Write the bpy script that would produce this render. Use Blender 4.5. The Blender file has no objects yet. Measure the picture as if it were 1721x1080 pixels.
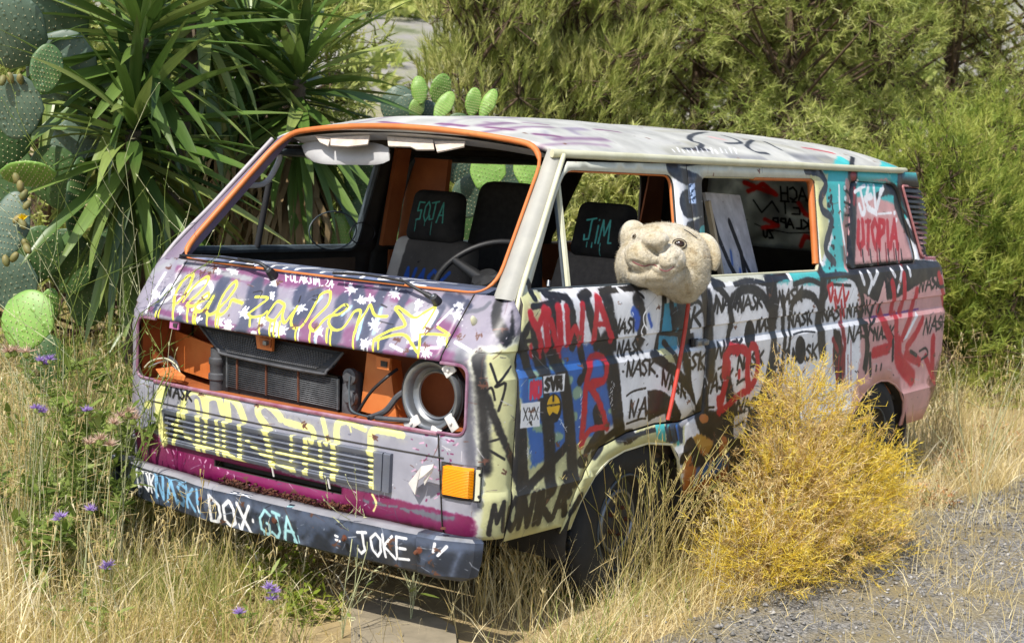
import bpy, bmesh, math, random
import numpy as np
from mathutils import Vector, Matrix, noise as mnoise
from mathutils.geometry import delaunay_2d_cdt
R=math.radians
rng=random.Random(11); nrg=np.random.default_rng(5)
scene=bpy.context.scene; COLL=scene.collection
# ---------------------------------------------------------------- camera
cam=bpy.data.cameras.new('camera'); cam_ob=bpy.data.objects.new('camera',cam); COLL.objects.link(cam_ob)
CAM=(-4.1693,-3.8873,1.7320); YAW,PIT,ROL=0.60608,-0.11036,0.053225
f_=Vector((math.cos(PIT)*math.cos(YAW),math.cos(PIT)*math.sin(YAW),math.sin(PIT)))
r_=f_.cross(Vector((0,0,1))).normalized(); u_=r_.cross(f_)
rr=math.cos(ROL)*r_+math.sin(ROL)*u_; uu=-math.sin(ROL)*r_+math.cos(ROL)*u_
cam_ob.matrix_world=Matrix(((rr.x,uu.x,-f_.x,CAM[0]),(rr.y,uu.y,-f_.y,CAM[1]),(rr.z,uu.z,-f_.z,CAM[2]),(0,0,0,1)))
cam.sensor_width=36; cam.lens=36*2631.9/1721; cam.clip_start=.1; cam.clip_end=900
cam.dof.use_dof=True; cam.dof.focus_distance=6.1; cam.dof.aperture_fstop=5.6
scene.camera=cam_ob
# ---------------------------------------------------------------- sky, sun, exposure
SUN_EL,SUN_AZ=R(52),R(185)            # azimuth counted from +x towards +y: the sun stands straight over the van's nose
w=bpy.data.worlds.new('World'); scene.world=w; w.use_nodes=True
nt=w.node_tree; bg=nt.nodes['Background']; sky=nt.nodes.new('ShaderNodeTexSky'); sky.sky_type='NISHITA'; sky.sun_disc=False
sky.sun_elevation=SUN_EL; sky.sun_rotation=R(90)-SUN_AZ; sky.dust_density=1.5; sky.ozone_density=1
nt.links.new(sky.outputs[0],bg.inputs[0]); bg.inputs[1].default_value=.13
sl=bpy.data.lights.new('sun','SUN'); sl.energy=4.2; sl.angle=R(.53); sl.color=(1,.955,.88)
so=bpy.data.objects.new('sun',sl); COLL.objects.link(so)
sd=Vector((math.cos(SUN_EL)*math.cos(SUN_AZ),math.cos(SUN_EL)*math.sin(SUN_AZ),math.sin(SUN_EL)))
so.rotation_euler=sd.to_track_quat('Z','Y').to_euler(); so.location=(0,0,20)
vs=scene.view_settings; vs.view_transform='Standard'; vs.look='None'; vs.exposure=.5; vs.gamma=1; vs.use_curve_mapping=False

# ---------------------------------------------------------------- helpers
def srgb(h):
    h=h.lstrip('#'); c=[int(h[i:i+2],16)/255 for i in (0,2,4)]
    return tuple(x/12.92 if x<=.04045 else ((x+.055)/1.055)**2.4 for x in c)+(1,)
def tag(o,label=None,cat=None,group=None,kind=None):
    if label: o['label']=label
    if cat: o['category']=cat
    if group: o['group']=group
    if kind: o['kind']=kind
    return o
def empty(name,loc=(0,0,0),label=None,cat=None,group=None):
    o=bpy.data.objects.new(name,None); COLL.objects.link(o); o.location=loc; o.empty_display_size=.1
    return tag(o,label,cat,group)
def link(name,me,mats=None,parent=None):
    o=bpy.data.objects.new(name,me); COLL.objects.link(o)
    if mats is not None and not me.materials:
        for m in (mats if isinstance(mats,(list,tuple)) else [mats]): me.materials.append(m)
    if parent is not None:
        o.parent=parent
        if parent.type=='EMPTY' or parent.parent is not None:
            p=parent; v=Vector((0,0,0))
            while p is not None: v+=p.location; p=p.parent
            o.location=-v
    return o
def arr_mesh(name,V,Fc,mats,parent=None,smooth=False,attr=None):
    """mesh from numpy arrays: V (n,3), Fc (m,3|4)"""
    V=np.asarray(V,np.float32); Fc=np.asarray(Fc,np.int32); me=bpy.data.meshes.new(name)
    k=Fc.shape[1]; me.vertices.add(len(V)); me.vertices.foreach_set('co',V.ravel())
    me.loops.add(Fc.size); me.loops.foreach_set('vertex_index',Fc.ravel())
    me.polygons.add(len(Fc)); me.polygons.foreach_set('loop_start',np.arange(0,Fc.size,k,dtype=np.int32))
    me.polygons.foreach_set('loop_total',np.full(len(Fc),k,np.int32))
    if smooth: me.polygons.foreach_set('use_smooth',np.ones(len(Fc),bool))
    me.update(calc_edges=True)
    return link(name,me,mats,parent)
def bm_obj(name,bm,mats,parent=None,smooth=False,ang=None):
    me=bpy.data.meshes.new(name); bmesh.ops.recalc_face_normals(bm,faces=bm.faces[:]); bm.to_mesh(me); bm.free()
    if smooth or ang:
        for p in me.polygons: p.use_smooth=True
    if ang: me.set_sharp_from_angle(angle=R(ang))
    return link(name,me,mats,parent)
def add_box(bm,c,s,rot=None,bev=0):
    r=bmesh.ops.create_cube(bm,size=1); vs=r['verts']
    for v in vs:
        p=Vector((v.co.x*s[0],v.co.y*s[1],v.co.z*s[2]))
        if rot is not None: p=rot@p
        v.co=p+Vector(c)
    if bev>0:
        ed=list({e for v in vs for e in v.link_edges}); bmesh.ops.bevel(bm,geom=ed,offset=bev,segments=2,affect='EDGES',profile=.6)
def tube_data(pts,rad,n=8,closed=False,cap=True):
    pts=[Vector(p) for p in pts]; m=len(pts); rad=rad if isinstance(rad,(list,tuple)) else [rad]*m
    V=[];Fq=[]; ref=None
    for i,p in enumerate(pts):
        a=pts[(i-1)%m] if (closed or i>0) else p; b=pts[(i+1)%m] if (closed or i<m-1) else p
        t=(b-a).normalized()
        if ref is None: ref=t.orthogonal().normalized()
        ref=(ref-t*ref.dot(t)).normalized(); s=t.cross(ref)
        for k in range(n):
            an=2*math.pi*k/n; V.append(p+rad[i]*(math.cos(an)*ref+math.sin(an)*s))
    for i in range(m if closed else m-1):
        for k in range(n):
            j=(i+1)%m; Fq.append((i*n+k,i*n+(k+1)%n,j*n+(k+1)%n,j*n+k))
    return V,Fq
def add_tube(bm,pts,rad,n=8,closed=False):
    V,Fq=tube_data(pts,rad,n,closed); vs=[bm.verts.new(v) for v in V]
    for q in Fq: bm.faces.new([vs[i] for i in q])
    if not closed:
        bm.faces.new(vs[:n][::-1]); bm.faces.new(vs[-n:])
def tube(name,pts,rad,mat,parent=None,n=8,closed=False):
    bm=bmesh.new(); add_tube(bm,pts,rad,n,closed); return bm_obj(name,bm,mat,parent,True,50)
def add_lathe(bm,prof,n=32,mat=None):
    """prof: (radius, height) pairs round the local z axis"""
    M=mat or Matrix.Identity(4); rows=[]
    for r,h in prof: rows.append([bm.verts.new(M@Vector((r*math.cos(2*math.pi*k/n),r*math.sin(2*math.pi*k/n),h))) for k in range(n)])
    for a,b in zip(rows,rows[1:]):
        for k in range(n): bm.faces.new((a[k],a[(k+1)%n],b[(k+1)%n],b[k]))
def smooth_path(pts,n=6):
    P=[Vector(p) for p in pts]; out=[]
    for i in range(len(P)-1):
        a=P[max(i-1,0)];b=P[i];c=P[i+1];d=P[min(i+2,len(P)-1)]
        for k in range(n):
            t=k/n; out.append(.5*((2*b)+(c-a)*t+(2*a-5*b+4*c-d)*t*t+(3*b-a-3*c+d)*t**3))
    out.append(P[-1]); return out
def roundpoly(pts,r,n=5):
    out=[];m=len(pts); r=r if isinstance(r,(list,tuple)) else [r]*m
    for i in range(m):
        p=Vector(pts[i]);a=Vector(pts[i-1]);b=Vector(pts[(i+1)%m]); ra=r[i]
        if ra<=0: out.append(tuple(p)); continue
        d1=(a-p);d2=(b-p); l=min(ra,d1.length*.48,d2.length*.48); s=p+d1.normalized()*l; e=p+d2.normalized()*l
        for k in range(n+1):
            t=k/n; out.append(tuple((1-t)**2*s+2*t*(1-t)*p+t*t*e))
    return out
def densify(poly,d):
    out=[]
    for i in range(len(poly)):
        a=poly[i];b=poly[(i+1)%len(poly)]; n=max(1,int(math.hypot(b[0]-a[0],b[1]-a[1])/d))
        for k in range(n): out.append((a[0]+(b[0]-a[0])*k/n,a[1]+(b[1]-a[1])*k/n))
    return out
def inside(poly,P):
    x,y=P[:,0],P[:,1]; res=np.zeros(len(P),bool); n=len(poly)
    for i in range(n):
        x1,y1=poly[i];x2,y2=poly[(i+1)%n]
        if y1==y2: continue
        res^=((y1>y)!=(y2>y))&(x<(x2-x1)*(y-y1)/(y2-y1)+x1)
    return res
def panel(name,outline,mapf,mats,parent=None,holes=(),grid=.07,lines=(),uv=None,thick=.014,flip=False,ang=24,dens=.045):
    """sheet-metal panel: a 2-D outline with holes, triangulated and bent over the body surface, then given a thickness"""
    outline=densify(outline,dens); holes=[densify(h,dens) for h in holes]
    verts=[];edges=[]
    for poly in [outline]+holes:
        s=len(verts); verts+=[Vector(p) for p in poly]; edges+=[(s+i,s+(i+1)%len(poly)) for i in range(len(poly))]
    O=np.array(outline); lo,hi=O.min(0),O.max(0)
    gx=np.arange(lo[0]+grid/2,hi[0],grid); gy=np.arange(lo[1]+grid/2,hi[1],grid)
    P=np.stack(np.meshgrid(gx,gy),-1).reshape(-1,2)
    if len(P):
        ok=inside(outline,P)
        for h in holes: ok&=~inside(h,P)
        P=P[ok]; B=np.array([tuple(v) for v in verts])
        if len(P): P=P[(np.hypot(P[:,None,0]-B[None,:,0],P[:,None,1]-B[None,:,1]).min(1))>grid*.35]
        verts+=[Vector(p) for p in P]
    for z in lines:
        if lo[1]<z<hi[1]:
            xs_=np.linspace(lo[0]-.01,hi[0]+.01,int((hi[0]-lo[0])/.05)+3); s=len(verts); verts+=[Vector((float(x_),z)) for x_ in xs_]; edges+=[(s+i_,s+i_+1) for i_ in range(len(xs_)-1)]
    cv,ce,cf,_,_,_=delaunay_2d_cdt(verts,edges,[],0,1e-5)
    C=np.array([tuple(v) for v in cv]); T=np.array([f for f in cf if len(f)==3],np.int32)
    ct=C[T].mean(1); ok=inside(outline,ct)
    for h in holes: ok&=~inside(h,ct)
    T=T[ok]; use=np.unique(T); re=np.full(len(C),-1); re[use]=np.arange(len(use)); T=re[T]; C=C[use]
    if flip: T=T[:,::-1]
    V=np.array([mapf(a,b) for a,b in C])
    me=bpy.data.meshes.new(name); me.from_pydata(V.tolist(),[],T.tolist())
    ul=me.uv_layers.new(name='UVMap'); li=np.zeros(len(me.loops),np.int32); me.loops.foreach_get('vertex_index',li)
    UVc=np.array([(uv(a,b) if uv else (a,b)) for a,b in C],np.float32); ul.data.foreach_set('uv',UVc[li].ravel())
    for p in me.polygons: p.use_smooth=True
    me.set_sharp_from_angle(angle=R(ang))
    o=link(name,me,mats,parent)
    if thick:
        m=o.modifiers.new('thickness','SOLIDIFY'); m.thickness=thick; m.offset=-1
        if isinstance(mats,(list,tuple)) and len(mats)>1: m.material_offset=1; m.material_offset_rim=1
    return o
# ---------------------------------------------------------------- paint canvases: flat print sprayed on the panels
PALETTE=dict(louv='#7d4145',k='#17171b',ink='#151519',white='#e4e5e9',wht='#ededef',cream='#c3c290',greycream='#c6c7b8',teal='#3fb0b0',teal2='#2f8fb0',pink='#cf9a98',pink2='#d9a9a5',rust='#6b3a2a',blue='#2c62ad',blue2='#2350b0',bluecream='#86a38c',
 orange='#b5703c',yel2='#b58a3c',navy='#22344f',navyk='#2e3038',greymix='#8c8c92',red='#b51d2c',redd='#861a26',redp='#d8244c',purple='#6d2c7d',skyblue='#3aa0d8',gold='#e2b020',bluewhite='#9fb4d8',
 mauve='#88828f',purple2='#744669',slate='#3e4256',slate2='#5a5b66',ltblue='#9cc6dd',yellow='#e3df45',paleyel='#e3e08f',grey='#8d8d98',magenta='#6d1247',pinkw='#c59ab5',bluegrey='#4a5468',ltblue2='#7fb6dd',ltteal='#9fd0d6')
def s3(h): return np.array([int(h[i:i+2],16)/255 for i in (1,3,5)],np.float32)
def vnoise(h,w,cells,seed):
    g=np.random.default_rng(seed); out=np.zeros((h,w),np.float32); amp=1;tot=0
    for o in range(4):
        ch=max(2,int(h/cells*2**o)+2); cw=max(2,int(w/cells*2**o)+2); G=g.random((ch+1,cw+1),dtype=np.float32)
        y=np.linspace(0,ch-1.001,h);x=np.linspace(0,cw-1.001,w); yi=y.astype(int);xi=x.astype(int); fy=(y-yi)[:,None];fx=(x-xi)[None]
        fy=fy*fy*(3-2*fy);fx=fx*fx*(3-2*fx)
        a=G[yi][:,xi];b=G[yi][:,xi+1];c=G[yi+1][:,xi];d=G[yi+1][:,xi+1]
        out+=amp*((a*(1-fx)+b*fx)*(1-fy)+(c*(1-fx)+d*fx)*fy); tot+=amp; amp*=.55
    return out/tot
class Canvas:
    def __init__(s,name,u0,u1,v0,v1,res,base,seed=1,mott=.06):
        s.n=name;s.u0,s.v0,s.res=u0,v0,res; s.u1,s.v1=u1,v1; s.W=int((u1-u0)/res);s.H=int((v1-v0)/res)
        s.N=vnoise(s.H,s.W,30,seed); s.N2=vnoise(s.H,s.W,7,seed+9)
        s.a=np.empty((s.H,s.W,3),np.float32); s.a[:]=s3(PALETTE.get(base,base)); s.mott=mott
    def uv(s,a,b): return ((a-s.u0)/(s.u1-s.u0),(b-s.v0)/(s.v1-s.v0))
    def win(s,P,pad):
        lo=P.min(0)-pad;hi=P.max(0)+pad
        i0=max(0,int((lo[0]-s.u0)/s.res));i1=min(s.W,int((hi[0]-s.u0)/s.res)+2);j0=max(0,int((lo[1]-s.v0)/s.res));j1=min(s.H,int((hi[1]-s.v0)/s.res)+2)
        if i1<=i0 or j1<=j0: return None
        return i0,i1,j0,j1,(s.u0+(np.arange(i0,i1)+.5)*s.res)[None].astype(np.float32),(s.v0+(np.arange(j0,j1)+.5)*s.res)[:,None].astype(np.float32)
    def dist(s,P,U,V):
        d=np.full((V.shape[0],U.shape[1]),9e9,np.float32)
        if len(P)==1: P=np.concatenate([P,P])
        for a,b in zip(P[:-1],P[1:]):
            e=b-a; L=float(e@e)+1e-12; t=np.clip(((U-a[0])*e[0]+(V-a[1])*e[1])/L,0,1)
            d=np.minimum(d,(U-a[0]-t*e[0])**2+(V-a[1]-t*e[1])**2)
        return np.sqrt(d)
    def draw(s,col,w,soft,fill,P,halo=False):
        c=s3(PALETTE.get(col,col)); P=np.asarray(P,np.float32); W=s.win(P,w/2+soft+.004+(w*.6+.008 if halo else 0))
        if W is None: return
        i0,i1,j0,j1,U,V=W
        if fill:
            g=np.stack([np.broadcast_to(U,(V.shape[0],U.shape[1])).ravel(),np.broadcast_to(V,(V.shape[0],U.shape[1])).ravel()],1)
            ins=inside([tuple(p) for p in P],g).reshape(V.shape[0],U.shape[1]); d=s.dist(np.concatenate([P,P[:1]]),U,V); d=np.where(ins,-d,d)
            al=np.clip(.5-(d+(s.N2[j0:j1,i0:i1]-.5)*soft*1.2)/max(soft,.0015),0,1)
        else:
            d=s.dist(P,U,V); al=np.clip((w/2+soft*.5-d+(s.N2[j0:j1,i0:i1]-.5)*min(soft,.01)*1.0)/max(soft,.0015),0,1)
        al=al*al*(3-2*al)
        if halo: al=np.maximum(al,.30*np.exp(-(np.maximum(d,0)/(w*.55+.006))**2)*(s.N2[j0:j1,i0:i1]>.42)*np.clip(s.N[j0:j1,i0:i1]*1.4,0,1)); al*=np.clip(.96+.4*(s.N2[j0:j1,i0:i1]-.35),.88,1)
        al=al[...,None]; s.a[j0:j1,i0:i1]=s.a[j0:j1,i0:i1]*(1-al)+c*al
    def paint(s,data):
        for col,w,soft,fill,t in data:
            P=np.array(t.split(),np.float32).reshape(-1,2)/1000
            if fill==2: P=np.array([q[:2] for q in smooth_path([(a,b,0) for a,b in P],4)])
            s.draw(col,w/1000,soft/1000,fill==1,P,fill!=1 and w>10)
        return s
    def text(s,txt,x,y,h,col,w,sx=.7,mirror=False,slant=0,rise=0,soft=.003):
        cx=0
        for ch in txt:
            for st in GLYPH.get(ch,[]):
                P=[((cx+a*sx+b*slant)*h*(-1 if mirror else 1)+x,y+b*h+rise*(cx+a*sx)*h) for a,b in st]; s.draw(col,w,soft,0,P)
            cx+={'M':1.0,'W':1.0,'I':.42,'!':.4,'.':.3}.get(ch,.85)*sx
    def scuff(s,n,cols,seed=4):
        g=random.Random(seed)                                     # scratches, chips and rusty specks
        for i in range(n):
            x,y=g.uniform(s.u0,s.u1),g.uniform(s.v0,s.v1); a=g.choice([g.gauss(0,.25),g.uniform(0,3.1)]); L=g.choice([.004,.01,.03,.07])*g.uniform(.5,1.3)
            s.draw(g.choice(cols),g.uniform(.0006,.003),.0015,0,[(x,y),(x+L*.5*math.cos(a)+g.gauss(0,.002),y+L*.5*math.sin(a)),(x+L*math.cos(a),y+L*math.sin(a))])
            if g.random()<.12:
                for k in range(7): s.draw(cols[-1],g.uniform(.002,.006),.002,0,[(x+g.gauss(0,.008),y+g.gauss(0,.006)),(x+g.gauss(0,.008),y+g.gauss(0,.006))])
    def image(s,dirt=.25):
        a=s.a*(1+s.mott*2*(s.N[...,None]-.5)+.05*(s.N2[...,None]-.5))
        g=np.random.default_rng(3); sp=(g.random((s.H,s.W))<.0016); a[sp]=a[sp]*.6+.25     # specks of dust
        a=np.clip(a,0,1); im=bpy.data.images.new(s.n,s.W,s.H); px=np.ones((s.H,s.W,4),np.float32); px[...,:3]=a
        im.pixels.foreach_set(px.ravel()); im.update(); im.pack(); return im
GLYPH={'A':[[(0,0),(.4,1),(.75,0)],[(.12,.35),(.65,.38)]],'C':[[(.65,.85),(.35,1),(.05,.7),(.05,.25),(.35,0),(.65,.15)]],'D':[[(0,0),(.05,1),(.55,.75),(.6,.35),(.4,.05),(0,0)]],'E':[[(.6,1),(0,1),(0,0),(.65,0)],[(0,.52),(.5,.52)]],
'G':[[(.7,.95),(.1,.95),(.05,.5),(.5,.55),(.5,.1),(.1,.05)]],'H':[[(0,0),(0,1)],[(.6,0),(.6,1)],[(0,.5),(.6,.5)]],'I':[[(.15,0),(.15,.75)],[(.15,.98),(.16,1)]],'J':[[(-.1,.95),(.7,1.05)],[(.35,1),(.35,.15),(-.05,.1),(-.1,.3)]],
'K':[[(0,0),(0,1)],[(.6,1),(.05,.5),(.65,0)]],'L':[[(0,1),(0,0),(.55,0)]],'M':[[(0,0),(.1,1),(.4,.35),(.7,1),(.85,.05),(1.1,.05)]],'N':[[(0,0),(.05,1),(.55,0),(.65,1)]],'O':[[(.35,1),(.05,.75),(.05,.25),(.35,0),(.62,.25),(.62,.75),(.35,1)]],
'P':[[(0,0),(0,1),(.5,.95),(.55,.65),(.05,.5)]],'S':[[(.6,.9),(.3,1),(.05,.75),(.3,.52),(.58,.3),(.35,0),(0,.12)]],'T':[[(0,1),(.7,1)],[(.35,1),(.35,0)]],'U':[[(0,1),(.05,.2),(.3,0),(.55,.2),(.6,1)]],'Z':[[(0,1),(.6,1),(0,0),(.6,0)]],'.':[[(.1,.05),(.12,.05)]]}
PAINT={
 'side':[
('greycream',0,12,1,'29 1235 188 1484 344 1748 673 1754 1021 1761 1453 1769 1944 1777 2501 1787 3138 1798 3135 1667 2875 1635 2653 1195 2065 1211 1557 1224 1489 1644 1040 1637 672 1631 614 1439 548 1252 181 1219'),
('cream',0,20,1,'5 304 -88 520 -86 703 -90 885 -85 1064 -35 1237 333 1240 290 1102 217 1024 200 821 558 738 958 644 1037 728 1375 690 1392 578 1103 579 790 530 689 170 331 240'),('white',0,11,1,'307 1037 302 1213 786 1201 845 1030'),
('teal',0,20,1,'2850 1579 2913 1772 4291 1780 4349 1513 4446 1191 4141 1265 3955 1490 2928 1185 2686 1194 2899 1381'),('teal',0,20,1,'2146 1202 2145 1251 2999 1252 2963 1184 2679 1167'),
('cream',0,14,1,'2744 1439 2721 1689 2941 1687 2878 1579 2871 1382 2726 1274'),('pink',0,15,1,'3024 1437 3189 1650 3682 1675 3798 1627 3835 1490 3935 1209 2980 1217'),
('pink',0,34,1,'3169 791 3079 1179 4427 1236 4508 898 4454 545 4356 143 3995 326 3068 441'),('teal',0,18,1,'3181 1580 3195 1668 3692 1657 3744 1614 3800 1537 3489 1582'),('rust',0,83,1,'4356 243 4167 579 4509 786 4356 195'),
('blue',0,23,1,'155 949 152 1050 801 1040 796 890 867 735 654 693 285 633 233 818'),
('bluecream',0,11,1,'451 970 433 965 414 962 396 962 382 964 373 969 371 975 376 983 383 991 394 998 410 1003 428 1005 445 1004 460 1000 470 993 474 985 465 977'),
('bluecream',0,13,1,'517 916 513 909 506 903 496 900 485 898 475 900 466 904 460 909 458 916 460 924 465 930 474 935 484 938 495 938 505 935 512 930 516 924'),
('bluecream',0,13,1,'280 944 268 947 257 951 250 957 249 961 251 966 257 969 266 971 277 971 288 970 297 967 304 962 307 957 308 952 306 948 301 945 291 943'),
('bluecream',0,13,1,'586 871 586 862 581 853 572 847 561 844 548 844 536 847 526 854 520 862 518 871 521 881 528 888 538 893 550 895 563 893 574 888 582 880'),
('bluecream',0,13,1,'329 751 316 752 302 754 290 759 282 764 278 770 279 775 285 779 295 782 307 782 321 780 334 776 345 771 351 765 352 760 349 755 341 752'),
('bluecream',0,13,1,'463 706 450 702 434 701 418 702 405 706 395 712 390 719 391 726 398 732 409 737 424 739 440 739 455 737 467 732 475 725 477 718 473 711'),
('bluecream',0,14,1,'798 894 799 887 796 881 790 877 782 874 773 874 765 876 757 881 752 886 751 893 752 899 756 905 763 908 772 910 780 909 788 905 795 900'),
('bluecream',0,13,1,'360 1011 348 1011 335 1012 324 1015 316 1020 312 1024 312 1029 317 1033 325 1036 337 1037 349 1037 361 1034 371 1031 377 1026 379 1021 377 1016 370 1013'),
('bluecream',0,13,1,'567 786 568 779 566 772 560 767 552 764 543 763 534 766 526 770 520 777 517 784 518 791 522 797 529 801 537 803 547 802 555 798 562 793'),
('bluecream',0,14,1,'830 764 819 763 806 763 794 765 785 769 779 773 777 778 780 783 787 786 797 788 809 789 821 788 832 785 840 781 844 776 844 771 839 767'),
('orange',0,42,1,'1548 283 1466 324 1400 504 1543 584 1691 655 2402 603 2272 424'),('yel2',0,13,1,'1484 543 1465 594 1540 610 1672 531 1600 515'),('orange',0,37,1,'1709 257 2205 433 2877 524 3052 316 2339 282'),
('k',44,10,2,'212 1045 245 977 265 918'),('k',40,9,2,'159 998 155 949 186 782 226 506'),('k',71,16,2,'293 1050 336 963 325 912 386 728 411 542'),('k',67,15,2,'381 1042 460 921 507 783 564 550'),
('k',95,21,2,'742 1037 794 908 849 778 882 688'),('k',71,16,2,'744 1203 764 1114 819 1032'),('k',55,12,2,'207 820 230 672 252 561'),('k',41,9,2,'252 561 369 611 507 683'),('k',39,9,2,'576 1028 602 951 567 911'),
('k',58,13,2,'696 788 739 671 703 631'),('k',37,8,2,'640 640 696 688 735 706'),('k',31,7,2,'884 711 781 678 699 659'),('k',47,10,2,'483 1205 508 1130 523 1042'),('k',45,10,2,'379 1199 383 1095 414 1008'),
('k',48,11,2,'600 1199 659 1077 689 1030'),('k',59,13,2,'138 1192 150 1111 194 1067'),('k',35,8,2,'200 1098 245 1135 269 1072'),('k',15,3,0,'137 1082 291 1077'),('k',21,5,2,'256 1195 330 1198 428 1207'),
('k',27,6,2,'358 1230 474 1215 480 1190'),('k',30,7,0,'567 1211 640 1224'),('k',20,4,2,'723 1224 894 1226 1081 1231'),('k',30,7,2,'286 1223 287 1262 273 1283'),('k',39,10,0,'583 424 623 475'),('k',41,10,0,'508 570 542 499'),
('k',0,5,1,'727 684 738 678 744 670 743 662 737 655 725 649 710 646 693 646 677 649 663 654 655 661 652 669 656 677 665 684 678 688 695 690 712 688'),
('k',0,5,1,'656 610 656 600 651 592 642 585 630 582 616 583 603 587 592 594 585 603 582 613 584 622 592 630 602 634 616 636 629 633 642 628 651 619'),('k',0,7,1,'916 631 866 683 951 701 1012 649 960 632'),
('k',13,3,2,'963 713 1227 702 1327 684'),('k',20,5,2,'957 656 1138 665 1332 646'),('teal',0,7,1,'1161 631 1133 703 1207 709 1236 605'),('navy',0,12,1,'1241 604 1219 696 1355 693 1382 579'),('teal',14,4,0,'1251 662 1275 625'),
('teal',15,4,0,'1312 653 1342 585'),('k',14,3,0,'1249 666 1282 569'),('teal',15,4,0,'1247 669 1273 621'),('blue',15,4,0,'1257 661 1287 586'),('k',15,4,0,'1255 659 1282 606'),('teal',15,4,0,'1310 655 1340 583'),
('k',15,4,0,'1303 659 1331 603'),('blue',15,4,0,'1314 659 1341 606'),('white',0,9,1,'848 885 804 1189 1159 1183 1134 975 1437 782 1482 715 1352 681 908 692'),('k',67,17,2,'958 1182 989 1126 998 1031'),
('k',37,9,2,'1164 1183 1150 1056 1125 969'),('k',44,11,2,'1092 960 1216 910 1321 858 1409 797 1491 727'),('teal2',0,7,1,'1150 1054 1166 1160 1295 1158 1323 1020 1291 975 1182 949 1143 974'),
('cream',0,8,1,'1214 927 1128 980 1209 981 1323 909'),('k',35,9,0,'1218 1162 1254 1046'),('k',24,6,0,'1253 1132 1277 1071'),('k',17,4,0,'1157 1043 1312 1028'),('k',27,7,2,'1186 1006 1264 947 1296 892'),
('k',131,20,2,'1325 1175 1361 1029 1389 932 1455 829'),('k',112,17,2,'1389 932 1490 801 1526 698'),('k',0,7,1,'1082 704 1060 828 1168 820 1280 771 1348 703 1338 673 1231 678 1215 720 1140 716'),
('white',0,5,1,'1401 1027 1365 1145 1460 1145 1532 1033'),('k',18,5,2,'1365 1145 1460 1147 1532 1033'),('white',0,7,1,'1414 833 1385 968 1518 970 1559 819 1470 729'),('k',67,17,0,'1492 1199 1524 1107'),
('k',89,22,2,'1519 1166 1559 994 1568 863'),('k',48,12,0,'1565 881 1583 830'),('k',44,11,2,'1755 1033 1724 1124 1791 1168 1896 1186 2019 1158 2102 1091 2156 1037'),('k',78,19,0,'2135 1214 2157 1029'),
('k',60,15,2,'2155 1043 2157 895 2131 807'),('k',36,9,0,'1752 1044 1728 968'),('k',36,9,2,'2237 1132 2274 969 2261 790 2272 667'),('k',67,17,0,'1732 803 1820 636'),('k',40,10,2,'2327 1041 2333 1098 2406 1132 2496 1136 2584 1107 2660 1047'),
('k',78,19,2,'2690 1234 2657 1053 2659 966 2696 857'),('k',54,13,2,'2093 1204 2120 1082 2164 992'),('k',30,7,0,'2268 1022 2273 794'),('k',41,10,2,'3076 1168 3154 1073 3166 998'),('k',47,12,2,'3145 984 3208 925 3242 839 3233 740'),
('k',24,6,2,'3166 966 3264 843 3255 708'),('k',34,8,2,'1593 1211 1660 1184 1729 1131'),('k',26,6,0,'1603 1162 1581 1114'),('k',29,7,0,'2754 1191 2705 1110'),('k',24,6,0,'2333 1005 2317 858'),
('k',0,11,1,'2070 746 2136 846 2192 868 2212 759 2167 602 2040 524 1986 622'),
('k',0,5,1,'1987 1005 1991 982 1972 962 1958 944 1945 931 1928 926 1908 929 1890 941 1877 958 1886 978 1889 1000 1893 1021 1903 1037 1905 1048 1920 1049 1956 1040 1973 1025'),
('k',0,6,1,'2497 901 2506 877 2506 853 2499 832 2484 819 2465 814 2442 818 2421 830 2403 850 2391 873 2387 898 2390 920 2401 937 2418 947 2439 947 2461 939 2481 923'),('k',0,11,1,'2829 818 2803 957 2888 940 2974 806 2990 658 2889 697'),
('k',0,15,1,'1438 708 1526 698 1854 663 2089 637 2264 673 2485 678 2512 508 2189 464 1922 417 1755 467 1764 558 1679 593 1646 559 1520 604'),('white',0,8,1,'1825 543 1825 640 1958 652 1934 563'),
('k',55,11,2,'1383 518 1443 572 1501 502 1590 477 1650 521 1692 579'),('k',40,10,2,'1656 546 1710 447 1713 380'),
('orange',0,5,1,'1585 667 1589 659 1588 652 1580 646 1568 643 1554 643 1538 645 1524 650 1513 657 1506 665 1505 672 1509 678 1519 683 1532 684 1548 683 1563 680 1576 674'),('greymix',0,7,1,'1357 648 1334 666 1438 708 1467 680'),
('blue',34,17,0,'1542 445 1551 386'),('blue',34,17,0,'1602 447 1609 390'),('blue',34,17,0,'1619 455 1622 402'),('blue',34,17,0,'1666 459 1668 408'),('blue',35,17,0,'1714 462 1713 415'),('blue',35,17,0,'1750 468 1746 423'),
('blue',35,17,0,'1795 472 1788 431'),('blue',35,17,0,'1843 477 1834 438'),('blue',34,17,0,'1866 484 1855 448'),('blue',34,17,0,'1925 487 1912 454'),('blue',34,17,0,'1956 494 1941 463'),('blue',34,17,0,'2006 498 1990 470'),
('k',47,12,2,'1870 519 2224 515 2464 536'),('k',0,14,1,'1836 375 1819 485 2231 500 2424 490 2481 396'),('k',16,4,0,'336 1246 412 1249'),('k',32,8,2,'945 1230 1110 1234 1189 1205'),('k',20,5,0,'713 1214 808 1241'),
('k',13,3,0,'1010 1190 970 1214'),('k',28,7,0,'1600 1234 1675 1212'),('k',24,6,2,'1778 1208 1940 1217 2085 1196'),('k',36,9,2,'2158 1214 2291 1229 2334 1207'),('k',26,6,2,'2356 1185 2522 1200 2646 1174'),
('k',30,7,2,'2726 1206 2938 1207 3071 1179'),('k',15,4,0,'2782 1168 2997 1154'),('white',23,6,0,'850 1225 892 1196'),('white',20,5,0,'684 1226 678 1202'),('white',34,9,0,'2332 1227 2328 1194'),
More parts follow.
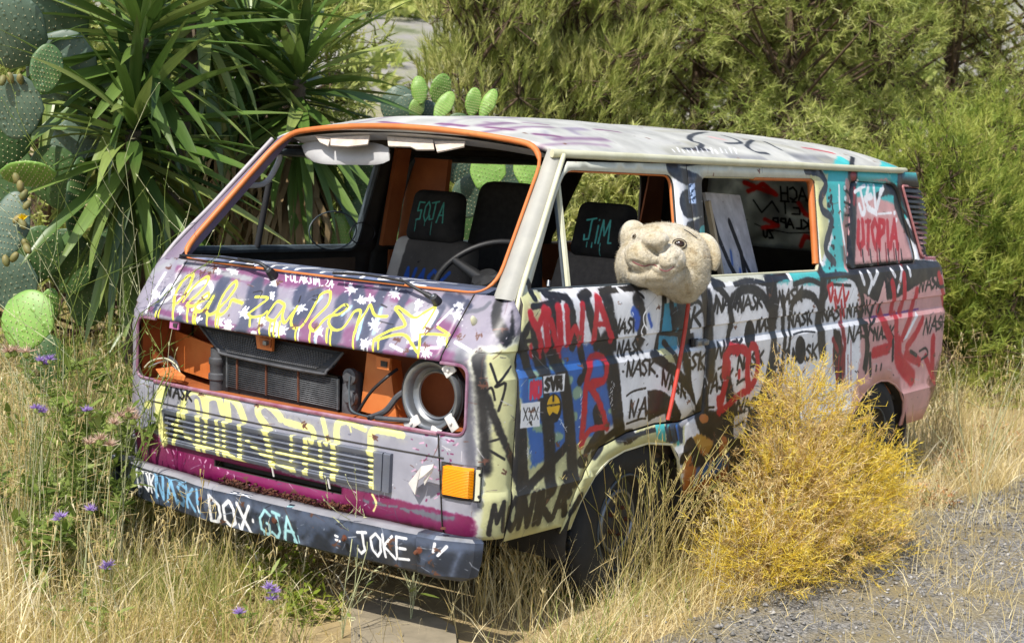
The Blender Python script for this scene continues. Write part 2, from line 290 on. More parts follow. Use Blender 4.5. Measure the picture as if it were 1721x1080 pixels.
('ink',14,3,0,'789 1068 801 1114 816 1070 834 1116'),('ink',14,3,0,'829 1068 867 1113 870 1065'),('ink',8,2,0,'844 1082 876 1084'),('ink',12,2,0,'924 1112 905 1117 894 1103 908 1091 918 1081 897 1065 884 1072'),
('ink',14,3,0,'934 1066 932 1115'),('ink',12,2,0,'970 1112 935 1091 970 1068'),('ink',13,3,0,'839 978 847 1026 866 980 879 1031'),('ink',14,3,0,'880 978 914 1029 930 978'),('ink',8,2,0,'894 998 937 998'),
('ink',12,2,0,'983 1023 967 1032 948 1016 958 1004 975 992 952 982 936 982'),('ink',14,3,0,'982 976 994 1029'),('ink',12,2,0,'1036 1030 988 1001 1021 979'),('ink',14,3,0,'896 900 899 953 926 901 939 953'),
('ink',14,3,0,'940 899 983 952 1001 894'),('ink',7,2,0,'951 920 991 917'),('ink',12,2,0,'1056 945 1026 951 1004 939 1027 926 1043 906 1028 892 1005 901'),('ink',15,3,0,'1065 892 1062 946'),('ink',12,2,0,'1107 949 1062 919 1110 892'),
('ink',15,3,0,'1173 842 1172 898 1202 834 1219 879'),('ink',15,3,0,'1229 818 1246 870 1269 807'),('ink',8,2,0,'1238 838 1258 835'),('ink',13,3,0,'1317 840 1305 846 1280 846 1293 830 1314 808 1292 802 1280 809'),
('ink',16,3,0,'1334 779 1329 844'),('ink',14,3,0,'1367 827 1335 812 1375 768'),('ink',14,3,0,'937 738 941 800 970 738 996 798'),('ink',15,3,0,'1004 732 1044 800 1063 732'),('ink',8,2,0,'1005 759 1056 760'),
('ink',13,3,0,'1114 801 1083 806 1076 788 1093 772 1113 761 1083 734 1062 748'),('ink',15,3,0,'1130 739 1136 802'),('ink',13,3,0,'1172 807 1126 767 1180 739'),('ink',18,4,0,'1797 1097 1817 1148 1833 1092 1849 1152'),
('ink',18,4,0,'1850 1099 1891 1153 1923 1099'),('ink',11,2,0,'1866 1115 1911 1122'),('ink',16,3,0,'1976 1149 1954 1159 1939 1145 1956 1126 1967 1116 1946 1097 1925 1104'),('ink',19,4,0,'1979 1098 1987 1159'),
('ink',16,3,0,'2048 1160 1990 1127 2028 1101'),('ink',19,4,0,'2001 994 2011 1042 2035 995 2028 1050'),('ink',19,4,0,'2049 997 2079 1042 2097 996'),('ink',9,2,0,'2059 1015 2093 1015'),
('ink',15,3,0,'2143 1043 2104 1050 2106 1035 2120 1020 2150 1009 2130 999 2109 1004'),('ink',19,4,0,'2165 996 2155 1046'),('ink',16,3,0,'2199 1044 2160 1023 2196 999'),('ink',17,3,0,'1610 1099 1619 1151 1650 1102 1660 1152'),
('ink',17,3,0,'1658 1108 1699 1160 1717 1104'),('ink',8,2,0,'1679 1126 1718 1125'),('ink',15,3,0,'1761 1158 1749 1159 1725 1145 1746 1133 1764 1128 1736 1105 1720 1117'),('ink',18,4,0,'1774 1108 1781 1162'),
('ink',15,3,0,'1824 1164 1781 1138 1824 1111'),('ink',17,3,0,'1613 912 1635 971 1661 911 1692 972'),('ink',16,3,0,'1682 910 1727 972 1730 911'),('ink',11,2,0,'1689 933 1725 940'),
('ink',13,3,0,'1796 966 1767 967 1740 953 1758 943 1788 930 1753 918 1732 919'),('ink',17,3,0,'1794 911 1812 971'),('ink',15,3,0,'1858 972 1795 946 1838 916'),('ink',17,3,0,'1514 762 1528 829 1569 770 1567 840'),
('ink',17,3,0,'1588 769 1626 842 1646 769'),('ink',12,2,0,'1598 789 1645 800'),('ink',16,3,0,'1707 837 1686 844 1667 828 1680 813 1692 797 1686 776 1660 782'),('ink',18,4,0,'1714 771 1728 851'),('ink',15,3,0,'1775 849 1720 806 1778 777'),
('ink',18,4,0,'1820 846 1825 907 1872 843 1878 906'),('ink',18,4,0,'1885 849 1927 902 1948 844'),('ink',9,2,0,'1899 866 1944 864'),('ink',15,3,0,'2007 896 1968 905 1951 890 1971 877 1998 864 1969 845 1948 857'),
('ink',19,4,0,'2005 843 2017 906'),('ink',17,3,0,'2060 904 2022 879 2064 844'),('ink',18,4,0,'1837 659 1850 712 1886 660 1908 711'),('ink',18,4,0,'1914 657 1937 706 1971 647'),('ink',9,2,0,'1916 674 1963 670'),
('ink',16,3,0,'2018 697 2001 708 1979 689 2007 678 2018 665 1999 646 1966 655'),('ink',19,4,0,'2035 643 2041 706'),('ink',17,3,0,'2087 695 2049 670 2083 639'),('ink',19,4,0,'2186 1092 2201 1157 2230 1096 2233 1159'),
('ink',19,4,0,'2248 1096 2296 1161 2303 1104'),('ink',12,2,0,'2264 1120 2293 1126'),('ink',15,3,0,'2369 1163 2348 1162 2316 1151 2340 1136 2356 1126 2340 1108 2314 1107'),('ink',19,4,0,'2379 1105 2385 1169'),
('ink',16,3,0,'2444 1170 2384 1137 2438 1107'),('ink',19,4,0,'2338 991 2325 1053 2379 993 2368 1053'),('ink',19,4,0,'2398 994 2417 1048 2459 992'),('ink',9,2,0,'2408 1016 2448 1011'),
('ink',15,3,0,'2523 1043 2481 1049 2467 1037 2490 1023 2509 1012 2491 996 2471 997'),('ink',19,4,0,'2536 993 2517 1051'),('ink',17,3,0,'2559 1054 2545 1019 2580 995'),('ink',19,4,0,'2706 1000 2691 1052 2754 1000 2741 1056'),
('ink',19,4,0,'2768 999 2784 1055 2843 995'),('ink',11,2,0,'2787 1019 2833 1023'),('ink',15,3,0,'2866 1055 2841 1056 2850 1038 2871 1033 2893 1016 2867 1001 2832 1003'),('ink',19,4,0,'2919 997 2890 1062'),
('ink',18,4,0,'2937 1061 2927 1027 2962 1002'),('ink',19,4,0,'2991 999 2987 1056 3043 1001 3030 1058'),('ink',19,4,0,'3077 1001 3082 1060 3136 999'),('ink',10,2,0,'3081 1022 3135 1022'),
('ink',16,3,0,'3180 1054 3151 1066 3131 1047 3167 1035 3192 1019 3170 1004 3136 1009'),('ink',19,4,0,'3220 1005 3203 1068'),('ink',18,4,0,'3250 1066 3236 1028 3269 1003'),('ink',19,4,0,'2992 880 2997 950 3055 880 3057 951'),
('ink',19,4,0,'3071 880 3133 961 3154 888'),('ink',11,2,0,'3096 915 3157 918'),('ink',17,3,0,'3223 957 3199 964 3179 948 3202 931 3230 916 3206 890 3168 897'),('ink',19,4,0,'3249 897 3267 972'),('ink',17,3,0,'3340 976 3249 936 3315 901'),
('ink',19,4,0,'2365 835 2367 891 2404 833 2424 892'),('ink',19,4,0,'2446 828 2481 895 2510 830'),('ink',11,2,0,'2453 854 2500 859'),('ink',16,3,0,'2556 890 2531 896 2515 881 2542 868 2568 847 2539 827 2517 837'),
('ink',19,4,0,'2585 828 2580 897'),('ink',17,3,0,'2638 896 2589 863 2637 828'),('ink',19,4,0,'3924 1084 3942 1149 3976 1085 3997 1149'),('ink',19,4,0,'4015 1086 4064 1161 4104 1091'),('ink',11,2,0,'4020 1111 4096 1116'),
('ink',17,3,0,'4176 1160 4150 1165 4109 1141 4133 1128 4160 1116 4130 1093 4095 1105'),('ink',19,4,0,'4181 1094 4195 1163'),('ink',17,3,0,'4269 1172 4190 1132 4249 1098'),('ink',19,4,0,'3320 868 3320 924 3368 866 3365 925'),
('ink',19,4,0,'3391 865 3416 923 3444 867'),('ink',11,2,0,'3402 888 3433 889'),('ink',15,3,0,'3520 913 3479 920 3455 912 3476 896 3518 883 3495 864 3455 874'),('ink',19,4,0,'3523 860 3535 920'),('ink',17,3,0,'3588 921 3542 889 3591 863'),
('ink',19,4,0,'4024 850 4050 928 4091 849 4114 932'),('ink',19,4,0,'4123 850 4184 934 4219 856'),('ink',11,2,0,'4136 886 4204 881'),('ink',16,3,0,'4292 922 4268 932 4242 910 4251 893 4305 881 4267 863 4231 863'),
('ink',19,4,0,'4323 856 4323 930'),('ink',6,2,0,'4508 909 4508 869 4509 831'),('ink',20,4,0,'1384 1061 1413 1129'),('ink',17,3,0,'1482 1121 1412 1093 1466 1054'),
('ink',14,3,0,'1458 936 1432 941 1407 930 1419 917 1441 897 1419 884 1402 888'),('ink',18,4,0,'1466 879 1474 941'),('ink',15,3,0,'1518 936 1470 911 1518 874'),('ink',18,4,0,'2172 869 2179 917 2217 865 2221 917'),
('ink',17,3,0,'2175 808 2210 855 2238 804'),('ink',9,2,0,'2185 822 2226 821'),('ink',14,3,0,'2230 785 2205 790 2179 784 2200 770 2219 758 2209 744 2181 749'),('ink',18,4,0,'2175 685 2184 730'),('ink',15,3,0,'2224 730 2182 710 2234 680'),
('ink',18,4,0,'2291 884 2317 897 2330 878 2315 867 2316 849'),('ink',15,3,0,'2326 834 2321 832'),
('ink',0,5,1,'873 921 874 919 874 917 872 915 870 914 867 914 863 915 860 916 858 917 857 919 856 921 857 923 859 924 862 925 865 925 868 924 871 923'),
('ink',0,5,1,'1135 879 1136 877 1136 875 1134 874 1132 873 1128 872 1125 873 1122 874 1119 876 1118 878 1117 880 1118 882 1120 883 1123 884 1127 884 1130 883 1133 881'),
('ink',0,5,1,'1319 795 1320 793 1320 791 1318 789 1316 788 1312 788 1309 789 1305 790 1303 792 1301 794 1301 796 1302 798 1304 799 1307 800 1311 800 1314 799 1317 797'),
('ink',0,5,1,'1773 1116 1774 1114 1773 1112 1771 1110 1768 1109 1764 1108 1760 1109 1757 1110 1754 1112 1752 1114 1752 1116 1753 1118 1756 1120 1759 1120 1763 1120 1767 1120 1771 1118'),
('ink',0,5,1,'2057 1122 2058 1120 2057 1117 2055 1116 2052 1114 2047 1114 2043 1114 2039 1116 2036 1117 2034 1120 2034 1122 2035 1124 2038 1126 2042 1126 2046 1126 2050 1126 2054 1124'),
('ink',0,5,1,'1375 790 1376 788 1375 786 1374 784 1371 783 1367 783 1364 783 1360 785 1357 786 1356 789 1355 791 1356 793 1359 794 1362 795 1366 794 1369 794 1372 792'),
('ink',0,5,1,'1498 876 1499 874 1498 872 1497 870 1494 869 1490 869 1486 870 1483 871 1480 873 1478 875 1478 877 1479 879 1481 880 1485 881 1488 881 1492 880 1495 879'),
('ink',0,5,1,'1843 795 1844 793 1843 791 1842 789 1838 788 1835 788 1830 788 1826 790 1823 792 1822 794 1821 796 1822 798 1825 800 1828 800 1832 800 1837 799 1840 798'),
('ink',0,6,1,'3326 908 3328 905 3327 903 3325 901 3321 899 3315 899 3309 900 3304 901 3300 903 3297 906 3296 909 3298 911 3301 913 3306 914 3312 914 3318 913 3323 911'),('ink',8,2,2,'904 823 955 836 1045 839'),
('ink',8,2,2,'918 714 1015 721 1061 718'),('ink',10,2,2,'1537 692 1577 705 1630 702'),('ink',11,3,2,'1824 780 1877 795 1922 796'),('ink',8,2,2,'2359 958 2472 964 2596 954'),('ink',11,3,0,'1642 862 1673 869'),
('ink',11,3,0,'1843 597 1920 609'),('wht',8,2,2,'1014 1088 994 1055 1068 1021'),('wht',9,2,2,'1042 1150 1007 1122 1014 1088 1038 1068'),('wht',9,2,2,'1086 1164 1116 1139 1101 1047'),('wht',7,2,2,'867 1108 899 1147 934 1149'),
('blue2',39,19,2,'930 1143 963 1114 956 1085'),('blue2',18,11,0,'1044 1120 1069 1077'),('wht',3,2,0,'578 866 575 858'),('wht',3,2,0,'578 860 576 851'),('wht',3,2,0,'589 852 583 844'),('wht',3,2,0,'583 846 580 838'),
('wht',3,2,0,'595 839 588 830'),('wht',3,2,0,'595 832 581 825'),('wht',3,2,0,'598 825 614 815'),('wht',3,2,0,'589 819 591 811'),('wht',3,2,0,'595 812 609 802'),('wht',3,2,0,'586 807 588 798'),('wht',3,2,0,'601 798 610 789'),
('wht',3,2,0,'590 793 587 785'),('wht',3,2,0,'591 786 580 779'),('wht',3,2,0,'591 780 578 773'),('wht',3,2,0,'589 774 594 764'),('wht',3,2,0,'608 765 602 757'),('wht',3,2,0,'790 890 786 884'),('wht',3,2,0,'800 883 811 875'),
('wht',3,2,0,'801 876 812 868'),('wht',3,2,0,'797 869 804 862'),('wht',3,2,0,'787 864 783 857'),('wht',3,2,0,'797 856 795 849'),('wht',3,2,0,'792 850 781 844'),('wht',3,2,0,'795 843 799 836'),('wht',3,2,0,'787 837 776 831'),
('wht',3,2,0,'799 829 795 823'),('wht',3,2,0,'799 822 801 815'),('wht',3,2,0,'797 816 793 809'),('wht',3,2,0,'792 809 790 803'),('wht',3,2,0,'808 801 800 795'),('wht',2,2,0,'444 788 434 784'),('wht',2,2,0,'448 784 455 784'),
('wht',3,2,0,'451 781 441 788'),('wht',3,2,0,'455 777 461 781'),('wht',3,2,0,'458 774 470 765'),('wht',3,2,0,'462 771 452 766'),('wht',2,2,0,'465 767 478 764'),('wht',2,2,0,'469 764 473 761'),('wht',2,2,0,'472 760 475 760'),
('wht',3,2,0,'476 757 468 766'),('wht',3,2,0,'479 753 468 763'),('wht',3,2,0,'483 750 475 757'),('wht',3,2,0,'486 747 499 752'),('wht',3,2,0,'490 743 495 740'),('wht',2,2,0,'493 740 487 742'),('wht',3,2,0,'497 736 500 733'),
('wht',3,2,0,'254 707 258 702'),('wht',3,2,0,'254 703 260 698'),('wht',2,2,0,'246 699 262 693'),('wht',3,2,0,'260 693 264 689'),('wht',3,2,0,'253 690 262 685'),('wht',3,2,0,'252 686 261 681'),('wht',3,2,0,'260 681 256 677'),
('wht',3,2,0,'257 677 258 673'),('wht',3,2,0,'263 672 260 668'),('red',32,10,2,'236 1173 259 1139 286 1110 313 1043'),('red',30,9,0,'326 1180 285 1118'),('red',39,12,0,'326 1180 354 1047'),('red',32,10,0,'347 1177 408 1054'),
('red',40,12,0,'413 1185 434 1045'),('red',33,10,0,'466 1181 485 1053'),('red',30,9,2,'485 1053 521 1105 568 1046'),('red',33,10,0,'566 1049 572 1183'),('red',35,10,2,'652 1051 677 1199 703 1162 782 1044'),
('red',20,6,0,'657 1110 731 1105'),('red',29,9,2,'627 970 669 992 733 981 747 946 739 906 696 888 630 890'),('red',37,11,2,'633 966 610 885 609 798 603 677'),('red',32,10,2,'630 888 689 838 733 784 776 717'),
('red',25,7,2,'610 683 659 721 775 719'),('red',19,6,0,'649 903 731 900'),('red',46,12,2,'1699 837 1700 897 1747 944 1811 924'),('red',49,12,2,'1699 908 1735 849 1698 743 1681 682'),
('red',43,11,2,'1765 933 1855 929 1917 895 1916 833 1932 772'),('red',40,10,2,'1933 936 1987 921 2015 825 1963 756 1920 807 1914 911'),('red',35,9,2,'1662 734 1708 684 1843 729 1948 744'),('red',23,6,0,'1837 835 1841 809'),
('red',15,12,0,'244 1064 265 1020'),('red',15,12,0,'299 1060 320 1016'),('red',15,12,0,'423 1051 445 1006'),('red',21,5,2,'2727 1159 2762 1093 2785 1134'),('red',20,5,2,'2806 1139 2847 1080 2883 1144'),
('red',21,5,2,'2902 1158 2932 1084 2971 1120'),('red',20,5,2,'2727 1159 2782 1168 2774 1112'),('red',21,5,0,'2802 1105 2836 1046'),('red',21,5,0,'2889 1086 2924 983'),('red',21,5,0,'2925 1085 2950 1010'),
('redd',35,14,2,'2899 971 2961 866 2936 780'),('redd',28,11,0,'2811 905 2880 843'),('redd',24,10,0,'2901 812 2902 666'),('redd',18,7,0,'2959 807 2969 689'),('redd',9,2,0,'2820 859 2844 744'),('redd',9,2,0,'2862 828 2899 646'),
('redd',9,2,0,'2899 819 2919 721'),('redd',9,2,0,'2914 921 2965 674'),('redd',9,2,0,'2966 844 3003 664'),('redd',9,2,0,'3008 813 3048 626'),('redd',9,2,0,'3030 884 3084 628'),
('k',0,11,1,'3142 1112 2979 1206 4438 1211 4281 1182 3903 1122 3621 1066 3332 1059'),('k',0,8,1,'2974 1194 3027 1248 3957 1251 4432 1224 4452 1178'),('white',29,4,0,'3134 1206 3167 1158'),('white',29,4,2,'3235 1208 3265 1166 3225 1111'),
('white',29,4,0,'3350 1207 3282 1154'),('white',26,4,0,'3538 1210 3578 1178'),('white',30,4,0,'3685 1214 3616 1103'),('white',29,4,0,'3781 1211 3795 1177'),('pink2',0,6,1,'3345 1049 3429 1166 3474 1048'),
('purple',10,6,2,'3281 982 3584 983 3951 988'),('red',53,13,2,'3537 1143 3570 1077 3559 994'),('red',54,13,2,'3701 1174 3713 1061 3676 987'),('red',52,13,0,'3890 1088 3852 1000'),('red',62,16,2,'3387 1009 3465 927 3567 840'),
('red',54,13,0,'3604 970 3628 860'),('red',52,13,0,'3820 967 3722 851'),('red',49,12,2,'3990 926 3902 854 3794 798'),('red',60,15,0,'3336 799 3533 808'),('red',97,24,2,'3662 820 3700 729 3906 622'),('red',54,13,0,'3787 757 4002 698'),
('red',54,13,0,'4223 1162 4352 989'),('red',66,16,0,'4183 809 4211 625'),('red',46,11,0,'4087 717 4262 570'),('k',30,7,0,'3290 796 3320 693'),('k',30,7,0,'3590 844 3605 746'),('k',14,4,2,'3987 758 4075 768 4120 731 4026 709'),
('k',18,4,0,'3391 727 3388 706'),('k',18,4,0,'3455 728 3451 706'),('k',20,5,2,'4125 1139 4242 1095 4481 1109'),('k',29,7,0,'3316 1044 3282 991'),('k',23,6,0,'3404 1045 3381 1004'),('k',22,5,0,'3853 768 3948 738'),
('k',9,2,0,'4176 908 4508 882'),('white',0,9,1,'3734 834 3904 981 3922 956 3783 843'),('louv',0,6,1,'4009 1250 3841 1652 4313 1640 4431 1228'),('k',16,7,0,'3853 1621 4145 1611'),('k',16,7,0,'3871 1609 4130 1597'),
('k',199,80,0,'3924 1597 4330 1581'),('redd',16,7,0,'3878 1584 4160 1569'),('k',16,6,0,'3897 1572 4339 1548'),('ink',52,21,0,'3909 1559 4229 1539'),('k',33,13,0,'3941 1547 4211 1526'),('k',19,8,0,'3927 1534 4194 1512'),
('k',14,6,0,'3921 1521 4355 1490'),('k',17,7,0,'3910 1509 4176 1484'),('k',20,8,0,'3949 1496 4206 1469'),('k',18,7,0,'3960 1484 4196 1455'),('k',16,6,0,'3966 1471 4372 1430'),('k',28,11,0,'3975 1458 4231 1426'),
('redd',16,6,0,'3943 1446 4381 1400'),('k',16,6,0,'3997 1433 4385 1385'),('pink',9,5,0,'3933 1380 4388 1373'),('pink',10,5,0,'3954 1364 4393 1356'),('pink',10,5,0,'3974 1348 4398 1338'),('pink',10,5,0,'3995 1332 4403 1321'),
('pink',10,5,0,'4016 1316 4408 1304'),('pink',10,5,0,'4036 1299 4412 1287'),('pink',10,5,0,'4057 1283 4417 1270'),('pink',10,5,0,'4078 1267 4422 1252'),('k',114,28,2,'3268 1781 3232 1668 3164 1461 3076 1264'),
('k',58,15,2,'3887 1709 3825 1584 3800 1512 3904 1396 4032 1338'),('k',63,16,2,'3663 1620 3786 1614 3784 1537'),('k',37,9,0,'3537 1582 3677 1614'),('pink',54,13,0,'3157 1644 3149 1551'),('pink',48,12,0,'3122 1537 3119 1459'),
('pink',35,9,0,'3093 1447 3102 1407'),('pink',36,9,0,'3041 1379 3047 1307'),
('redd',0,6,1,'3282 1691 3282 1681 3276 1671 3266 1663 3253 1657 3239 1654 3225 1655 3214 1659 3207 1666 3205 1675 3209 1685 3216 1694 3228 1701 3242 1706 3256 1707 3269 1704 3278 1699'),('redd',30,15,0,'3253 1616 3222 1546'),
('k',18,5,0,'3111 1615 3209 1575'),('k',14,4,0,'3090 1551 3195 1534'),('k',12,3,0,'3077 1488 3195 1487'),('k',13,3,0,'3067 1436 3167 1447'),('k',22,5,2,'3829 1522 3944 1459 3971 1411'),('k',22,6,0,'3860 1584 3930 1515'),
('k',22,6,0,'3942 1452 4007 1389'),('wht',0,6,1,'3135 1625 3135 1621 3133 1617 3129 1613 3123 1610 3118 1609 3113 1609 3108 1611 3106 1614 3105 1618 3107 1623 3110 1627 3114 1630 3120 1632 3125 1632 3130 1631 3134 1629'),
('wht',0,6,1,'3127 1576 3126 1571 3124 1567 3120 1564 3115 1561 3109 1560 3104 1560 3100 1562 3097 1565 3096 1569 3098 1573 3101 1577 3106 1581 3111 1583 3117 1583 3121 1582 3125 1579'),
('wht',0,6,1,'3100 1518 3100 1514 3098 1510 3094 1506 3088 1503 3083 1502 3078 1503 3073 1505 3071 1508 3070 1512 3072 1516 3075 1520 3079 1523 3085 1525 3090 1525 3095 1524 3099 1521'),
('wht',0,6,1,'3304 1659 3303 1655 3301 1650 3297 1647 3291 1644 3286 1643 3280 1643 3276 1645 3273 1648 3272 1652 3274 1657 3277 1661 3282 1664 3288 1666 3293 1666 3298 1665 3302 1663'),
('wht',0,6,1,'3761 1501 3761 1497 3758 1492 3754 1489 3748 1486 3742 1485 3736 1485 3731 1487 3728 1491 3727 1495 3729 1499 3732 1504 3738 1507 3744 1509 3750 1509 3756 1508 3760 1505'),
('wht',0,6,1,'3774 1464 3773 1460 3770 1455 3766 1452 3760 1449 3754 1448 3748 1448 3743 1450 3740 1454 3739 1458 3741 1462 3744 1467 3750 1470 3756 1472 3762 1472 3768 1471 3772 1468'),('wht',21,5,0,'3248 1601 3389 1635'),
('wht',29,7,2,'3326 1608 3349 1516 3318 1493'),('wht',29,7,2,'3434 1630 3384 1552 3446 1504'),('wht',30,7,2,'3505 1630 3500 1522 3542 1552 3595 1613'),('wht',38,9,0,'3374 1567 3457 1582'),('wht',36,9,0,'3390 1522 3492 1498'),
('wht',28,7,0,'3590 1598 3632 1625'),('wht',29,7,0,'3287 1537 3303 1493'),('wht',18,4,2,'3051 1631 3021 1494 3033 1265'),('wht',12,3,0,'3521 1492 3703 1497'),('red',36,7,0,'3250 1454 3208 1349 3224 1331 3282 1354 3300 1457'),
('red',18,4,0,'3339 1454 3405 1458'),('red',36,7,0,'3378 1453 3325 1323'),('red',35,7,0,'3465 1459 3411 1425 3412 1359 3426 1323 3460 1359 3494 1417 3467 1450'),('red',35,7,0,'3475 1318 3525 1457 3588 1449 3564 1407 3505 1386'),
('red',36,7,0,'3596 1316 3631 1450'),('red',36,7,0,'3627 1324 3729 1455 3723 1319'),('red',23,5,0,'3651 1364 3726 1375'),('redd',15,4,0,'3231 1347 3227 1290'),('k',15,4,0,'3251 1317 3247 1259'),('redd',15,4,0,'3330 1345 3327 1291'),
('k',15,4,0,'3351 1315 3346 1256'),('redd',15,4,0,'3446 1343 3426 1242'),('k',15,4,0,'3468 1312 3463 1253'),('redd',15,4,0,'3566 1340 3550 1249'),('k',15,4,0,'3588 1310 3583 1249'),('redd',15,4,0,'3672 1338 3662 1263'),
('k',15,4,0,'3694 1307 3689 1246'),('redd',15,4,0,'3747 1337 3710 1231'),('k',15,4,0,'3769 1305 3764 1244'),('navyk',43,6,2,'2684 1699 2836 1688 2895 1633 2812 1567 2822 1511 2913 1469 2807 1355 2806 1310 2877 1269'),
('navyk',25,4,2,'1375 1699 1557 1707 1726 1726'),('navyk',63,9,2,'1382 1689 1458 1658 1617 1626 1605 1582 1467 1560 1479 1515 1619 1519 1614 1463 1484 1438'),
('teal',0,5,1,'1626 1440 1626 1432 1622 1423 1614 1415 1603 1410 1591 1408 1580 1409 1571 1413 1565 1420 1563 1428 1566 1437 1572 1445 1582 1451 1593 1455 1604 1456 1615 1453 1622 1448'),
('bluewhite',0,5,1,'1502 1543 1513 1620 1575 1626 1563 1543'),('navy',4,2,0,'1552 1621 1523 1615'),('navy',5,2,0,'1536 1613 1520 1608'),('navy',8,2,0,'1571 1606 1567 1601'),('navy',5,2,0,'1558 1599 1537 1594'),
('navy',5,2,0,'1550 1592 1532 1587'),('navy',6,2,0,'1527 1584 1533 1579'),('navy',5,2,0,'1540 1577 1515 1572'),('navy',5,2,0,'1564 1570 1542 1565'),('navy',4,2,0,'1560 1563 1509 1558'),('navy',7,2,0,'1537 1555 1541 1551'),
('teal',0,6,1,'2977 1610 2974 1594 2967 1577 2955 1563 2941 1553 2927 1548 2915 1550 2906 1557 2901 1569 2901 1585 2907 1602 2916 1617 2929 1630 2943 1637 2957 1639 2968 1634 2975 1624'),('skyblue',0,2,1,'241 873 233 948 317 949 333 874'),
('redp',17,3,0,'255 881 252 932 280 880 278 930'),('redp',17,3,0,'285 931 291 889 303 879 315 889 311 930'),('redp',11,3,0,'267 939 268 926'),('redp',11,3,0,'296 936 298 923'),('wht',0,2,1,'335 888 324 950 465 948 464 884'),
('k',14,2,0,'365 934 351 938 340 928 353 919 367 910 357 898 341 903'),('k',17,2,0,'375 938 394 897 403 938'),('k',16,2,0,'418 897 413 938 437 935 441 923 418 917 447 896'),('k',3,2,0,'446 942 442 943 439 940 440 937 443 934 447 936'),
('k',3,2,0,'441 922 440 931 446 930 447 928 441 927 448 922'),('k',3,2,0,'448 919 441 919 442 910 450 910'),('k',2,2,0,'441 915 448 915'),('k',4,2,0,'442 907 446 898 448 903 451 898 452 907'),('wht',0,2,1,'201 780 199 867 315 863 321 774'),
('k',5,2,0,'219 807 239 847'),('k',5,2,0,'215 849 243 805'),('k',5,2,0,'252 805 272 845'),('k',5,2,0,'248 847 276 803'),('k',5,2,0,'285 802 305 843'),('k',5,2,0,'280 845 309 801'),('k',5,2,0,'255 796 272 784'),('k',5,2,0,'268 787 261 796'),
('k',5,2,0,'266 798 268 795'),('k',5,2,0,'262 791 268 795'),('k',4,2,0,'262 789 268 792'),('k',5,2,0,'268 790 266 787'),
('k',0,2,1,'453 840 456 820 452 802 441 787 424 777 405 775 385 780 368 791 355 808 349 827 349 846 357 863 371 875 388 881 408 880 427 872 443 858'),
('gold',0,2,1,'441 846 443 831 440 817 431 805 418 798 403 797 388 800 374 809 364 822 359 836 360 851 366 864 376 873 390 877 406 877 421 870 433 860'),('k',7,2,0,'359 842 442 839'),('k',0,2,1,'388 781 368 794 399 816 443 798 434 778'),
('k',12,3,0,'396 876 398 857'),('gold',2,2,0,'366 841 381 840'),('gold',2,2,0,'393 840 408 839'),('gold',2,2,0,'420 839 435 838'),('k',27,5,0,'68 432 66 534 104 469 128 533 148 430'),
('k',28,6,0,'188 534 161 507 169 452 205 425 221 453 215 507 187 536'),('k',30,6,0,'248 426 242 534 301 423 300 533'),('k',29,6,0,'346 428 332 532'),('k',30,6,0,'376 423 359 533'),('k',27,5,0,'424 534 376 476 445 424'),
('k',31,6,0,'461 422 490 531 535 424'),('k',21,4,0,'468 460 519 464'),('k',52,16,2,'113 1250 33 1168 109 1086'),('k',47,14,2,'-62 1040 -18 927 69 799 197 614'),('k',57,17,2,'-76 1075 -40 880 16 685'),
('k',42,13,2,'132 1230 122 1113 139 1030'),('k',5,2,0,'3143 724 3163 715'),('k',3,2,0,'825 1104 820 1099'),('wht',5,2,0,'1669 967 1660 958'),('k',2,2,0,'366 875 357 871'),('k',1,2,0,'4356 255 4356 243'),('greymix',2,2,0,'264 842 272 839'),
('greymix',2,2,0,'1597 824 1592 824'),('rust',4,2,0,'296 1070 294 1067'),('greymix',3,2,0,'914 898 922 896'),('k',4,2,0,'1064 1008 1052 1003'),('k',3,2,0,'3476 637 3456 641'),('k',6,2,0,'3117 725 3137 717'),('k',4,2,0,'2171 701 2177 697'),
('greymix',6,2,0,'2793 1030 2789 1031'),('greymix',9,2,0,'3648 1054 3651 1053'),('rust',3,2,0,'1001 941 1003 936'),('k',5,2,0,'3629 662 3644 657'),('k',4,2,0,'2489 830 2485 825'),('wht',7,2,0,'4035 203 4037 204'),
('k',4,2,0,'1627 579 1612 575'),('greymix',4,2,0,'4356 218 4356 224'),('greymix',8,2,0,'2574 941 2571 934'),('k',5,2,0,'2481 1016 2484 1012'),('k',4,2,0,'2440 484 2418 489'),('k',5,2,0,'2329 551 2320 546'),('k',5,2,0,'4095 323 4148 307'),
('k',5,2,0,'1555 1058 1560 1053'),('wht',6,2,0,'1381 932 1390 927'),('rust',4,2,0,'959 1157 965 1159'),('wht',4,2,0,'584 742 578 741'),('greymix',4,2,0,'1274 700 1267 703'),('k',3,2,0,'881 950 872 943'),('wht',4,2,0,'4036 923 4015 918'),
('greymix',3,2,0,'2945 948 2927 946'),('k',7,2,0,'2645 431 2642 433'),('greymix',5,2,0,'3084 498 3086 497'),('greymix',2,2,0,'3150 841 3136 843'),('rust',5,2,0,'2507 859 2508 860'),('rust',4,2,0,'308 684 306 682'),
('k',3,2,0,'372 1050 372 1052'),('wht',4,2,0,'279 692 274 685'),('wht',5,2,0,'922 1138 931 1129'),('greymix',5,2,0,'844 1176 842 1178'),('wht',3,2,0,'268 1028 276 1020'),('k',4,2,0,'3366 572 3347 572'),('wht',2,2,0,'783 1150 792 1148'),
('greymix',2,2,0,'820 781 813 780'),('k',5,2,0,'3806 297 3809 287'),('k',4,2,0,'2812 745 2825 733'),('wht',4,2,0,'2389 914 2374 913'),('wht',4,2,0,'854 1126 853 1119'),('wht',5,2,0,'3873 299 3849 305'),('rust',5,2,0,'3656 886 3639 883'),
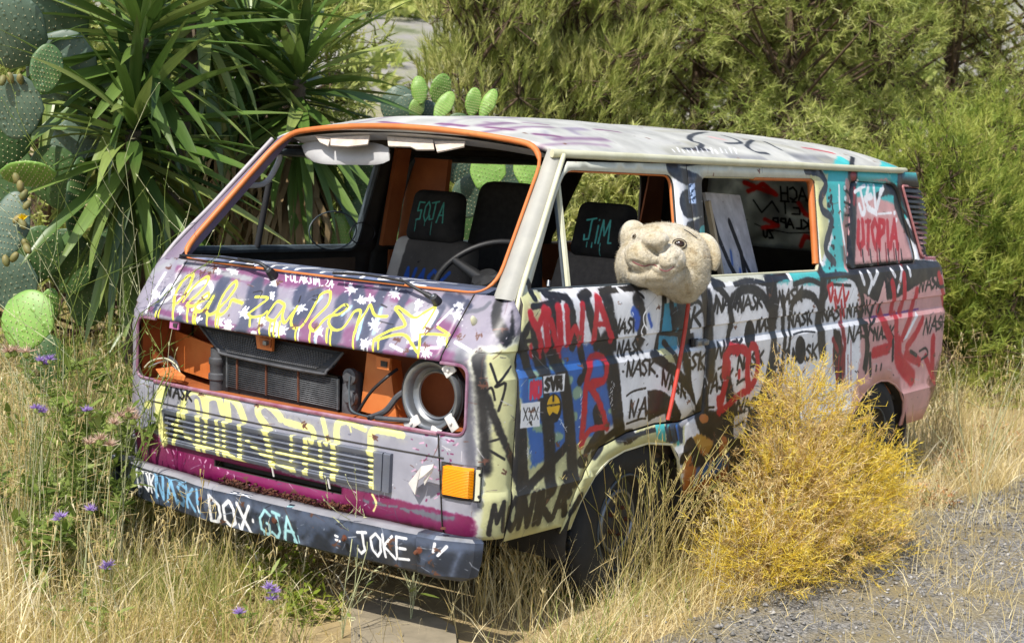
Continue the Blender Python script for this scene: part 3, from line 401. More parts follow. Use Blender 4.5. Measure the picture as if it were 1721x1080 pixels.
('k',4,2,0,'442 705 441 704'),('rust',3,2,0,'3123 722 3110 726'),('greymix',4,2,0,'2593 713 2579 711'),('rust',3,2,0,'825 1184 816 1182'),('k',3,2,0,'1093 640 1094 635'),('wht',7,2,0,'3070 377 3058 369'),('rust',5,2,0,'3958 688 3981 688'),
('k',0,6,1,'2939 1560 2939 1556 2937 1553 2934 1550 2929 1548 2925 1547 2920 1548 2916 1549 2914 1552 2913 1555 2914 1558 2917 1561 2921 1564 2925 1565 2930 1565 2935 1564 2938 1562'),
('k',0,6,1,'2841 1202 2840 1197 2838 1191 2835 1187 2832 1184 2830 1182 2828 1183 2827 1185 2827 1189 2828 1194 2830 1200 2832 1205 2838 1208 2843 1210 2846 1211 2846 1209 2843 1206'),
('k',0,6,1,'2954 1583 2954 1579 2951 1574 2947 1571 2942 1568 2937 1567 2932 1567 2928 1569 2926 1572 2925 1576 2927 1581 2930 1585 2934 1588 2939 1590 2945 1590 2949 1589 2952 1586'),
('k',0,6,1,'2949 1511 2948 1505 2945 1500 2942 1495 2937 1491 2933 1490 2930 1490 2928 1493 2926 1497 2927 1503 2929 1508 2932 1514 2936 1518 2940 1521 2944 1521 2947 1520 2948 1516'),
('k',0,6,1,'2947 1530 2945 1524 2943 1519 2940 1515 2937 1512 2934 1510 2931 1511 2930 1513 2929 1517 2930 1522 2931 1527 2934 1532 2937 1536 2940 1538 2943 1539 2945 1537 2947 1534'),
('k',0,6,1,'2902 1300 2901 1298 2900 1296 2898 1294 2895 1292 2892 1292 2890 1292 2888 1293 2886 1295 2886 1297 2887 1299 2888 1302 2891 1303 2894 1304 2897 1304 2899 1304 2901 1302'),
('k',0,6,1,'2927 1386 2926 1383 2925 1380 2923 1377 2920 1376 2916 1375 2913 1375 2911 1377 2910 1379 2909 1382 2910 1385 2912 1387 2915 1389 2918 1391 2921 1391 2924 1390 2926 1388'),
('k',0,6,1,'2904 1342 2903 1337 2901 1332 2897 1327 2892 1324 2887 1323 2883 1323 2879 1326 2877 1330 2877 1335 2879 1340 2882 1345 2887 1349 2892 1351 2896 1352 2900 1350 2903 1347'),
('k',0,6,1,'2937 1557 2936 1553 2934 1549 2931 1546 2926 1544 2921 1543 2917 1543 2913 1545 2911 1548 2910 1551 2911 1555 2914 1559 2918 1561 2923 1563 2928 1563 2932 1562 2935 1560'),
('k',0,6,1,'2855 1300 2854 1295 2852 1290 2849 1285 2846 1282 2843 1281 2841 1281 2840 1284 2840 1288 2841 1293 2842 1298 2845 1303 2848 1307 2850 1309 2853 1310 2855 1308 2855 1305'),
('k',0,8,1,'2821 1242 2820 1240 2817 1238 2814 1237 2809 1235 2805 1235 2802 1235 2800 1236 2799 1238 2799 1240 2801 1242 2804 1244 2807 1245 2811 1246 2815 1246 2818 1245 2820 1244'),
('k',0,7,1,'2868 1227 2860 1222 2852 1217 2844 1213 2837 1210 2831 1208 2828 1209 2828 1211 2831 1215 2837 1220 2844 1225 2856 1230 2867 1233 2875 1235 2880 1236 2880 1234 2876 1231'),
('k',0,6,1,'2851 1255 2850 1252 2849 1249 2846 1247 2843 1246 2840 1245 2837 1245 2834 1247 2832 1249 2832 1251 2833 1254 2835 1256 2838 1258 2841 1259 2845 1260 2847 1259 2850 1257'),
('k',0,6,1,'2930 1434 2931 1432 2929 1430 2926 1428 2922 1427 2918 1426 2914 1427 2911 1428 2908 1429 2907 1431 2908 1433 2910 1435 2914 1437 2918 1438 2922 1438 2926 1437 2929 1436'),
('k',0,6,1,'2861 1381 2859 1376 2857 1371 2855 1367 2852 1364 2849 1363 2847 1363 2845 1365 2845 1369 2845 1374 2847 1379 2849 1383 2852 1387 2855 1389 2858 1390 2860 1388 2861 1385'),
('k',0,6,1,'2855 1261 2855 1258 2853 1255 2850 1252 2845 1250 2840 1249 2835 1250 2831 1251 2828 1254 2827 1257 2828 1260 2831 1263 2835 1266 2840 1267 2845 1267 2850 1266 2854 1264'),
('k',0,6,1,'2854 1289 2853 1283 2851 1278 2848 1273 2845 1270 2842 1268 2840 1269 2839 1272 2839 1276 2840 1281 2841 1287 2844 1292 2847 1296 2850 1298 2852 1299 2854 1297 2854 1294'),
('k',0,5,1,'2773 1212 2769 1209 2763 1205 2760 1202 2756 1199 2752 1198 2748 1199 2745 1201 2744 1204 2746 1207 2752 1211 2758 1215 2764 1217 2770 1219 2774 1219 2776 1218 2776 1216'),
('k',0,6,1,'2926 1574 2926 1571 2924 1568 2921 1565 2916 1564 2910 1563 2905 1563 2900 1564 2897 1567 2896 1569 2897 1572 2900 1575 2904 1577 2910 1579 2915 1579 2920 1578 2924 1576'),
('k',0,6,1,'2926 1510 2925 1507 2924 1504 2921 1501 2919 1499 2916 1498 2914 1499 2912 1500 2911 1502 2911 1505 2912 1508 2914 1511 2917 1514 2919 1515 2922 1515 2924 1514 2925 1513'),
('k',0,6,1,'2952 1544 2951 1541 2950 1538 2946 1536 2942 1534 2937 1533 2933 1533 2929 1535 2927 1537 2926 1539 2927 1542 2929 1545 2933 1547 2938 1549 2943 1549 2947 1548 2950 1546'),
('k',0,6,1,'2952 1577 2951 1572 2949 1568 2946 1564 2941 1561 2937 1560 2933 1560 2930 1562 2928 1566 2928 1570 2929 1574 2932 1579 2936 1582 2940 1584 2945 1584 2948 1583 2951 1581'),
('k',0,6,1,'2907 1543 2906 1538 2903 1533 2899 1529 2894 1526 2889 1525 2884 1525 2880 1527 2877 1531 2877 1536 2879 1541 2882 1546 2887 1549 2892 1552 2897 1552 2902 1551 2905 1548'),
('k',0,6,1,'2944 1565 2943 1561 2941 1557 2939 1554 2936 1551 2933 1550 2931 1550 2929 1552 2928 1555 2929 1559 2930 1563 2932 1567 2935 1570 2938 1572 2940 1573 2943 1571 2944 1569'),
('k',0,6,1,'2920 1533 2920 1531 2918 1528 2915 1526 2912 1524 2908 1524 2905 1524 2902 1525 2900 1527 2900 1529 2901 1532 2903 1535 2906 1537 2909 1538 2913 1538 2916 1537 2919 1536'),
('k',0,6,1,'2887 1348 2887 1345 2885 1343 2882 1341 2877 1339 2872 1339 2867 1339 2863 1340 2860 1342 2859 1345 2860 1347 2862 1350 2867 1352 2871 1353 2877 1353 2881 1352 2885 1350'),('ink',13,3,0,'24 1015 54 946'),
('ink',13,3,2,'142 997 41 939 99 944 67 856'),('ink',12,3,2,'-18 925 18 938 42 895'),('ink',11,3,2,'-22 870 32 860 78 810'),('ink',9,2,0,'-11 755 101 761'),('ink',14,3,0,'6 783 22 690'),('ink',10,3,0,'18 731 119 683'),
('k',27,5,0,'67 431 66 533 103 467 122 536 151 429'),('k',28,6,0,'193 531 166 507 168 457 198 430 221 451 218 509 193 536'),('k',30,6,0,'246 430 243 530 303 428 301 533'),('k',29,6,0,'344 424 334 533'),('k',30,6,0,'373 422 356 532'),
('k',27,5,0,'425 534 368 478 442 421'),('k',30,6,0,'459 426 486 533 542 424'),('k',20,4,0,'468 463 520 467'),],
 'front':[
('k',19,4,0,'-904 422 -924 526 -938 465 -967 532 -963 430'),('k',25,5,0,'-1024 534 -992 507 -990 452 -1016 425 -1043 453 -1045 507 -1023 536'),('k',26,5,0,'-1059 426 -1077 534 -1111 423 -1135 533'),('k',26,5,0,'-1158 428 -1167 532'),
('k',26,5,0,'-1186 423 -1195 533'),('k',26,5,0,'-1259 534 -1202 477 -1255 424'),('k',26,5,0,'-1270 422 -1325 531 -1345 424'),('k',20,4,0,'-1291 460 -1342 465'),('k',36,16,2,'-810 1241 -837 1155 -917 1083'),
('k',31,14,2,'-832 1023 -873 914 -924 794 -1027 614'),('k',34,15,2,'-816 1054 -859 862 -889 672'),('k',27,12,2,'-840 1223 -912 1110 -962 1030'),
('mauve',0,9,1,'879 915 891 1252 795 1244 457 1250 153 1255 -126 1259 -383 1262 -623 1263 -847 1264 -975 951 -762 964 -533 961 -288 955 -24 948 263 939 580 928'),('purple2',33,20,2,'731 1189 322 1198 -268 1202'),
('purple2',30,18,0,'630 1085 400 1020'),('purple2',20,12,2,'758 1027 232 1012 -451 1003 -818 1004'),('purple2',36,21,0,'308 1182 -101 1201'),('purple2',47,28,0,'-112 1187 -339 1177'),('purple2',63,38,0,'-17 1084 -152 1015'),
('purple2',56,33,0,'-281 1049 -348 995'),('purple2',30,18,0,'-561 1039 -742 1019'),('purple2',35,21,0,'-606 1122 -710 1093'),('purple2',21,12,0,'567 1169 308 1182'),('purple2',24,14,0,'-389 1182 -475 1170'),
('slate',64,22,2,'437 1159 433 1060 441 982'),('slate',67,24,2,'261 1164 213 1039 228 972'),('slate',62,22,0,'180 1161 137 1090'),('slate',54,19,0,'31 1164 -34 1023'),('slate',77,27,0,'-39 1149 -42 1107'),
('slate',56,20,0,'-180 1152 -236 1024'),('slate',55,19,0,'-224 1187 -278 1130'),('slate',48,17,2,'-333 1187 -343 1076 -369 998'),('slate',35,12,2,'-438 1186 -441 1066 -440 964'),('slate',37,13,2,'-606 1162 -584 1041 -578 991'),
('slate',40,14,0,'-606 1202 -681 1179'),('slate',17,6,0,'-312 1216 -449 1208'),('slate',33,11,0,'734 1097 716 1031'),('slate',46,16,0,'563 1002 526 960'),('slate',33,11,0,'108 1008 15 986'),('slate',30,10,0,'-240 994 -348 985'),
('greymix',21,13,0,'752 1210 308 1182'),('greymix',20,12,0,'77 1127 26 1101'),('greymix',36,22,2,'-481 1160 -560 1078 -577 1129'),('greymix',23,14,0,'-754 1040 -832 1029'),('greymix',26,16,0,'963 1096 787 1207'),
('wht',44,9,2,'-530 1125 -572 1079 -583 1140'),('wht',8,2,0,'-624 1114 -652 1166'),('wht',10,2,0,'-481 1031 -536 1017'),('wht',11,2,0,'-572 1060 -543 1047'),('wht',10,2,0,'-726 1066 -800 1045'),('wht',9,2,0,'-567 1030 -670 1041'),
('wht',12,2,0,'789 1161 791 1092'),('wht',9,2,0,'779 1093 768 1014'),('wht',15,3,2,'731 1075 720 1121 673 1092 703 1055'),('wht',15,3,2,'621 1074 571 1135 516 1152 473 1122 514 1074'),('wht',12,2,0,'693 1158 704 1100'),
('wht',14,3,0,'244 993 291 954'),('ltblue',14,5,0,'-139 1059 -155 1005'),('ltblue',12,5,0,'-304 1113 -332 1035'),('ltblue',12,5,0,'-365 1139 -388 1060'),('ltblue',11,5,0,'-233 1136 -215 1104'),('ltblue',12,5,0,'-68 1131 -80 1153'),
('wht',3,2,0,'501 1060 530 1064'),('wht',5,2,0,'501 1060 502 1076'),('wht',4,2,0,'501 1060 518 1050'),('wht',6,2,0,'501 1060 515 1047'),('wht',5,2,0,'501 1060 502 1051'),('wht',5,2,0,'501 1060 522 1050'),('wht',6,2,0,'501 1060 486 1070'),
('wht',5,2,0,'501 1060 477 1058'),('wht',4,2,0,'501 1060 489 1065'),('wht',5,2,0,'501 1060 522 1067'),('wht',4,2,0,'501 1060 478 1057'),('wht',5,2,0,'501 1060 485 1060'),('wht',7,2,0,'501 1060 512 1077'),('wht',7,2,0,'501 1060 505 1076'),
('wht',0,4,1,'492 1064 489 1061 487 1058 487 1055 489 1053 492 1052 497 1052 503 1053 508 1054 512 1057 515 1060 516 1063 515 1065 512 1067 507 1068 502 1067 497 1066'),('wht',3,2,0,'425 1205 389 1203'),('wht',6,2,0,'425 1205 446 1216'),
('wht',4,2,0,'425 1205 404 1216'),('wht',5,2,0,'425 1205 454 1204'),('wht',6,2,0,'425 1205 417 1190'),('wht',6,2,0,'425 1205 390 1194'),('wht',4,2,0,'425 1205 449 1204'),('wht',3,2,0,'425 1205 447 1205'),('wht',5,2,0,'425 1205 399 1195'),
('wht',4,2,0,'425 1205 417 1191'),('wht',4,2,0,'425 1205 466 1208'),('wht',3,2,0,'425 1205 462 1210'),('wht',6,2,0,'425 1205 447 1220'),('wht',4,2,0,'425 1205 456 1214'),
('wht',0,4,1,'412 1210 407 1206 405 1202 405 1198 408 1195 412 1193 419 1193 427 1195 434 1197 440 1201 443 1205 445 1209 443 1213 439 1215 433 1216 426 1215 419 1213'),('wht',6,2,0,'285 1010 281 994'),('wht',3,2,0,'285 1010 311 992'),
('wht',4,2,0,'285 1010 310 984'),('wht',4,2,0,'285 1010 321 1014'),('wht',5,2,0,'285 1010 259 1015'),('wht',6,2,0,'285 1010 271 1000'),('wht',4,2,0,'285 1010 306 1003'),('wht',3,2,0,'285 1010 323 996'),('wht',7,2,0,'285 1010 275 981'),
('wht',5,2,0,'285 1010 266 997'),('wht',7,2,0,'285 1010 314 1028'),('wht',6,2,0,'285 1010 282 1030'),('wht',6,2,0,'285 1010 304 1034'),('wht',7,2,0,'285 1010 292 1034'),
('wht',0,4,1,'270 1017 265 1013 266 1007 269 1002 274 999 281 996 289 996 296 998 302 1001 306 1005 306 1011 306 1015 304 1020 298 1023 291 1024 284 1023 277 1021'),('wht',3,2,0,'241 1064 200 1050'),('wht',6,2,0,'241 1064 254 1084'),
('wht',4,2,0,'241 1064 214 1072'),('wht',6,2,0,'241 1064 253 1088'),('wht',4,2,0,'241 1064 251 1050'),('wht',5,2,0,'241 1064 258 1079'),('wht',3,2,0,'241 1064 271 1067'),('wht',5,2,0,'241 1064 252 1088'),('wht',3,2,0,'241 1064 258 1058'),
('wht',5,2,0,'241 1064 209 1051'),('wht',4,2,0,'241 1064 196 1055'),('wht',7,2,0,'241 1064 236 1086'),('wht',7,2,0,'241 1064 219 1049'),('wht',4,2,0,'241 1064 222 1065'),
('wht',0,4,1,'228 1070 223 1066 221 1062 221 1058 224 1055 229 1053 236 1053 243 1054 250 1057 256 1060 260 1065 261 1069 260 1073 255 1075 249 1076 242 1076 235 1074'),('wht',5,2,0,'26 1025 77 1019'),('wht',4,2,0,'26 1025 83 1028'),
('wht',4,2,0,'26 1025 71 1024'),('wht',4,2,0,'26 1025 44 1002'),('wht',4,2,0,'26 1025 -8 1038'),('wht',4,2,0,'26 1025 -8 1016'),('wht',5,2,0,'26 1025 69 1031'),('wht',4,2,0,'26 1025 -6 1034'),('wht',4,2,0,'26 1025 81 1045'),
('wht',3,2,0,'26 1025 76 1026'),('wht',7,2,0,'26 1025 38 991'),('wht',5,2,0,'26 1025 52 1024'),('wht',7,2,0,'26 1025 65 1051'),('wht',3,2,0,'26 1025 10 1043'),
('wht',0,4,1,'9 1033 4 1028 2 1022 4 1016 7 1012 16 1010 25 1009 32 1011 40 1015 47 1020 50 1026 50 1032 48 1036 43 1040 35 1041 26 1040 17 1038'),('wht',5,2,0,'133 1048 128 1034'),('wht',6,2,0,'133 1048 120 1039'),
('wht',6,2,0,'133 1048 155 1053'),('wht',4,2,0,'133 1048 148 1053'),('wht',6,2,0,'133 1048 138 1059'),('wht',5,2,0,'133 1048 115 1049'),('wht',3,2,0,'133 1048 161 1053'),('wht',3,2,0,'133 1048 156 1045'),('wht',7,2,0,'133 1048 156 1057'),
('wht',3,2,0,'133 1048 156 1051'),('wht',3,2,0,'133 1048 108 1036'),('wht',4,2,0,'133 1048 116 1043'),('wht',6,2,0,'133 1048 134 1062'),('wht',5,2,0,'133 1048 119 1046'),
('wht',0,4,1,'124 1052 121 1049 119 1046 119 1043 121 1041 125 1039 130 1039 135 1040 140 1042 145 1045 147 1048 148 1051 147 1054 144 1056 140 1057 134 1056 129 1055'),('wht',4,2,0,'-12 1109 -12 1092'),('wht',3,2,0,'-12 1109 -29 1099'),
('wht',4,2,0,'-12 1109 -25 1120'),('wht',3,2,0,'-12 1109 4 1102'),('wht',6,2,0,'-12 1109 -23 1121'),('wht',3,2,0,'-12 1109 7 1100'),('wht',5,2,0,'-12 1109 -46 1106'),('wht',6,2,0,'-12 1109 -14 1089'),('wht',7,2,0,'-12 1109 -16 1093'),
('wht',3,2,0,'-12 1109 19 1105'),('wht',3,2,0,'-12 1109 0 1095'),('wht',5,2,0,'-12 1109 -15 1089'),('wht',4,2,0,'-12 1109 -8 1120'),('wht',6,2,0,'-12 1109 -8 1099'),
('wht',0,4,1,'-22 1113 -26 1110 -28 1106 -27 1103 -25 1101 -21 1099 -16 1099 -10 1100 -5 1102 -1 1106 3 1109 3 1113 2 1116 -1 1118 -6 1118 -11 1118 -17 1116'),('wht',4,2,0,'-148 1040 -153 1023'),('wht',3,2,0,'-148 1040 -124 1040'),
('wht',5,2,0,'-148 1040 -167 1037'),('wht',4,2,0,'-148 1040 -144 1028'),('wht',3,2,0,'-148 1040 -153 1027'),('wht',3,2,0,'-148 1040 -128 1050'),('wht',4,2,0,'-148 1040 -136 1049'),('wht',4,2,0,'-148 1040 -150 1050'),
('wht',3,2,0,'-148 1040 -151 1058'),('wht',4,2,0,'-148 1040 -141 1023'),('wht',5,2,0,'-148 1040 -164 1045'),('wht',3,2,0,'-148 1040 -129 1038'),('wht',4,2,0,'-148 1040 -178 1028'),('wht',4,2,0,'-148 1040 -162 1052'),
('wht',0,4,1,'-159 1045 -163 1041 -164 1037 -164 1034 -162 1031 -157 1029 -152 1029 -146 1030 -140 1033 -135 1036 -133 1040 -132 1044 -133 1047 -137 1049 -142 1050 -148 1050 -154 1048'),('wht',4,2,0,'182 1182 170 1169'),
('wht',5,2,0,'182 1182 177 1189'),('wht',5,2,0,'182 1182 199 1183'),('wht',5,2,0,'182 1182 191 1171'),('wht',4,2,0,'182 1182 180 1171'),('wht',4,2,0,'182 1182 159 1169'),('wht',5,2,0,'182 1182 195 1189'),('wht',4,2,0,'182 1182 187 1172'),
('wht',3,2,0,'182 1182 163 1179'),('wht',4,2,0,'182 1182 157 1173'),('wht',5,2,0,'182 1182 196 1171'),('wht',3,2,0,'182 1182 172 1195'),('wht',6,2,0,'182 1182 178 1175'),('wht',5,2,0,'182 1182 198 1191'),
('wht',0,4,1,'173 1186 170 1183 169 1180 169 1177 171 1175 174 1174 179 1174 184 1175 188 1177 192 1180 194 1183 195 1186 194 1188 191 1190 187 1190 182 1190 178 1188'),('wht',4,2,0,'155 1137 174 1147'),('wht',5,2,0,'155 1137 152 1146'),
('wht',7,2,0,'155 1137 144 1131'),('wht',4,2,0,'155 1137 167 1149'),('wht',3,2,0,'155 1137 141 1136'),('wht',3,2,0,'155 1137 152 1128'),('wht',4,2,0,'155 1137 153 1125'),('wht',6,2,0,'155 1137 153 1148'),('wht',6,2,0,'155 1137 147 1127'),
('wht',6,2,0,'155 1137 156 1131'),('wht',4,2,0,'155 1137 159 1146'),('wht',3,2,0,'155 1137 151 1147'),('wht',7,2,0,'155 1137 148 1130'),('wht',6,2,0,'155 1137 138 1124'),
('wht',0,4,1,'147 1141 145 1138 143 1135 143 1133 145 1131 148 1130 152 1130 156 1131 160 1133 164 1135 166 1137 166 1140 165 1142 163 1144 159 1144 155 1144 151 1143'),('wht',4,2,0,'-257 1159 -282 1153'),
('wht',4,2,0,'-257 1159 -245 1176'),('wht',4,2,0,'-257 1159 -287 1152'),('wht',5,2,0,'-257 1159 -273 1168'),('wht',4,2,0,'-257 1159 -259 1173'),('wht',4,2,0,'-257 1159 -282 1156'),('wht',3,2,0,'-257 1159 -230 1158'),
('wht',6,2,0,'-257 1159 -252 1168'),('wht',5,2,0,'-257 1159 -256 1170'),('wht',4,2,0,'-257 1159 -277 1164'),('wht',4,2,0,'-257 1159 -263 1151'),('wht',3,2,0,'-257 1159 -248 1153'),('wht',5,2,0,'-257 1159 -280 1149'),
('wht',5,2,0,'-257 1159 -266 1149'),('wht',0,4,1,'-266 1163 -269 1160 -270 1157 -270 1154 -268 1152 -264 1151 -260 1151 -255 1152 -251 1154 -247 1157 -245 1160 -244 1163 -245 1166 -248 1167 -252 1168 -257 1168 -262 1166'),
('wht',3,2,0,'-194 1191 -170 1181'),('wht',4,2,0,'-194 1191 -198 1171'),('wht',5,2,0,'-194 1191 -172 1194'),('wht',3,2,0,'-194 1191 -164 1194'),('wht',5,2,0,'-194 1191 -171 1204'),('wht',4,2,0,'-194 1191 -182 1210'),
('wht',4,2,0,'-194 1191 -198 1177'),('wht',3,2,0,'-194 1191 -214 1188'),('wht',3,2,0,'-194 1191 -177 1204'),('wht',4,2,0,'-194 1191 -193 1177'),('wht',3,2,0,'-194 1191 -207 1183'),('wht',3,2,0,'-194 1191 -220 1194'),
('wht',5,2,0,'-194 1191 -172 1211'),('wht',4,2,0,'-194 1191 -217 1183'),
('wht',0,4,1,'-203 1195 -207 1192 -208 1188 -208 1185 -206 1183 -202 1181 -197 1181 -191 1182 -186 1185 -182 1188 -179 1191 -179 1195 -180 1198 -183 1200 -188 1201 -193 1200 -198 1198'),('wht',3,2,0,'-373 1085 -395 1070'),
('wht',4,2,0,'-373 1085 -391 1097'),('wht',3,2,0,'-373 1085 -394 1095'),('wht',3,2,0,'-373 1085 -382 1073'),('wht',4,2,0,'-373 1085 -363 1107'),('wht',6,2,0,'-373 1085 -397 1069'),('wht',5,2,0,'-373 1085 -386 1092'),
('wht',4,2,0,'-373 1085 -375 1105'),('wht',4,2,0,'-373 1085 -400 1066'),('wht',4,2,0,'-373 1085 -365 1070'),('wht',3,2,0,'-373 1085 -375 1098'),('wht',5,2,0,'-373 1085 -343 1090'),('wht',6,2,0,'-373 1085 -349 1106'),
('wht',3,2,0,'-373 1085 -349 1082'),('wht',0,4,1,'-384 1091 -388 1087 -390 1082 -390 1079 -387 1076 -383 1074 -377 1074 -371 1075 -365 1078 -360 1082 -357 1086 -357 1090 -358 1093 -362 1096 -367 1096 -373 1096 -379 1094'),
('wht',3,2,0,'-371 1023 -369 1003'),('wht',4,2,0,'-371 1023 -357 1034'),('wht',2,2,0,'-371 1023 -386 1027'),('wht',4,2,0,'-371 1023 -356 1016'),('wht',5,2,0,'-371 1023 -404 1026'),('wht',4,2,0,'-371 1023 -367 1039'),
('wht',4,2,0,'-371 1023 -348 1036'),('wht',5,2,0,'-371 1023 -364 1007'),('wht',3,2,0,'-371 1023 -373 1045'),('wht',5,2,0,'-371 1023 -370 1006'),('wht',3,2,0,'-371 1023 -365 1011'),('wht',6,2,0,'-371 1023 -366 1006'),
('wht',5,2,0,'-371 1023 -391 1038'),('wht',5,2,0,'-371 1023 -396 1030'),
('wht',0,4,1,'-383 1028 -386 1024 -387 1020 -386 1016 -383 1013 -378 1011 -373 1011 -367 1013 -361 1015 -357 1019 -355 1023 -355 1027 -357 1031 -361 1033 -366 1034 -372 1034 -378 1032'),('wht',4,2,0,'-630 1027 -658 1022'),
('wht',6,2,0,'-630 1027 -630 1008'),('wht',3,2,0,'-630 1027 -605 1022'),('wht',3,2,0,'-630 1027 -620 1006'),('wht',4,2,0,'-630 1027 -648 1010'),('wht',3,2,0,'-630 1027 -658 1019'),('wht',4,2,0,'-630 1027 -607 1033'),
('wht',3,2,0,'-630 1027 -607 1031'),('wht',5,2,0,'-630 1027 -652 1008'),('wht',3,2,0,'-630 1027 -660 1015'),('wht',3,2,0,'-630 1027 -655 1019'),('wht',3,2,0,'-630 1027 -606 1023'),('wht',4,2,0,'-630 1027 -613 1030'),
('wht',4,2,0,'-630 1027 -614 1031'),('wht',0,4,1,'-641 1032 -644 1028 -645 1024 -644 1020 -641 1017 -636 1016 -631 1016 -626 1017 -621 1020 -617 1023 -615 1027 -615 1031 -616 1035 -620 1037 -625 1038 -630 1037 -636 1035'),
('wht',5,2,0,'-680 1149 -703 1144'),('wht',4,2,0,'-680 1149 -652 1153'),('wht',4,2,0,'-680 1149 -711 1137'),('wht',3,2,0,'-680 1149 -709 1139'),('wht',4,2,0,'-680 1149 -706 1132'),('wht',5,2,0,'-680 1149 -676 1160'),
('wht',3,2,0,'-680 1149 -699 1146'),('wht',3,2,0,'-680 1149 -704 1150'),('wht',4,2,0,'-680 1149 -683 1131'),('wht',5,2,0,'-680 1149 -691 1162'),('wht',5,2,0,'-680 1149 -648 1155'),('wht',4,2,0,'-680 1149 -703 1134'),
('wht',5,2,0,'-680 1149 -671 1167'),('wht',5,2,0,'-680 1149 -700 1141'),
('wht',0,4,1,'-689 1154 -692 1150 -694 1147 -694 1143 -691 1141 -687 1139 -683 1139 -677 1140 -673 1143 -669 1146 -666 1150 -666 1154 -667 1157 -670 1159 -675 1159 -680 1159 -685 1157'),('wht',2,2,0,'-672 1182 -688 1189'),
('wht',4,2,0,'-672 1182 -659 1186'),('wht',6,2,0,'-672 1182 -670 1191'),('wht',3,2,0,'-672 1182 -660 1191'),('wht',4,2,0,'-672 1182 -654 1175'),('wht',3,2,0,'-672 1182 -683 1178'),('wht',4,2,0,'-672 1182 -670 1191'),
('wht',4,2,0,'-672 1182 -676 1167'),('wht',4,2,0,'-672 1182 -694 1170'),('wht',5,2,0,'-672 1182 -654 1196'),('wht',3,2,0,'-672 1182 -687 1182'),('wht',4,2,0,'-672 1182 -649 1180'),('wht',4,2,0,'-672 1182 -685 1181'),
('wht',4,2,0,'-672 1182 -659 1192'),('wht',0,4,1,'-679 1186 -682 1183 -683 1180 -683 1177 -681 1175 -678 1174 -674 1174 -670 1175 -666 1177 -663 1180 -661 1183 -660 1186 -662 1188 -664 1190 -667 1190 -671 1190 -676 1188'),
('wht',4,2,0,'-391 1194 -419 1178'),('wht',3,2,0,'-391 1194 -399 1209'),('wht',6,2,0,'-391 1194 -390 1183'),('wht',3,2,0,'-391 1194 -375 1199'),('wht',5,2,0,'-391 1194 -385 1181'),('wht',3,2,0,'-391 1194 -382 1184'),
('wht',3,2,0,'-391 1194 -369 1199'),('wht',2,2,0,'-391 1194 -364 1186'),('wht',4,2,0,'-391 1194 -417 1181'),('wht',4,2,0,'-391 1194 -398 1178'),('wht',5,2,0,'-391 1194 -365 1199'),('wht',4,2,0,'-391 1194 -405 1196'),
('wht',6,2,0,'-391 1194 -380 1216'),('wht',4,2,0,'-391 1194 -364 1206'),
('wht',0,4,1,'-401 1199 -405 1196 -406 1192 -406 1188 -404 1185 -399 1184 -394 1184 -389 1185 -383 1188 -379 1191 -376 1195 -376 1199 -377 1202 -380 1204 -385 1205 -390 1204 -396 1202'),('wht',6,2,0,'-509 1169 -515 1151'),
('wht',3,2,0,'-509 1169 -526 1177'),('wht',5,2,0,'-509 1169 -500 1186'),('wht',4,2,0,'-509 1169 -491 1177'),('wht',3,2,0,'-509 1169 -501 1163'),('wht',4,2,0,'-509 1169 -508 1149'),('wht',3,2,0,'-509 1169 -504 1159'),
('wht',3,2,0,'-509 1169 -506 1160'),('wht',4,2,0,'-509 1169 -516 1180'),('wht',3,2,0,'-509 1169 -490 1172'),('wht',3,2,0,'-509 1169 -527 1165'),('wht',6,2,0,'-509 1169 -496 1183'),('wht',5,2,0,'-509 1169 -505 1151'),
('wht',4,2,0,'-509 1169 -525 1165'),('wht',0,4,1,'-518 1173 -521 1170 -522 1166 -522 1163 -520 1161 -516 1159 -511 1159 -506 1160 -502 1163 -498 1166 -496 1169 -495 1173 -497 1176 -500 1178 -504 1178 -509 1178 -513 1176'),
('wht',4,2,0,'-298 1167 -312 1169'),('wht',3,2,0,'-298 1167 -282 1159'),('wht',3,2,0,'-298 1167 -276 1164'),('wht',4,2,0,'-298 1167 -302 1160'),('wht',4,2,0,'-298 1167 -305 1153'),('wht',4,2,0,'-298 1167 -291 1161'),
('wht',3,2,0,'-298 1167 -303 1178'),('wht',5,2,0,'-298 1167 -284 1183'),('wht',5,2,0,'-298 1167 -322 1162'),('wht',3,2,0,'-298 1167 -296 1160'),('wht',4,2,0,'-298 1167 -273 1169'),('wht',3,2,0,'-298 1167 -306 1173'),
('wht',4,2,0,'-298 1167 -288 1181'),('wht',3,2,0,'-298 1167 -285 1176'),
('wht',0,4,1,'-305 1171 -308 1168 -309 1165 -309 1163 -307 1161 -304 1160 -300 1160 -296 1160 -292 1162 -289 1165 -287 1168 -286 1170 -287 1173 -290 1174 -293 1175 -298 1175 -302 1173'),('wht',5,2,0,'768 1082 776 1078'),
('wht',6,2,0,'768 1082 769 1072'),('wht',4,2,0,'768 1082 758 1072'),('wht',6,2,0,'768 1082 754 1090'),('wht',5,2,0,'768 1082 743 1080'),('wht',4,2,0,'768 1082 768 1075'),('wht',4,2,0,'768 1082 742 1073'),('wht',6,2,0,'768 1082 770 1093'),
('wht',5,2,0,'768 1082 792 1087'),('wht',6,2,0,'768 1082 788 1087'),('wht',8,2,0,'768 1082 756 1069'),('wht',8,2,0,'768 1082 775 1092'),('wht',3,2,0,'768 1082 750 1086'),('wht',3,2,0,'768 1082 797 1082'),
('wht',0,4,1,'760 1086 756 1084 754 1081 754 1078 756 1076 760 1075 765 1075 770 1076 775 1078 779 1080 781 1083 782 1085 781 1088 779 1089 774 1090 769 1089 764 1088'),('wht',4,2,0,'507 1197 490 1198'),('wht',8,2,0,'507 1197 512 1206'),
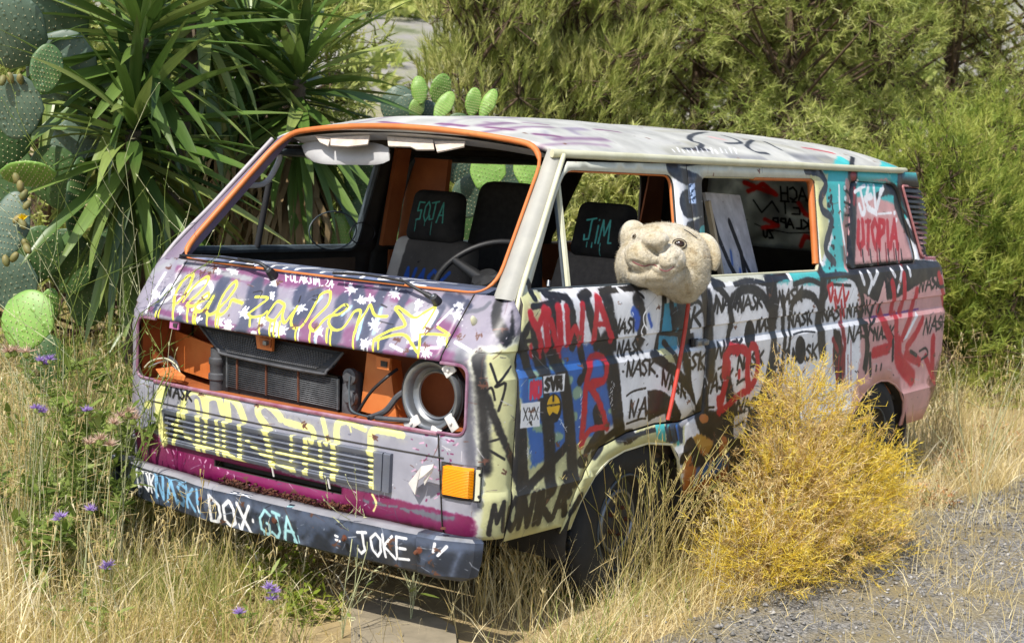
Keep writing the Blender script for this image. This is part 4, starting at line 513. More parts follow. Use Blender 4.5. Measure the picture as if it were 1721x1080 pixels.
('wht',4,2,0,'507 1197 493 1186'),('wht',3,2,0,'507 1197 494 1197'),('wht',3,2,0,'507 1197 524 1196'),('wht',3,2,0,'507 1197 496 1202'),('wht',7,2,0,'507 1197 489 1188'),('wht',7,2,0,'507 1197 497 1193'),('wht',6,2,0,'507 1197 493 1184'),
('wht',6,2,0,'507 1197 522 1203'),('wht',5,2,0,'507 1197 518 1194'),('wht',3,2,0,'507 1197 485 1192'),('wht',7,2,0,'507 1197 522 1204'),('wht',4,2,0,'507 1197 487 1195'),
('wht',0,4,1,'500 1200 497 1198 496 1196 496 1194 497 1192 500 1191 504 1191 508 1192 512 1193 515 1195 517 1198 518 1200 517 1202 515 1203 511 1204 507 1203 503 1202'),('wht',5,2,0,'343 1026 326 1037'),('wht',5,2,0,'343 1026 335 1016'),
('wht',3,2,0,'343 1026 356 1020'),('wht',5,2,0,'343 1026 353 1040'),('wht',4,2,0,'343 1026 328 1028'),('wht',7,2,0,'343 1026 320 1014'),('wht',7,2,0,'343 1026 337 1011'),('wht',6,2,0,'343 1026 341 1015'),('wht',5,2,0,'343 1026 336 1033'),
('wht',5,2,0,'343 1026 364 1031'),('wht',6,2,0,'343 1026 337 1033'),('wht',6,2,0,'343 1026 352 1012'),('wht',7,2,0,'343 1026 323 1012'),('wht',4,2,0,'343 1026 343 1018'),
('wht',0,4,1,'334 1030 331 1027 330 1024 331 1021 334 1019 338 1018 342 1018 347 1018 352 1020 355 1023 356 1026 357 1029 355 1032 353 1033 349 1034 344 1034 339 1032'),('wht',5,2,0,'152 1003 141 1006'),('wht',4,2,0,'152 1003 136 992'),
('wht',4,2,0,'152 1003 139 991'),('wht',6,2,0,'152 1003 165 986'),('wht',3,2,0,'152 1003 136 1017'),('wht',7,2,0,'152 1003 148 987'),('wht',3,2,0,'152 1003 132 1002'),('wht',3,2,0,'152 1003 164 998'),('wht',5,2,0,'152 1003 135 1006'),
('wht',4,2,0,'152 1003 136 996'),('wht',5,2,0,'152 1003 165 997'),('wht',5,2,0,'152 1003 136 992'),('wht',5,2,0,'152 1003 137 997'),('wht',4,2,0,'152 1003 138 1010'),
('wht',0,4,1,'142 1007 140 1004 141 1001 142 998 145 996 150 995 154 994 158 995 161 997 164 1000 165 1003 164 1006 161 1009 157 1011 152 1012 148 1011 145 1010'),('wht',5,2,0,'460 1020 438 1026'),('wht',5,2,0,'460 1020 456 1012'),
('wht',4,2,0,'460 1020 448 1018'),('wht',4,2,0,'460 1020 472 1012'),('wht',4,2,0,'460 1020 438 1022'),('wht',5,2,0,'460 1020 481 1021'),('wht',5,2,0,'460 1020 436 1024'),('wht',5,2,0,'460 1020 470 1013'),('wht',4,2,0,'460 1020 444 1024'),
('wht',6,2,0,'460 1020 469 1015'),('wht',5,2,0,'460 1020 439 1022'),('wht',6,2,0,'460 1020 455 1008'),('wht',4,2,0,'460 1020 453 1012'),('wht',7,2,0,'460 1020 456 1033'),
('wht',0,4,1,'451 1024 449 1021 448 1019 449 1016 451 1014 454 1013 458 1013 463 1014 467 1015 470 1018 472 1020 472 1023 470 1025 468 1027 464 1027 459 1027 455 1026'),('wht',4,2,0,'580 1043 555 1041'),('wht',5,2,0,'580 1043 600 1051'),
('wht',5,2,0,'580 1043 570 1045'),('wht',6,2,0,'580 1043 576 1053'),('wht',4,2,0,'580 1043 565 1045'),('wht',7,2,0,'580 1043 590 1053'),('wht',5,2,0,'580 1043 589 1034'),('wht',6,2,0,'580 1043 595 1050'),('wht',4,2,0,'580 1043 596 1044'),
('wht',6,2,0,'580 1043 569 1028'),('wht',6,2,0,'580 1043 594 1053'),('wht',8,2,0,'580 1043 570 1036'),('wht',4,2,0,'580 1043 601 1043'),('wht',4,2,0,'580 1043 581 1051'),
('wht',0,4,1,'572 1047 568 1044 567 1041 567 1039 568 1037 572 1036 576 1036 581 1037 586 1038 589 1040 592 1043 593 1046 592 1048 589 1049 585 1050 581 1050 576 1049'),('wht',5,2,0,'-670 1060 -671 1076'),
('wht',5,2,0,'-670 1060 -672 1081'),('wht',4,2,0,'-670 1060 -693 1058'),('wht',3,2,0,'-670 1060 -669 1071'),('wht',4,2,0,'-670 1060 -677 1049'),('wht',4,2,0,'-670 1060 -668 1077'),('wht',5,2,0,'-670 1060 -693 1054'),
('wht',4,2,0,'-670 1060 -653 1075'),('wht',3,2,0,'-670 1060 -666 1080'),('wht',4,2,0,'-670 1060 -653 1073'),('wht',4,2,0,'-670 1060 -681 1045'),('wht',3,2,0,'-670 1060 -664 1052'),('wht',3,2,0,'-670 1060 -654 1063'),
('wht',4,2,0,'-670 1060 -658 1073'),('wht',0,4,1,'-680 1065 -684 1062 -685 1058 -685 1054 -682 1051 -678 1049 -673 1049 -667 1051 -662 1053 -658 1057 -655 1061 -655 1065 -656 1068 -660 1070 -664 1071 -670 1071 -675 1069'),
('wht',5,2,0,'137 1221 154 1220 126 1192'),('wht',4,2,0,'142 1208 125 1206'),('wht',5,2,0,'120 1219 122 1214 110 1199 96 1194 94 1199 105 1214 121 1221'),('wht',5,2,0,'103 1219 81 1192 71 1194'),('wht',5,2,0,'60 1193 71 1220 35 1191'),
('wht',4,2,0,'63 1202 50 1204'),('wht',5,2,0,'41 1198 37 1213'),('wht',5,2,0,'54 1213 25 1198'),('wht',5,2,0,'30 1195 52 1217'),('wht',4,2,0,'33 1219 15 1216'),('wht',5,2,0,'24 1216 4 1196 12 1193 16 1196'),('wht',5,2,0,'-13 1193 7 1216'),
('wht',5,2,0,'-21 1192 0 1220 -24 1202 -17 1217 -43 1190'),('wht',4,2,0,'-51 1191 -62 1191'),('wht',4,2,0,'-50 1214 -57 1217 -70 1209 -67 1193 -86 1193'),('wht',5,2,0,'-104 1190 -82 1217 -84 1200 -103 1200'),
('yellow',13,2,2,'627 1051 658 1091 661 1147 631 1173 611 1140 608 1091 619 1066'),
('yellow',11,2,2,'591 1073 588 1111 570 1149 538 1172 522 1147 534 1110 557 1078 560 1063 527 1062 517 1069 500 1100 483 1115 471 1098 503 1077 506 1057 475 1047 455 1062 447 1105'),
('yellow',11,2,2,'447 1105 442 1070 431 1047 408 1043 386 1056'),('yellow',11,2,2,'371 1042 395 1088 398 1129 386 1161 371 1167 357 1146 364 1102 379 1070 370 1049 346 1052 336 1081 340 1104 279 1097'),
('yellow',9,2,2,'232 1125 168 1127 189 1099 215 1071'),('yellow',9,2,2,'223 1066 196 1056 151 1065 137 1081'),('yellow',10,2,2,'74 1113 113 1120 124 1085 121 1062 82 1055 69 1088 67 1107 51 1073 23 1053 14 1079'),
('yellow',10,2,0,'14 1079 7 1111'),('yellow',10,2,2,'7 1111 2 1067 -25 1043 -56 1044 -68 1070 -68 1127 -69 1160 -95 1175 -113 1167 -127 1132 -107 1091 -95 1065 -104 1049 -132 1042 -145 1078 -162 1096'),
('yellow',9,2,2,'-162 1096 -202 1107 -220 1131 -196 1137 -171 1104 -172 1075 -210 1054 -244 1060 -255 1093 -258 1120 -284 1125 -296 1089 -309 1052'),('yellow',9,2,2,'-301 1072 -308 1125 -311 1148 -354 1117 -406 1118'),
('yellow',9,2,2,'-408 1047 -448 1075 -495 1093 -492 1105 -452 1131 -423 1146 -435 1152 -517 1125 -547 1144 -581 1166 -582 1130 -577 1094'),('yellow',8,2,2,'-630 1105 -691 1084 -632 1082 -576 1076'),
('yellow',9,2,2,'-576 1076 -604 1020 -563 1043 -520 1066 -474 1063 -413 1039'),('yellow',9,2,0,'710 1023 703 991'),('yellow',9,2,0,'696 1033 681 989'),('yellow',9,2,0,'627 1051 596 1005'),('yellow',9,2,0,'553 1063 512 1006'),
('yellow',9,2,0,'501 1044 475 998'),('yellow',9,2,0,'488 1046 462 995'),('yellow',8,2,0,'422 1044 399 1002'),('yellow',8,2,0,'371 1042 349 1001'),('yellow',8,2,0,'358 1044 335 998'),('yellow',8,2,0,'153 1060 119 1005'),
('yellow',8,2,0,'91 1052 63 996'),('yellow',8,2,0,'72 1054 42 994'),('yellow',8,2,0,'48 1054 18 999'),('yellow',7,2,0,'-43 1043 -64 995'),('yellow',7,2,0,'-110 1046 -132 994'),('yellow',7,2,0,'-202 1053 -229 995'),
('yellow',7,2,0,'-181 1055 -207 1009'),('yellow',7,2,0,'-304 1056 -332 998'),('yellow',7,2,0,'-401 1042 -417 1003'),('yellow',7,2,0,'-424 1038 -437 1012'),('yellow',6,2,0,'-604 1024 -611 984'),('yellow',6,2,0,'-685 1079 -703 1046'),
('yellow',8,2,0,'202 1056 179 1024'),('wht',5,2,0,'-56 1044 -81 984'),('wht',5,2,0,'-148 1036 -166 985'),('wht',5,2,0,'-373 1019 -380 974'),('wht',5,2,0,'-388 1021 -395 984'),('wht',4,2,0,'-634 1023 -642 984'),
('k',4,2,2,'256 1138 215 1147 210 1125'),('k',5,2,0,'18 1148 11 1127'),('k',4,2,2,'-39 1153 -58 1159 -66 1141 -41 1143'),('k',4,2,0,'-203 1140 -220 1131'),('k',4,2,0,'-355 1154 -386 1147'),('k',3,2,0,'-386 1100 -448 1095'),
('grey',0,9,1,'783 454 800 797 525 794 215 797 -68 797 -328 795 -570 792 -797 787 -1023 750 -1041 514 -1040 240 -790 338 -572 363 -331 383 -73 401 208 417 517 431'),
('magenta',0,9,1,'772 406 828 552 547 535 211 523 -92 507 -474 501 -840 485 -881 461 -857 332 -624 351 -352 350 -74 356 231 358 519 378'),('magenta',6,5,2,'718 769 220 772 -250 766 -589 758'),('grey',6,2,0,'166 768 145 766'),
('pinkw',7,3,0,'-50 771 -105 776'),('magenta',7,3,0,'368 774 317 775'),('pinkw',3,2,0,'-519 756 -542 756'),('magenta',6,3,0,'-434 758 -470 761'),('grey',6,3,0,'-278 761 -316 758'),('magenta',3,2,0,'-223 766 -280 770'),
('magenta',4,2,0,'542 765 516 766'),('pinkw',6,2,0,'362 765 334 766'),('magenta',3,2,0,'-247 773 -283 769'),('grey',3,2,0,'-453 757 -506 759'),('magenta',7,3,0,'-415 770 -458 772'),('pinkw',3,2,0,'-562 759 -598 761'),
('grey',3,2,0,'36 765 3 764'),('magenta',8,3,0,'638 775 563 778'),('pinkw',2,2,0,'268 762 209 760'),('pinkw',5,2,0,'-495 757 -532 759'),('pinkw',7,3,0,'484 765 422 763'),('magenta',8,3,0,'-107 769 -140 763'),
('magenta',3,2,0,'-202 757 -234 755'),('pinkw',7,3,0,'215 772 160 773'),('magenta',6,3,0,'-308 761 -349 760'),('grey',7,3,0,'646 772 600 768'),('grey',6,3,0,'580 770 550 770'),('pinkw',4,2,0,'-526 764 -552 764'),
('magenta',5,2,0,'340 759 293 762'),('grey',4,2,0,'32 764 -30 768'),('magenta',7,3,0,'-78 760 -129 760'),('magenta',5,2,0,'339 767 279 768'),('magenta',3,2,0,'-240 763 -264 757'),('magenta',4,2,0,'-587 764 -637 768'),
('magenta',3,2,0,'-107 762 -159 763'),('pinkw',8,3,0,'-390 760 -408 755'),('pinkw',4,2,0,'-243 766 -295 767'),('pinkw',7,3,0,'-504 744 -521 737'),('grey',6,3,0,'472 769 443 767'),('pinkw',6,3,0,'483 768 459 769'),
('magenta',5,2,0,'-460 755 -507 752'),('grey',2,2,0,'-313 766 -345 764'),('pinkw',5,2,0,'-195 768 -247 769'),('magenta',6,3,0,'-745 648 -762 642'),('pinkw',5,2,0,'-744 568 -742 560'),('magenta',6,3,0,'-752 560 -756 556'),
('magenta',5,3,0,'-714 745 -727 749'),('magenta',4,2,0,'-711 627 -728 621'),('magenta',6,3,0,'-607 587 -615 579'),('magenta',3,2,0,'-754 671 -761 665'),('magenta',5,3,0,'-729 548 -710 544'),('magenta',4,2,0,'-594 718 -599 717'),
('magenta',4,2,0,'-658 702 -657 708'),('magenta',6,3,0,'-667 517 -665 512'),('pinkw',5,3,0,'-747 737 -743 728'),('magenta',4,2,0,'-670 676 -660 666'),('magenta',3,2,0,'-719 549 -712 540'),('magenta',4,2,0,'-750 623 -732 612'),
('pinkw',5,3,0,'-613 688 -603 687'),('pinkw',5,2,0,'-616 615 -602 606'),('pinkw',5,3,0,'-644 652 -643 642'),('pinkw',5,2,0,'-668 597 -686 592'),('magenta',3,2,0,'-609 589 -628 598'),('pinkw',3,2,0,'-759 606 -752 602'),
('magenta',2,2,0,'-627 604 -620 606'),('magenta',2,2,0,'-784 560 -801 561'),('pinkw',5,2,0,'-784 730 -776 722'),('magenta',5,2,0,'-653 623 -649 627'),('magenta',7,3,0,'-780 619 -789 615'),('pinkw',4,2,0,'-646 713 -629 708'),
('magenta',2,2,0,'-765 721 -774 725'),('magenta',6,3,0,'-652 740 -662 741'),('magenta',3,2,0,'-728 698 -721 696'),('magenta',3,2,0,'-614 685 -626 685'),('pinkw',4,2,0,'-623 526 -636 524'),('magenta',3,2,0,'-744 691 -746 686'),
('magenta',3,2,0,'-759 670 -754 660'),('pinkw',3,2,0,'-696 690 -694 696'),('magenta',3,2,0,'-702 593 -718 598'),('pinkw',2,2,0,'-639 734 -643 727'),('magenta',2,2,0,'-759 599 -747 591'),('magenta',3,2,0,'-735 736 -752 732'),
('magenta',3,2,0,'-661 660 -650 650'),('pinkw',6,3,0,'-700 635 -691 637'),('magenta',4,2,0,'-733 544 -747 542'),('pinkw',5,3,0,'-707 664 -718 661'),('magenta',5,2,0,'-756 736 -766 735'),('pinkw',6,3,0,'-774 557 -790 559'),
('pinkw',3,2,0,'-654 598 -669 595'),('pinkw',3,2,0,'-746 622 -735 623'),('magenta',4,2,0,'-616 585 -624 592'),('magenta',4,2,0,'-756 690 -766 690'),('pinkw',4,2,0,'-699 526 -711 534'),('slate2',8,5,0,'-707 466 -727 461'),
('slate2',10,7,0,'-513 469 -544 472'),('slate2',8,6,0,'-694 466 -733 462'),('slate2',7,5,0,'-593 468 -630 474'),('slate2',11,8,0,'-580 468 -595 463'),('slate2',12,9,0,'-667 466 -692 464'),('slate2',9,6,0,'-613 467 -654 462'),
('slate2',17,12,0,'-698 466 -721 457'),('slate2',12,8,0,'-401 471 -419 468'),('slate2',14,10,0,'-651 467 -677 467'),('slate2',11,7,0,'-451 470 -473 471'),('slate2',12,8,0,'-672 466 -698 468'),('slate2',8,6,0,'-659 467 -680 463'),
('slate2',17,12,0,'-658 467 -694 461'),('slate2',14,10,0,'-743 465 -777 470'),('slate2',7,5,0,'-457 470 -499 468'),('slate2',9,6,0,'-630 467 -654 469'),('slate2',17,12,0,'-631 467 -653 470'),('slate2',10,7,0,'-445 470 -488 467'),
('slate2',7,5,0,'-560 468 -576 469'),('slate2',11,8,0,'-688 466 -731 462'),('slate2',11,8,0,'-695 466 -732 471'),('pinkw',4,2,0,'647 504 653 496'),('pinkw',5,2,0,'621 496 607 482'),('pinkw',4,2,0,'580 495 570 483'),
('pinkw',3,2,0,'560 507 556 499'),('pinkw',5,2,0,'535 490 534 485'),('pinkw',3,2,0,'482 491 484 478'),('pinkw',5,2,0,'454 489 459 481'),('pinkw',3,2,0,'426 488 422 483'),('pinkw',4,2,0,'418 486 413 474'),('pinkw',5,2,0,'385 490 393 479'),
('pinkw',5,2,0,'359 477 363 464'),('pinkw',3,2,0,'324 477 313 468'),('pinkw',6,2,0,'315 481 319 471'),('pinkw',4,2,0,'269 465 262 462'),('pinkw',4,2,0,'261 462 270 455'),('pinkw',3,2,0,'232 460 226 445'),
('paleyel',42,15,2,'597 776 661 711 673 626 633 521'),('paleyel',0,5,1,'720 661 718 655 720 649 724 643 730 638 738 636 747 635 754 636 760 640 763 645 763 651 761 658 755 663 748 667 739 669 731 668 725 665'),
('paleyel',32,5,2,'522 637 521 703 477 746 422 737 400 690 392 657'),('paleyel',34,5,2,'392 657 394 716 362 741 325 735 301 688'),('paleyel',32,5,2,'267 664 277 746 225 731 185 676'),
('paleyel',31,5,2,'55 657 106 699 113 731 77 751 41 739 -2 707'),('paleyel',25,4,2,'-26 698 -99 693 -153 690 -166 650'),('paleyel',20,3,2,'-202 734 -221 680 -233 650'),('paleyel',27,4,2,'-271 662 -269 717 -295 740 -332 741'),
('paleyel',20,3,0,'-349 733 -394 724'),('paleyel',27,4,2,'-424 646 -421 705 -451 730 -556 726'),('paleyel',19,3,0,'509 662 551 670'),('paleyel',25,4,0,'448 704 437 673'),('paleyel',5,2,0,'-319 746 -334 705'),
('paleyel',8,5,2,'-436 499 -455 470 -446 441'),('paleyel',5,2,0,'-669 635 -651 613'),('ink',11,2,0,'627 708 625 751 603 707 596 754'),('ink',11,2,0,'585 704 562 749 549 703'),('ink',8,2,0,'578 723 550 720'),
('ink',10,2,0,'512 745 527 750 541 739 528 726 520 718 530 703 549 711'),('ink',11,2,0,'509 705 501 749'),('ink',10,2,0,'477 749 504 726 477 705'),
('greycream',0,25,1,'-852 707 -795 1044 -976 1107 -1045 903 -1063 693 -1083 479 -1078 233 -866 271 -857 416'),('cream',0,17,1,'-907 831 -866 1032 -992 1087 -1046 887 -1064 682 -1084 473 -1078 233 -871 271 -885 627'),
('slate2',38,30,2,'-764 1022 -810 947 -825 746 -860 524'),('k',39,27,2,'-844 1030 -869 851 -890 647'),('k',36,14,2,'-810 1241 -837 1155 -917 1083'),('k',29,12,2,'-832 1023 -873 914 -924 794 -1027 614'),
('slate2',15,8,2,'-715 1162 -766 1177 -782 1198'),('slate',20,10,0,'-652 1206 -715 1182'),('ink',9,2,0,'-886 1009 -918 941'),('ink',10,2,2,'-974 997 -909 933 -948 942 -923 851'),('ink',8,2,2,'-873 912 -895 929 -908 888'),
('ink',8,2,2,'-869 855 -902 851 -930 806'),('ink',8,2,0,'-874 739 -944 758'),('ink',8,2,0,'-884 770 -893 678'),('ink',9,2,0,'-891 719 -956 682'),('wht',1,2,0,'-184 981 -174 971'),('greymix',1,2,0,'-638 1250 -647 1255'),
('slate',1,2,0,'-293 429 -277 431'),('mauve',2,2,0,'-402 788 -399 784'),('wht',2,2,0,'-353 496 -366 492'),('mauve',2,2,0,'670 554 693 545'),('slate',1,2,0,'221 1023 230 1023'),('mauve',1,2,0,'286 1162 263 1159'),
('greymix',1,2,0,'-86 722 -76 720'),('greymix',3,2,0,'703 994 711 985'),('wht',2,2,0,'-525 548 -512 538'),('greymix',1,2,0,'166 682 182 678'),('slate',3,2,0,'502 1181 497 1172'),('wht',2,2,0,'-413 460 -402 452'),
('mauve',2,2,0,'-663 723 -680 729'),('greymix',2,2,0,'-34 656 -24 656'),('slate',3,2,0,'675 542 669 538'),('wht',2,2,0,'-345 1179 -351 1180'),('wht',1,2,0,'748 1146 766 1141'),('greymix',3,2,0,'-445 750 -443 741'),
('slate',2,2,0,'272 887 262 893'),('slate',1,2,0,'-689 1045 -698 1048'),('greymix',1,2,0,'-627 640 -610 641'),('greymix',2,2,0,'-565 1185 -552 1188'),('mauve',2,2,0,'594 257 615 249'),('greymix',3,2,0,'621 939 640 926'),
('slate',2,2,0,'82 605 72 607'),('slate',3,2,0,'417 610 433 601'),('slate',2,2,0,'-568 1296 -577 1289'),('greymix',3,2,0,'289 408 313 398'),('wht',2,2,0,'-518 1116 -515 1120'),('mauve',2,2,0,'-203 857 -202 861'),
('wht',1,2,0,'312 839 322 836'),('wht',1,2,0,'301 936 313 928'),('mauve',1,2,0,'-228 518 -246 518'),('greymix',1,2,0,'365 1085 385 1085'),('slate',1,2,0,'-702 947 -700 948'),('greymix',1,2,0,'348 621 339 621'),
('wht',2,2,0,'264 779 256 787'),('slate',2,2,0,'-347 625 -334 616'),('greymix',2,2,0,'-741 711 -746 707'),('wht',2,2,0,'706 769 688 773'),('greymix',2,2,0,'-782 632 -785 623'),('wht',2,2,0,'22 655 23 660'),('mauve',2,2,0,'61 486 73 474'),
('greymix',3,2,0,'377 801 379 804'),('mauve',1,2,0,'-714 1064 -714 1059'),('slate',2,2,0,'-233 610 -214 603'),('mauve',1,2,0,'265 832 277 835'),('slate',2,2,0,'-630 1199 -617 1198'),('mauve',1,2,0,'-376 1159 -380 1158'),
('slate',2,2,0,'4 462 -15 467'),('wht',2,2,0,'-722 995 -733 986'),('slate',2,2,0,'-532 1258 -530 1255'),('wht',2,2,0,'-620 636 -620 633'),('slate',2,2,0,'-375 988 -378 990'),('greymix',3,2,0,'47 482 51 471'),('wht',3,2,0,'253 483 254 478'),
('mauve',2,2,0,'-387 1299 -397 1290'),('greymix',2,2,0,'-658 938 -649 936'),('mauve',1,2,0,'-655 1153 -647 1146'),('mauve',2,2,0,'71 620 59 626'),('greymix',2,2,0,'360 1045 353 1037'),('mauve',2,2,0,'-296 731 -313 730'),
('mauve',2,2,0,'95 620 82 616'),('mauve',2,2,0,'-387 623 -404 619'),('slate',2,2,0,'-595 776 -611 782'),('greymix',1,2,0,'-464 1056 -450 1053'),('wht',1,2,0,'-371 634 -354 628'),('wht',2,2,0,'-397 1073 -405 1078'),
('slate',2,2,0,'348 1084 331 1075'),('wht',2,2,0,'789 1096 804 1096'),('mauve',2,2,0,'-146 1005 -161 1008'),('greymix',1,2,0,'-645 1105 -652 1100'),('greymix',2,2,0,'245 514 245 517'),('wht',2,2,0,'-712 863 -723 863'),
('greymix',2,2,0,'392 1225 382 1231'),('mauve',2,2,0,'-164 1119 -173 1122'),('mauve',1,2,0,'551 589 566 583'),('slate',3,2,0,'524 622 524 620'),('slate',2,2,0,'301 1196 314 1196'),('slate',2,2,0,'-332 696 -321 695'),
('slate',1,2,0,'-308 1073 -306 1074'),('greymix',2,2,0,'-421 717 -422 719'),('greymix',1,2,0,'-482 1045 -481 1049'),('mauve',1,2,0,'-729 591 -723 583'),('mauve',2,2,0,'-448 553 -458 559'),('mauve',1,2,0,'603 853 588 852'),
('mauve',2,2,0,'-58 506 -53 504'),('wht',1,2,0,'-726 541 -725 537'),('slate',1,2,0,'403 1205 400 1211'),('greymix',2,2,0,'-363 556 -348 553'),('wht',1,2,0,'601 275 580 273'),('greymix',2,2,0,'-174 664 -175 657'),
('mauve',3,2,0,'478 1071 477 1062'),('wht',2,2,0,'-60 784 -70 776'),('slate',2,2,0,'-677 934 -670 931'),('slate',2,2,0,'-440 673 -455 673'),('slate',1,2,0,'-631 893 -632 886'),('greymix',2,2,0,'-420 453 -429 447'),
('wht',2,2,0,'-391 732 -404 731'),('wht',2,2,0,'707 465 683 470'),('greymix',2,2,0,'-620 625 -613 620'),('slate',1,2,0,'53 1016 43 1010'),('slate',2,2,0,'-505 830 -510 836'),('slate',2,2,0,'-553 1173 -547 1168'),
('slate',2,2,0,'50 500 41 496'),('slate',3,2,0,'659 335 634 345'),('wht',2,2,0,'-732 707 -743 699'),('mauve',2,2,0,'-730 942 -742 946'),('wht',1,2,0,'153 1036 131 1029'),('wht',2,2,0,'689 859 712 847'),('mauve',2,2,0,'-307 1031 -302 1026'),
('greymix',2,2,0,'-665 934 -659 925'),('wht',2,2,0,'-94 1187 -97 1179'),('greymix',2,2,0,'-282 1116 -300 1113'),('wht',2,2,0,'-632 770 -634 776'),('slate',2,2,0,'530 253 514 248'),('wht',2,2,0,'147 1060 124 1052'),
('wht',2,2,0,'-16 935 -4 935'),('k',19,4,0,'-903 422 -924 525 -937 463 -963 534 -964 429'),('k',25,5,0,'-1028 531 -997 507 -991 457 -1011 430 -1042 451 -1049 509 -1029 536'),('k',26,5,0,'-1059 430 -1078 530 -1116 428 -1136 533'),
('k',26,5,0,'-1155 424 -1169 533'),('k',26,5,0,'-1182 422 -1191 532'),('k',26,5,0,'-1260 534 -1194 478 -1251 421'),('k',26,5,0,'-1270 426 -1321 533 -1352 424'),('k',20,4,0,'-1291 464 -1343 467'),],
 'grille':[
('paleyel',35,12,2,'575 780 632 717 642 634 604 529'),('paleyel',27,4,2,'503 642 503 707 462 749 410 740 389 693 381 659'),('paleyel',29,4,2,'381 659 384 718 353 743 318 736 294 690'),('paleyel',29,4,2,'262 665 272 747 221 732 182 677'),
('paleyel',31,5,2,'54 657 104 699 111 731 76 752 40 739 -3 708'),('paleyel',28,4,2,'-28 698 -101 693 -156 691 -169 651'),('paleyel',19,3,2,'-205 734 -225 681 -238 651'),('paleyel',28,4,2,'-276 663 -273 719 -300 742 -339 743'),
('paleyel',23,3,0,'-356 735 -403 727'),('paleyel',29,4,2,'-434 649 -431 708 -462 734 -571 731'),('paleyel',21,3,0,'491 667 531 675'),('paleyel',21,3,0,'435 707 424 676'),('paleyel',20,2,2,'524 675 543 589 562 483'),
('paleyel',26,3,2,'423 674 417 593 409 492'),('paleyel',19,2,2,'318 673 308 593 298 494'),('paleyel',17,2,2,'278 673 271 593 263 494'),('paleyel',21,3,2,'194 673 187 593 179 495'),('paleyel',27,3,2,'69 672 39 596 7 504'),
('paleyel',14,2,2,'-73 670 -74 592 -76 495'),('paleyel',16,2,2,'-137 670 -138 592 -140 496'),('paleyel',16,2,2,'-205 669 -215 593 -226 499'),('paleyel',24,3,2,'-268 669 -272 592 -277 498'),('paleyel',22,3,2,'-436 668 -443 593 -451 501'),
('paleyel',17,2,2,'369 674 375 591 380 489'),('paleyel',10,2,2,'-145 670 -149 592 -154 497'),('paleyel',15,2,2,'561 606 428 549 332 548'),('paleyel',17,3,2,'301 557 206 527 82 502'),('paleyel',15,2,2,'148 603 55 562 -95 530'),
('paleyel',14,2,2,'-4 582 -150 583 -293 563'),('paleyel',15,2,0,'-342 688 -411 671'),],
 'bumper':[
('bluegrey',46,37,0,'737 382 536 387'),('bluegrey',45,36,0,'487 384 294 389'),('bluegrey',44,35,0,'247 386 64 391'),('bluegrey',43,34,0,'19 388 -157 393'),('bluegrey',42,34,0,'-200 390 -368 395'),('bluegrey',41,33,0,'-409 392 -570 396'),
('bluegrey',40,32,0,'-610 394 -764 398'),('bluegrey',40,32,0,'-802 395 -950 400'),('wht',11,2,0,'695 342 703 425 680 400 666 371 680 347 697 349'),('wht',10,2,0,'646 420 661 399 656 360 632 337 624 355 631 395 646 419'),
('wht',10,2,0,'610 336 620 419'),('wht',10,2,0,'586 415 611 373 571 329'),('ltblue2',14,3,0,'583 321 578 415 540 321 536 408'),('ltblue2',14,3,0,'517 320 496 409 463 314'),('ltblue2',14,3,0,'508 352 474 352'),
('ltblue2',14,3,0,'414 392 441 401 457 383 437 364 421 340 430 318 458 329'),('ltblue2',14,3,0,'401 317 402 400'),('ltblue2',14,3,0,'362 395 394 359 357 311'),('ltblue2',14,3,0,'337 396 336 343'),('ltblue2',14,3,0,'335 315 329 311'),
('wht',15,3,0,'268 286 269 387 216 358 214 319 232 294 267 285'),('wht',14,3,0,'164 385 192 360 191 307 162 287 137 306 140 355 159 384'),('wht',14,3,0,'109 287 62 382'),('wht',14,3,0,'122 384 59 280'),('wht',13,3,0,'43 335 43 329'),
('ltteal',12,2,0,'-47 369 -22 384 5 349 2 309 -28 293 -40 302 -39 333 -29 336'),('ltteal',12,2,0,'-58 384 -93 378'),('ltteal',12,2,0,'-77 376 -90 315 -74 289 -52 306'),('ltteal',12,2,0,'-111 295 -130 379 -166 287'),
('ltteal',12,2,0,'-119 326 -156 325'),('wht',6,2,0,'275 295 270 264'),('wht',6,2,0,'225 304 221 282'),('wht',6,2,0,'120 305 116 275'),('ltteal',5,2,0,'-6 302 -10 276'),('ltteal',5,2,0,'-66 295 -70 274'),('ltteal',5,2,0,'-113 293 -117 259'),
('ltteal',5,2,0,'-153 299 -157 269'),('ltteal',5,2,0,'-175 316 -179 291'),('wht',6,2,0,'339 334 335 311'),('wht',9,2,0,'-351 350 -362 348'),('wht',9,2,0,'-352 335 -369 333'),('wht',10,2,0,'-450 380 -486 385'),
('wht',10,2,0,'-470 384 -478 320 -460 304 -448 319'),('wht',10,2,0,'-526 388 -505 368 -511 328 -530 307 -546 328 -547 370 -527 388'),('wht',10,2,0,'-564 311 -556 390'),('wht',10,2,0,'-596 391 -561 351 -605 312'),
('wht',10,2,0,'-654 393 -614 393 -614 315 -660 319'),('wht',10,2,0,'-615 354 -650 355'),('wht',10,3,0,'-774 398 -769 368'),('wht',10,3,0,'-810 391 -784 357'),
('rust',0,4,1,'-402 356 -403 352 -403 349 -401 345 -398 342 -394 340 -390 340 -386 341 -383 343 -382 346 -382 350 -383 354 -385 358 -389 360 -393 361 -397 361 -400 359'),
('rust',0,4,1,'-724 370 -725 366 -725 362 -723 357 -719 354 -715 352 -710 351 -706 352 -702 355 -700 359 -700 363 -702 368 -704 372 -709 375 -713 376 -718 376 -722 374'),
('rust',0,5,1,'310 369 309 366 310 363 311 360 314 357 317 356 321 355 324 356 326 358 328 361 328 365 327 368 325 371 322 373 318 374 315 373 312 372'),
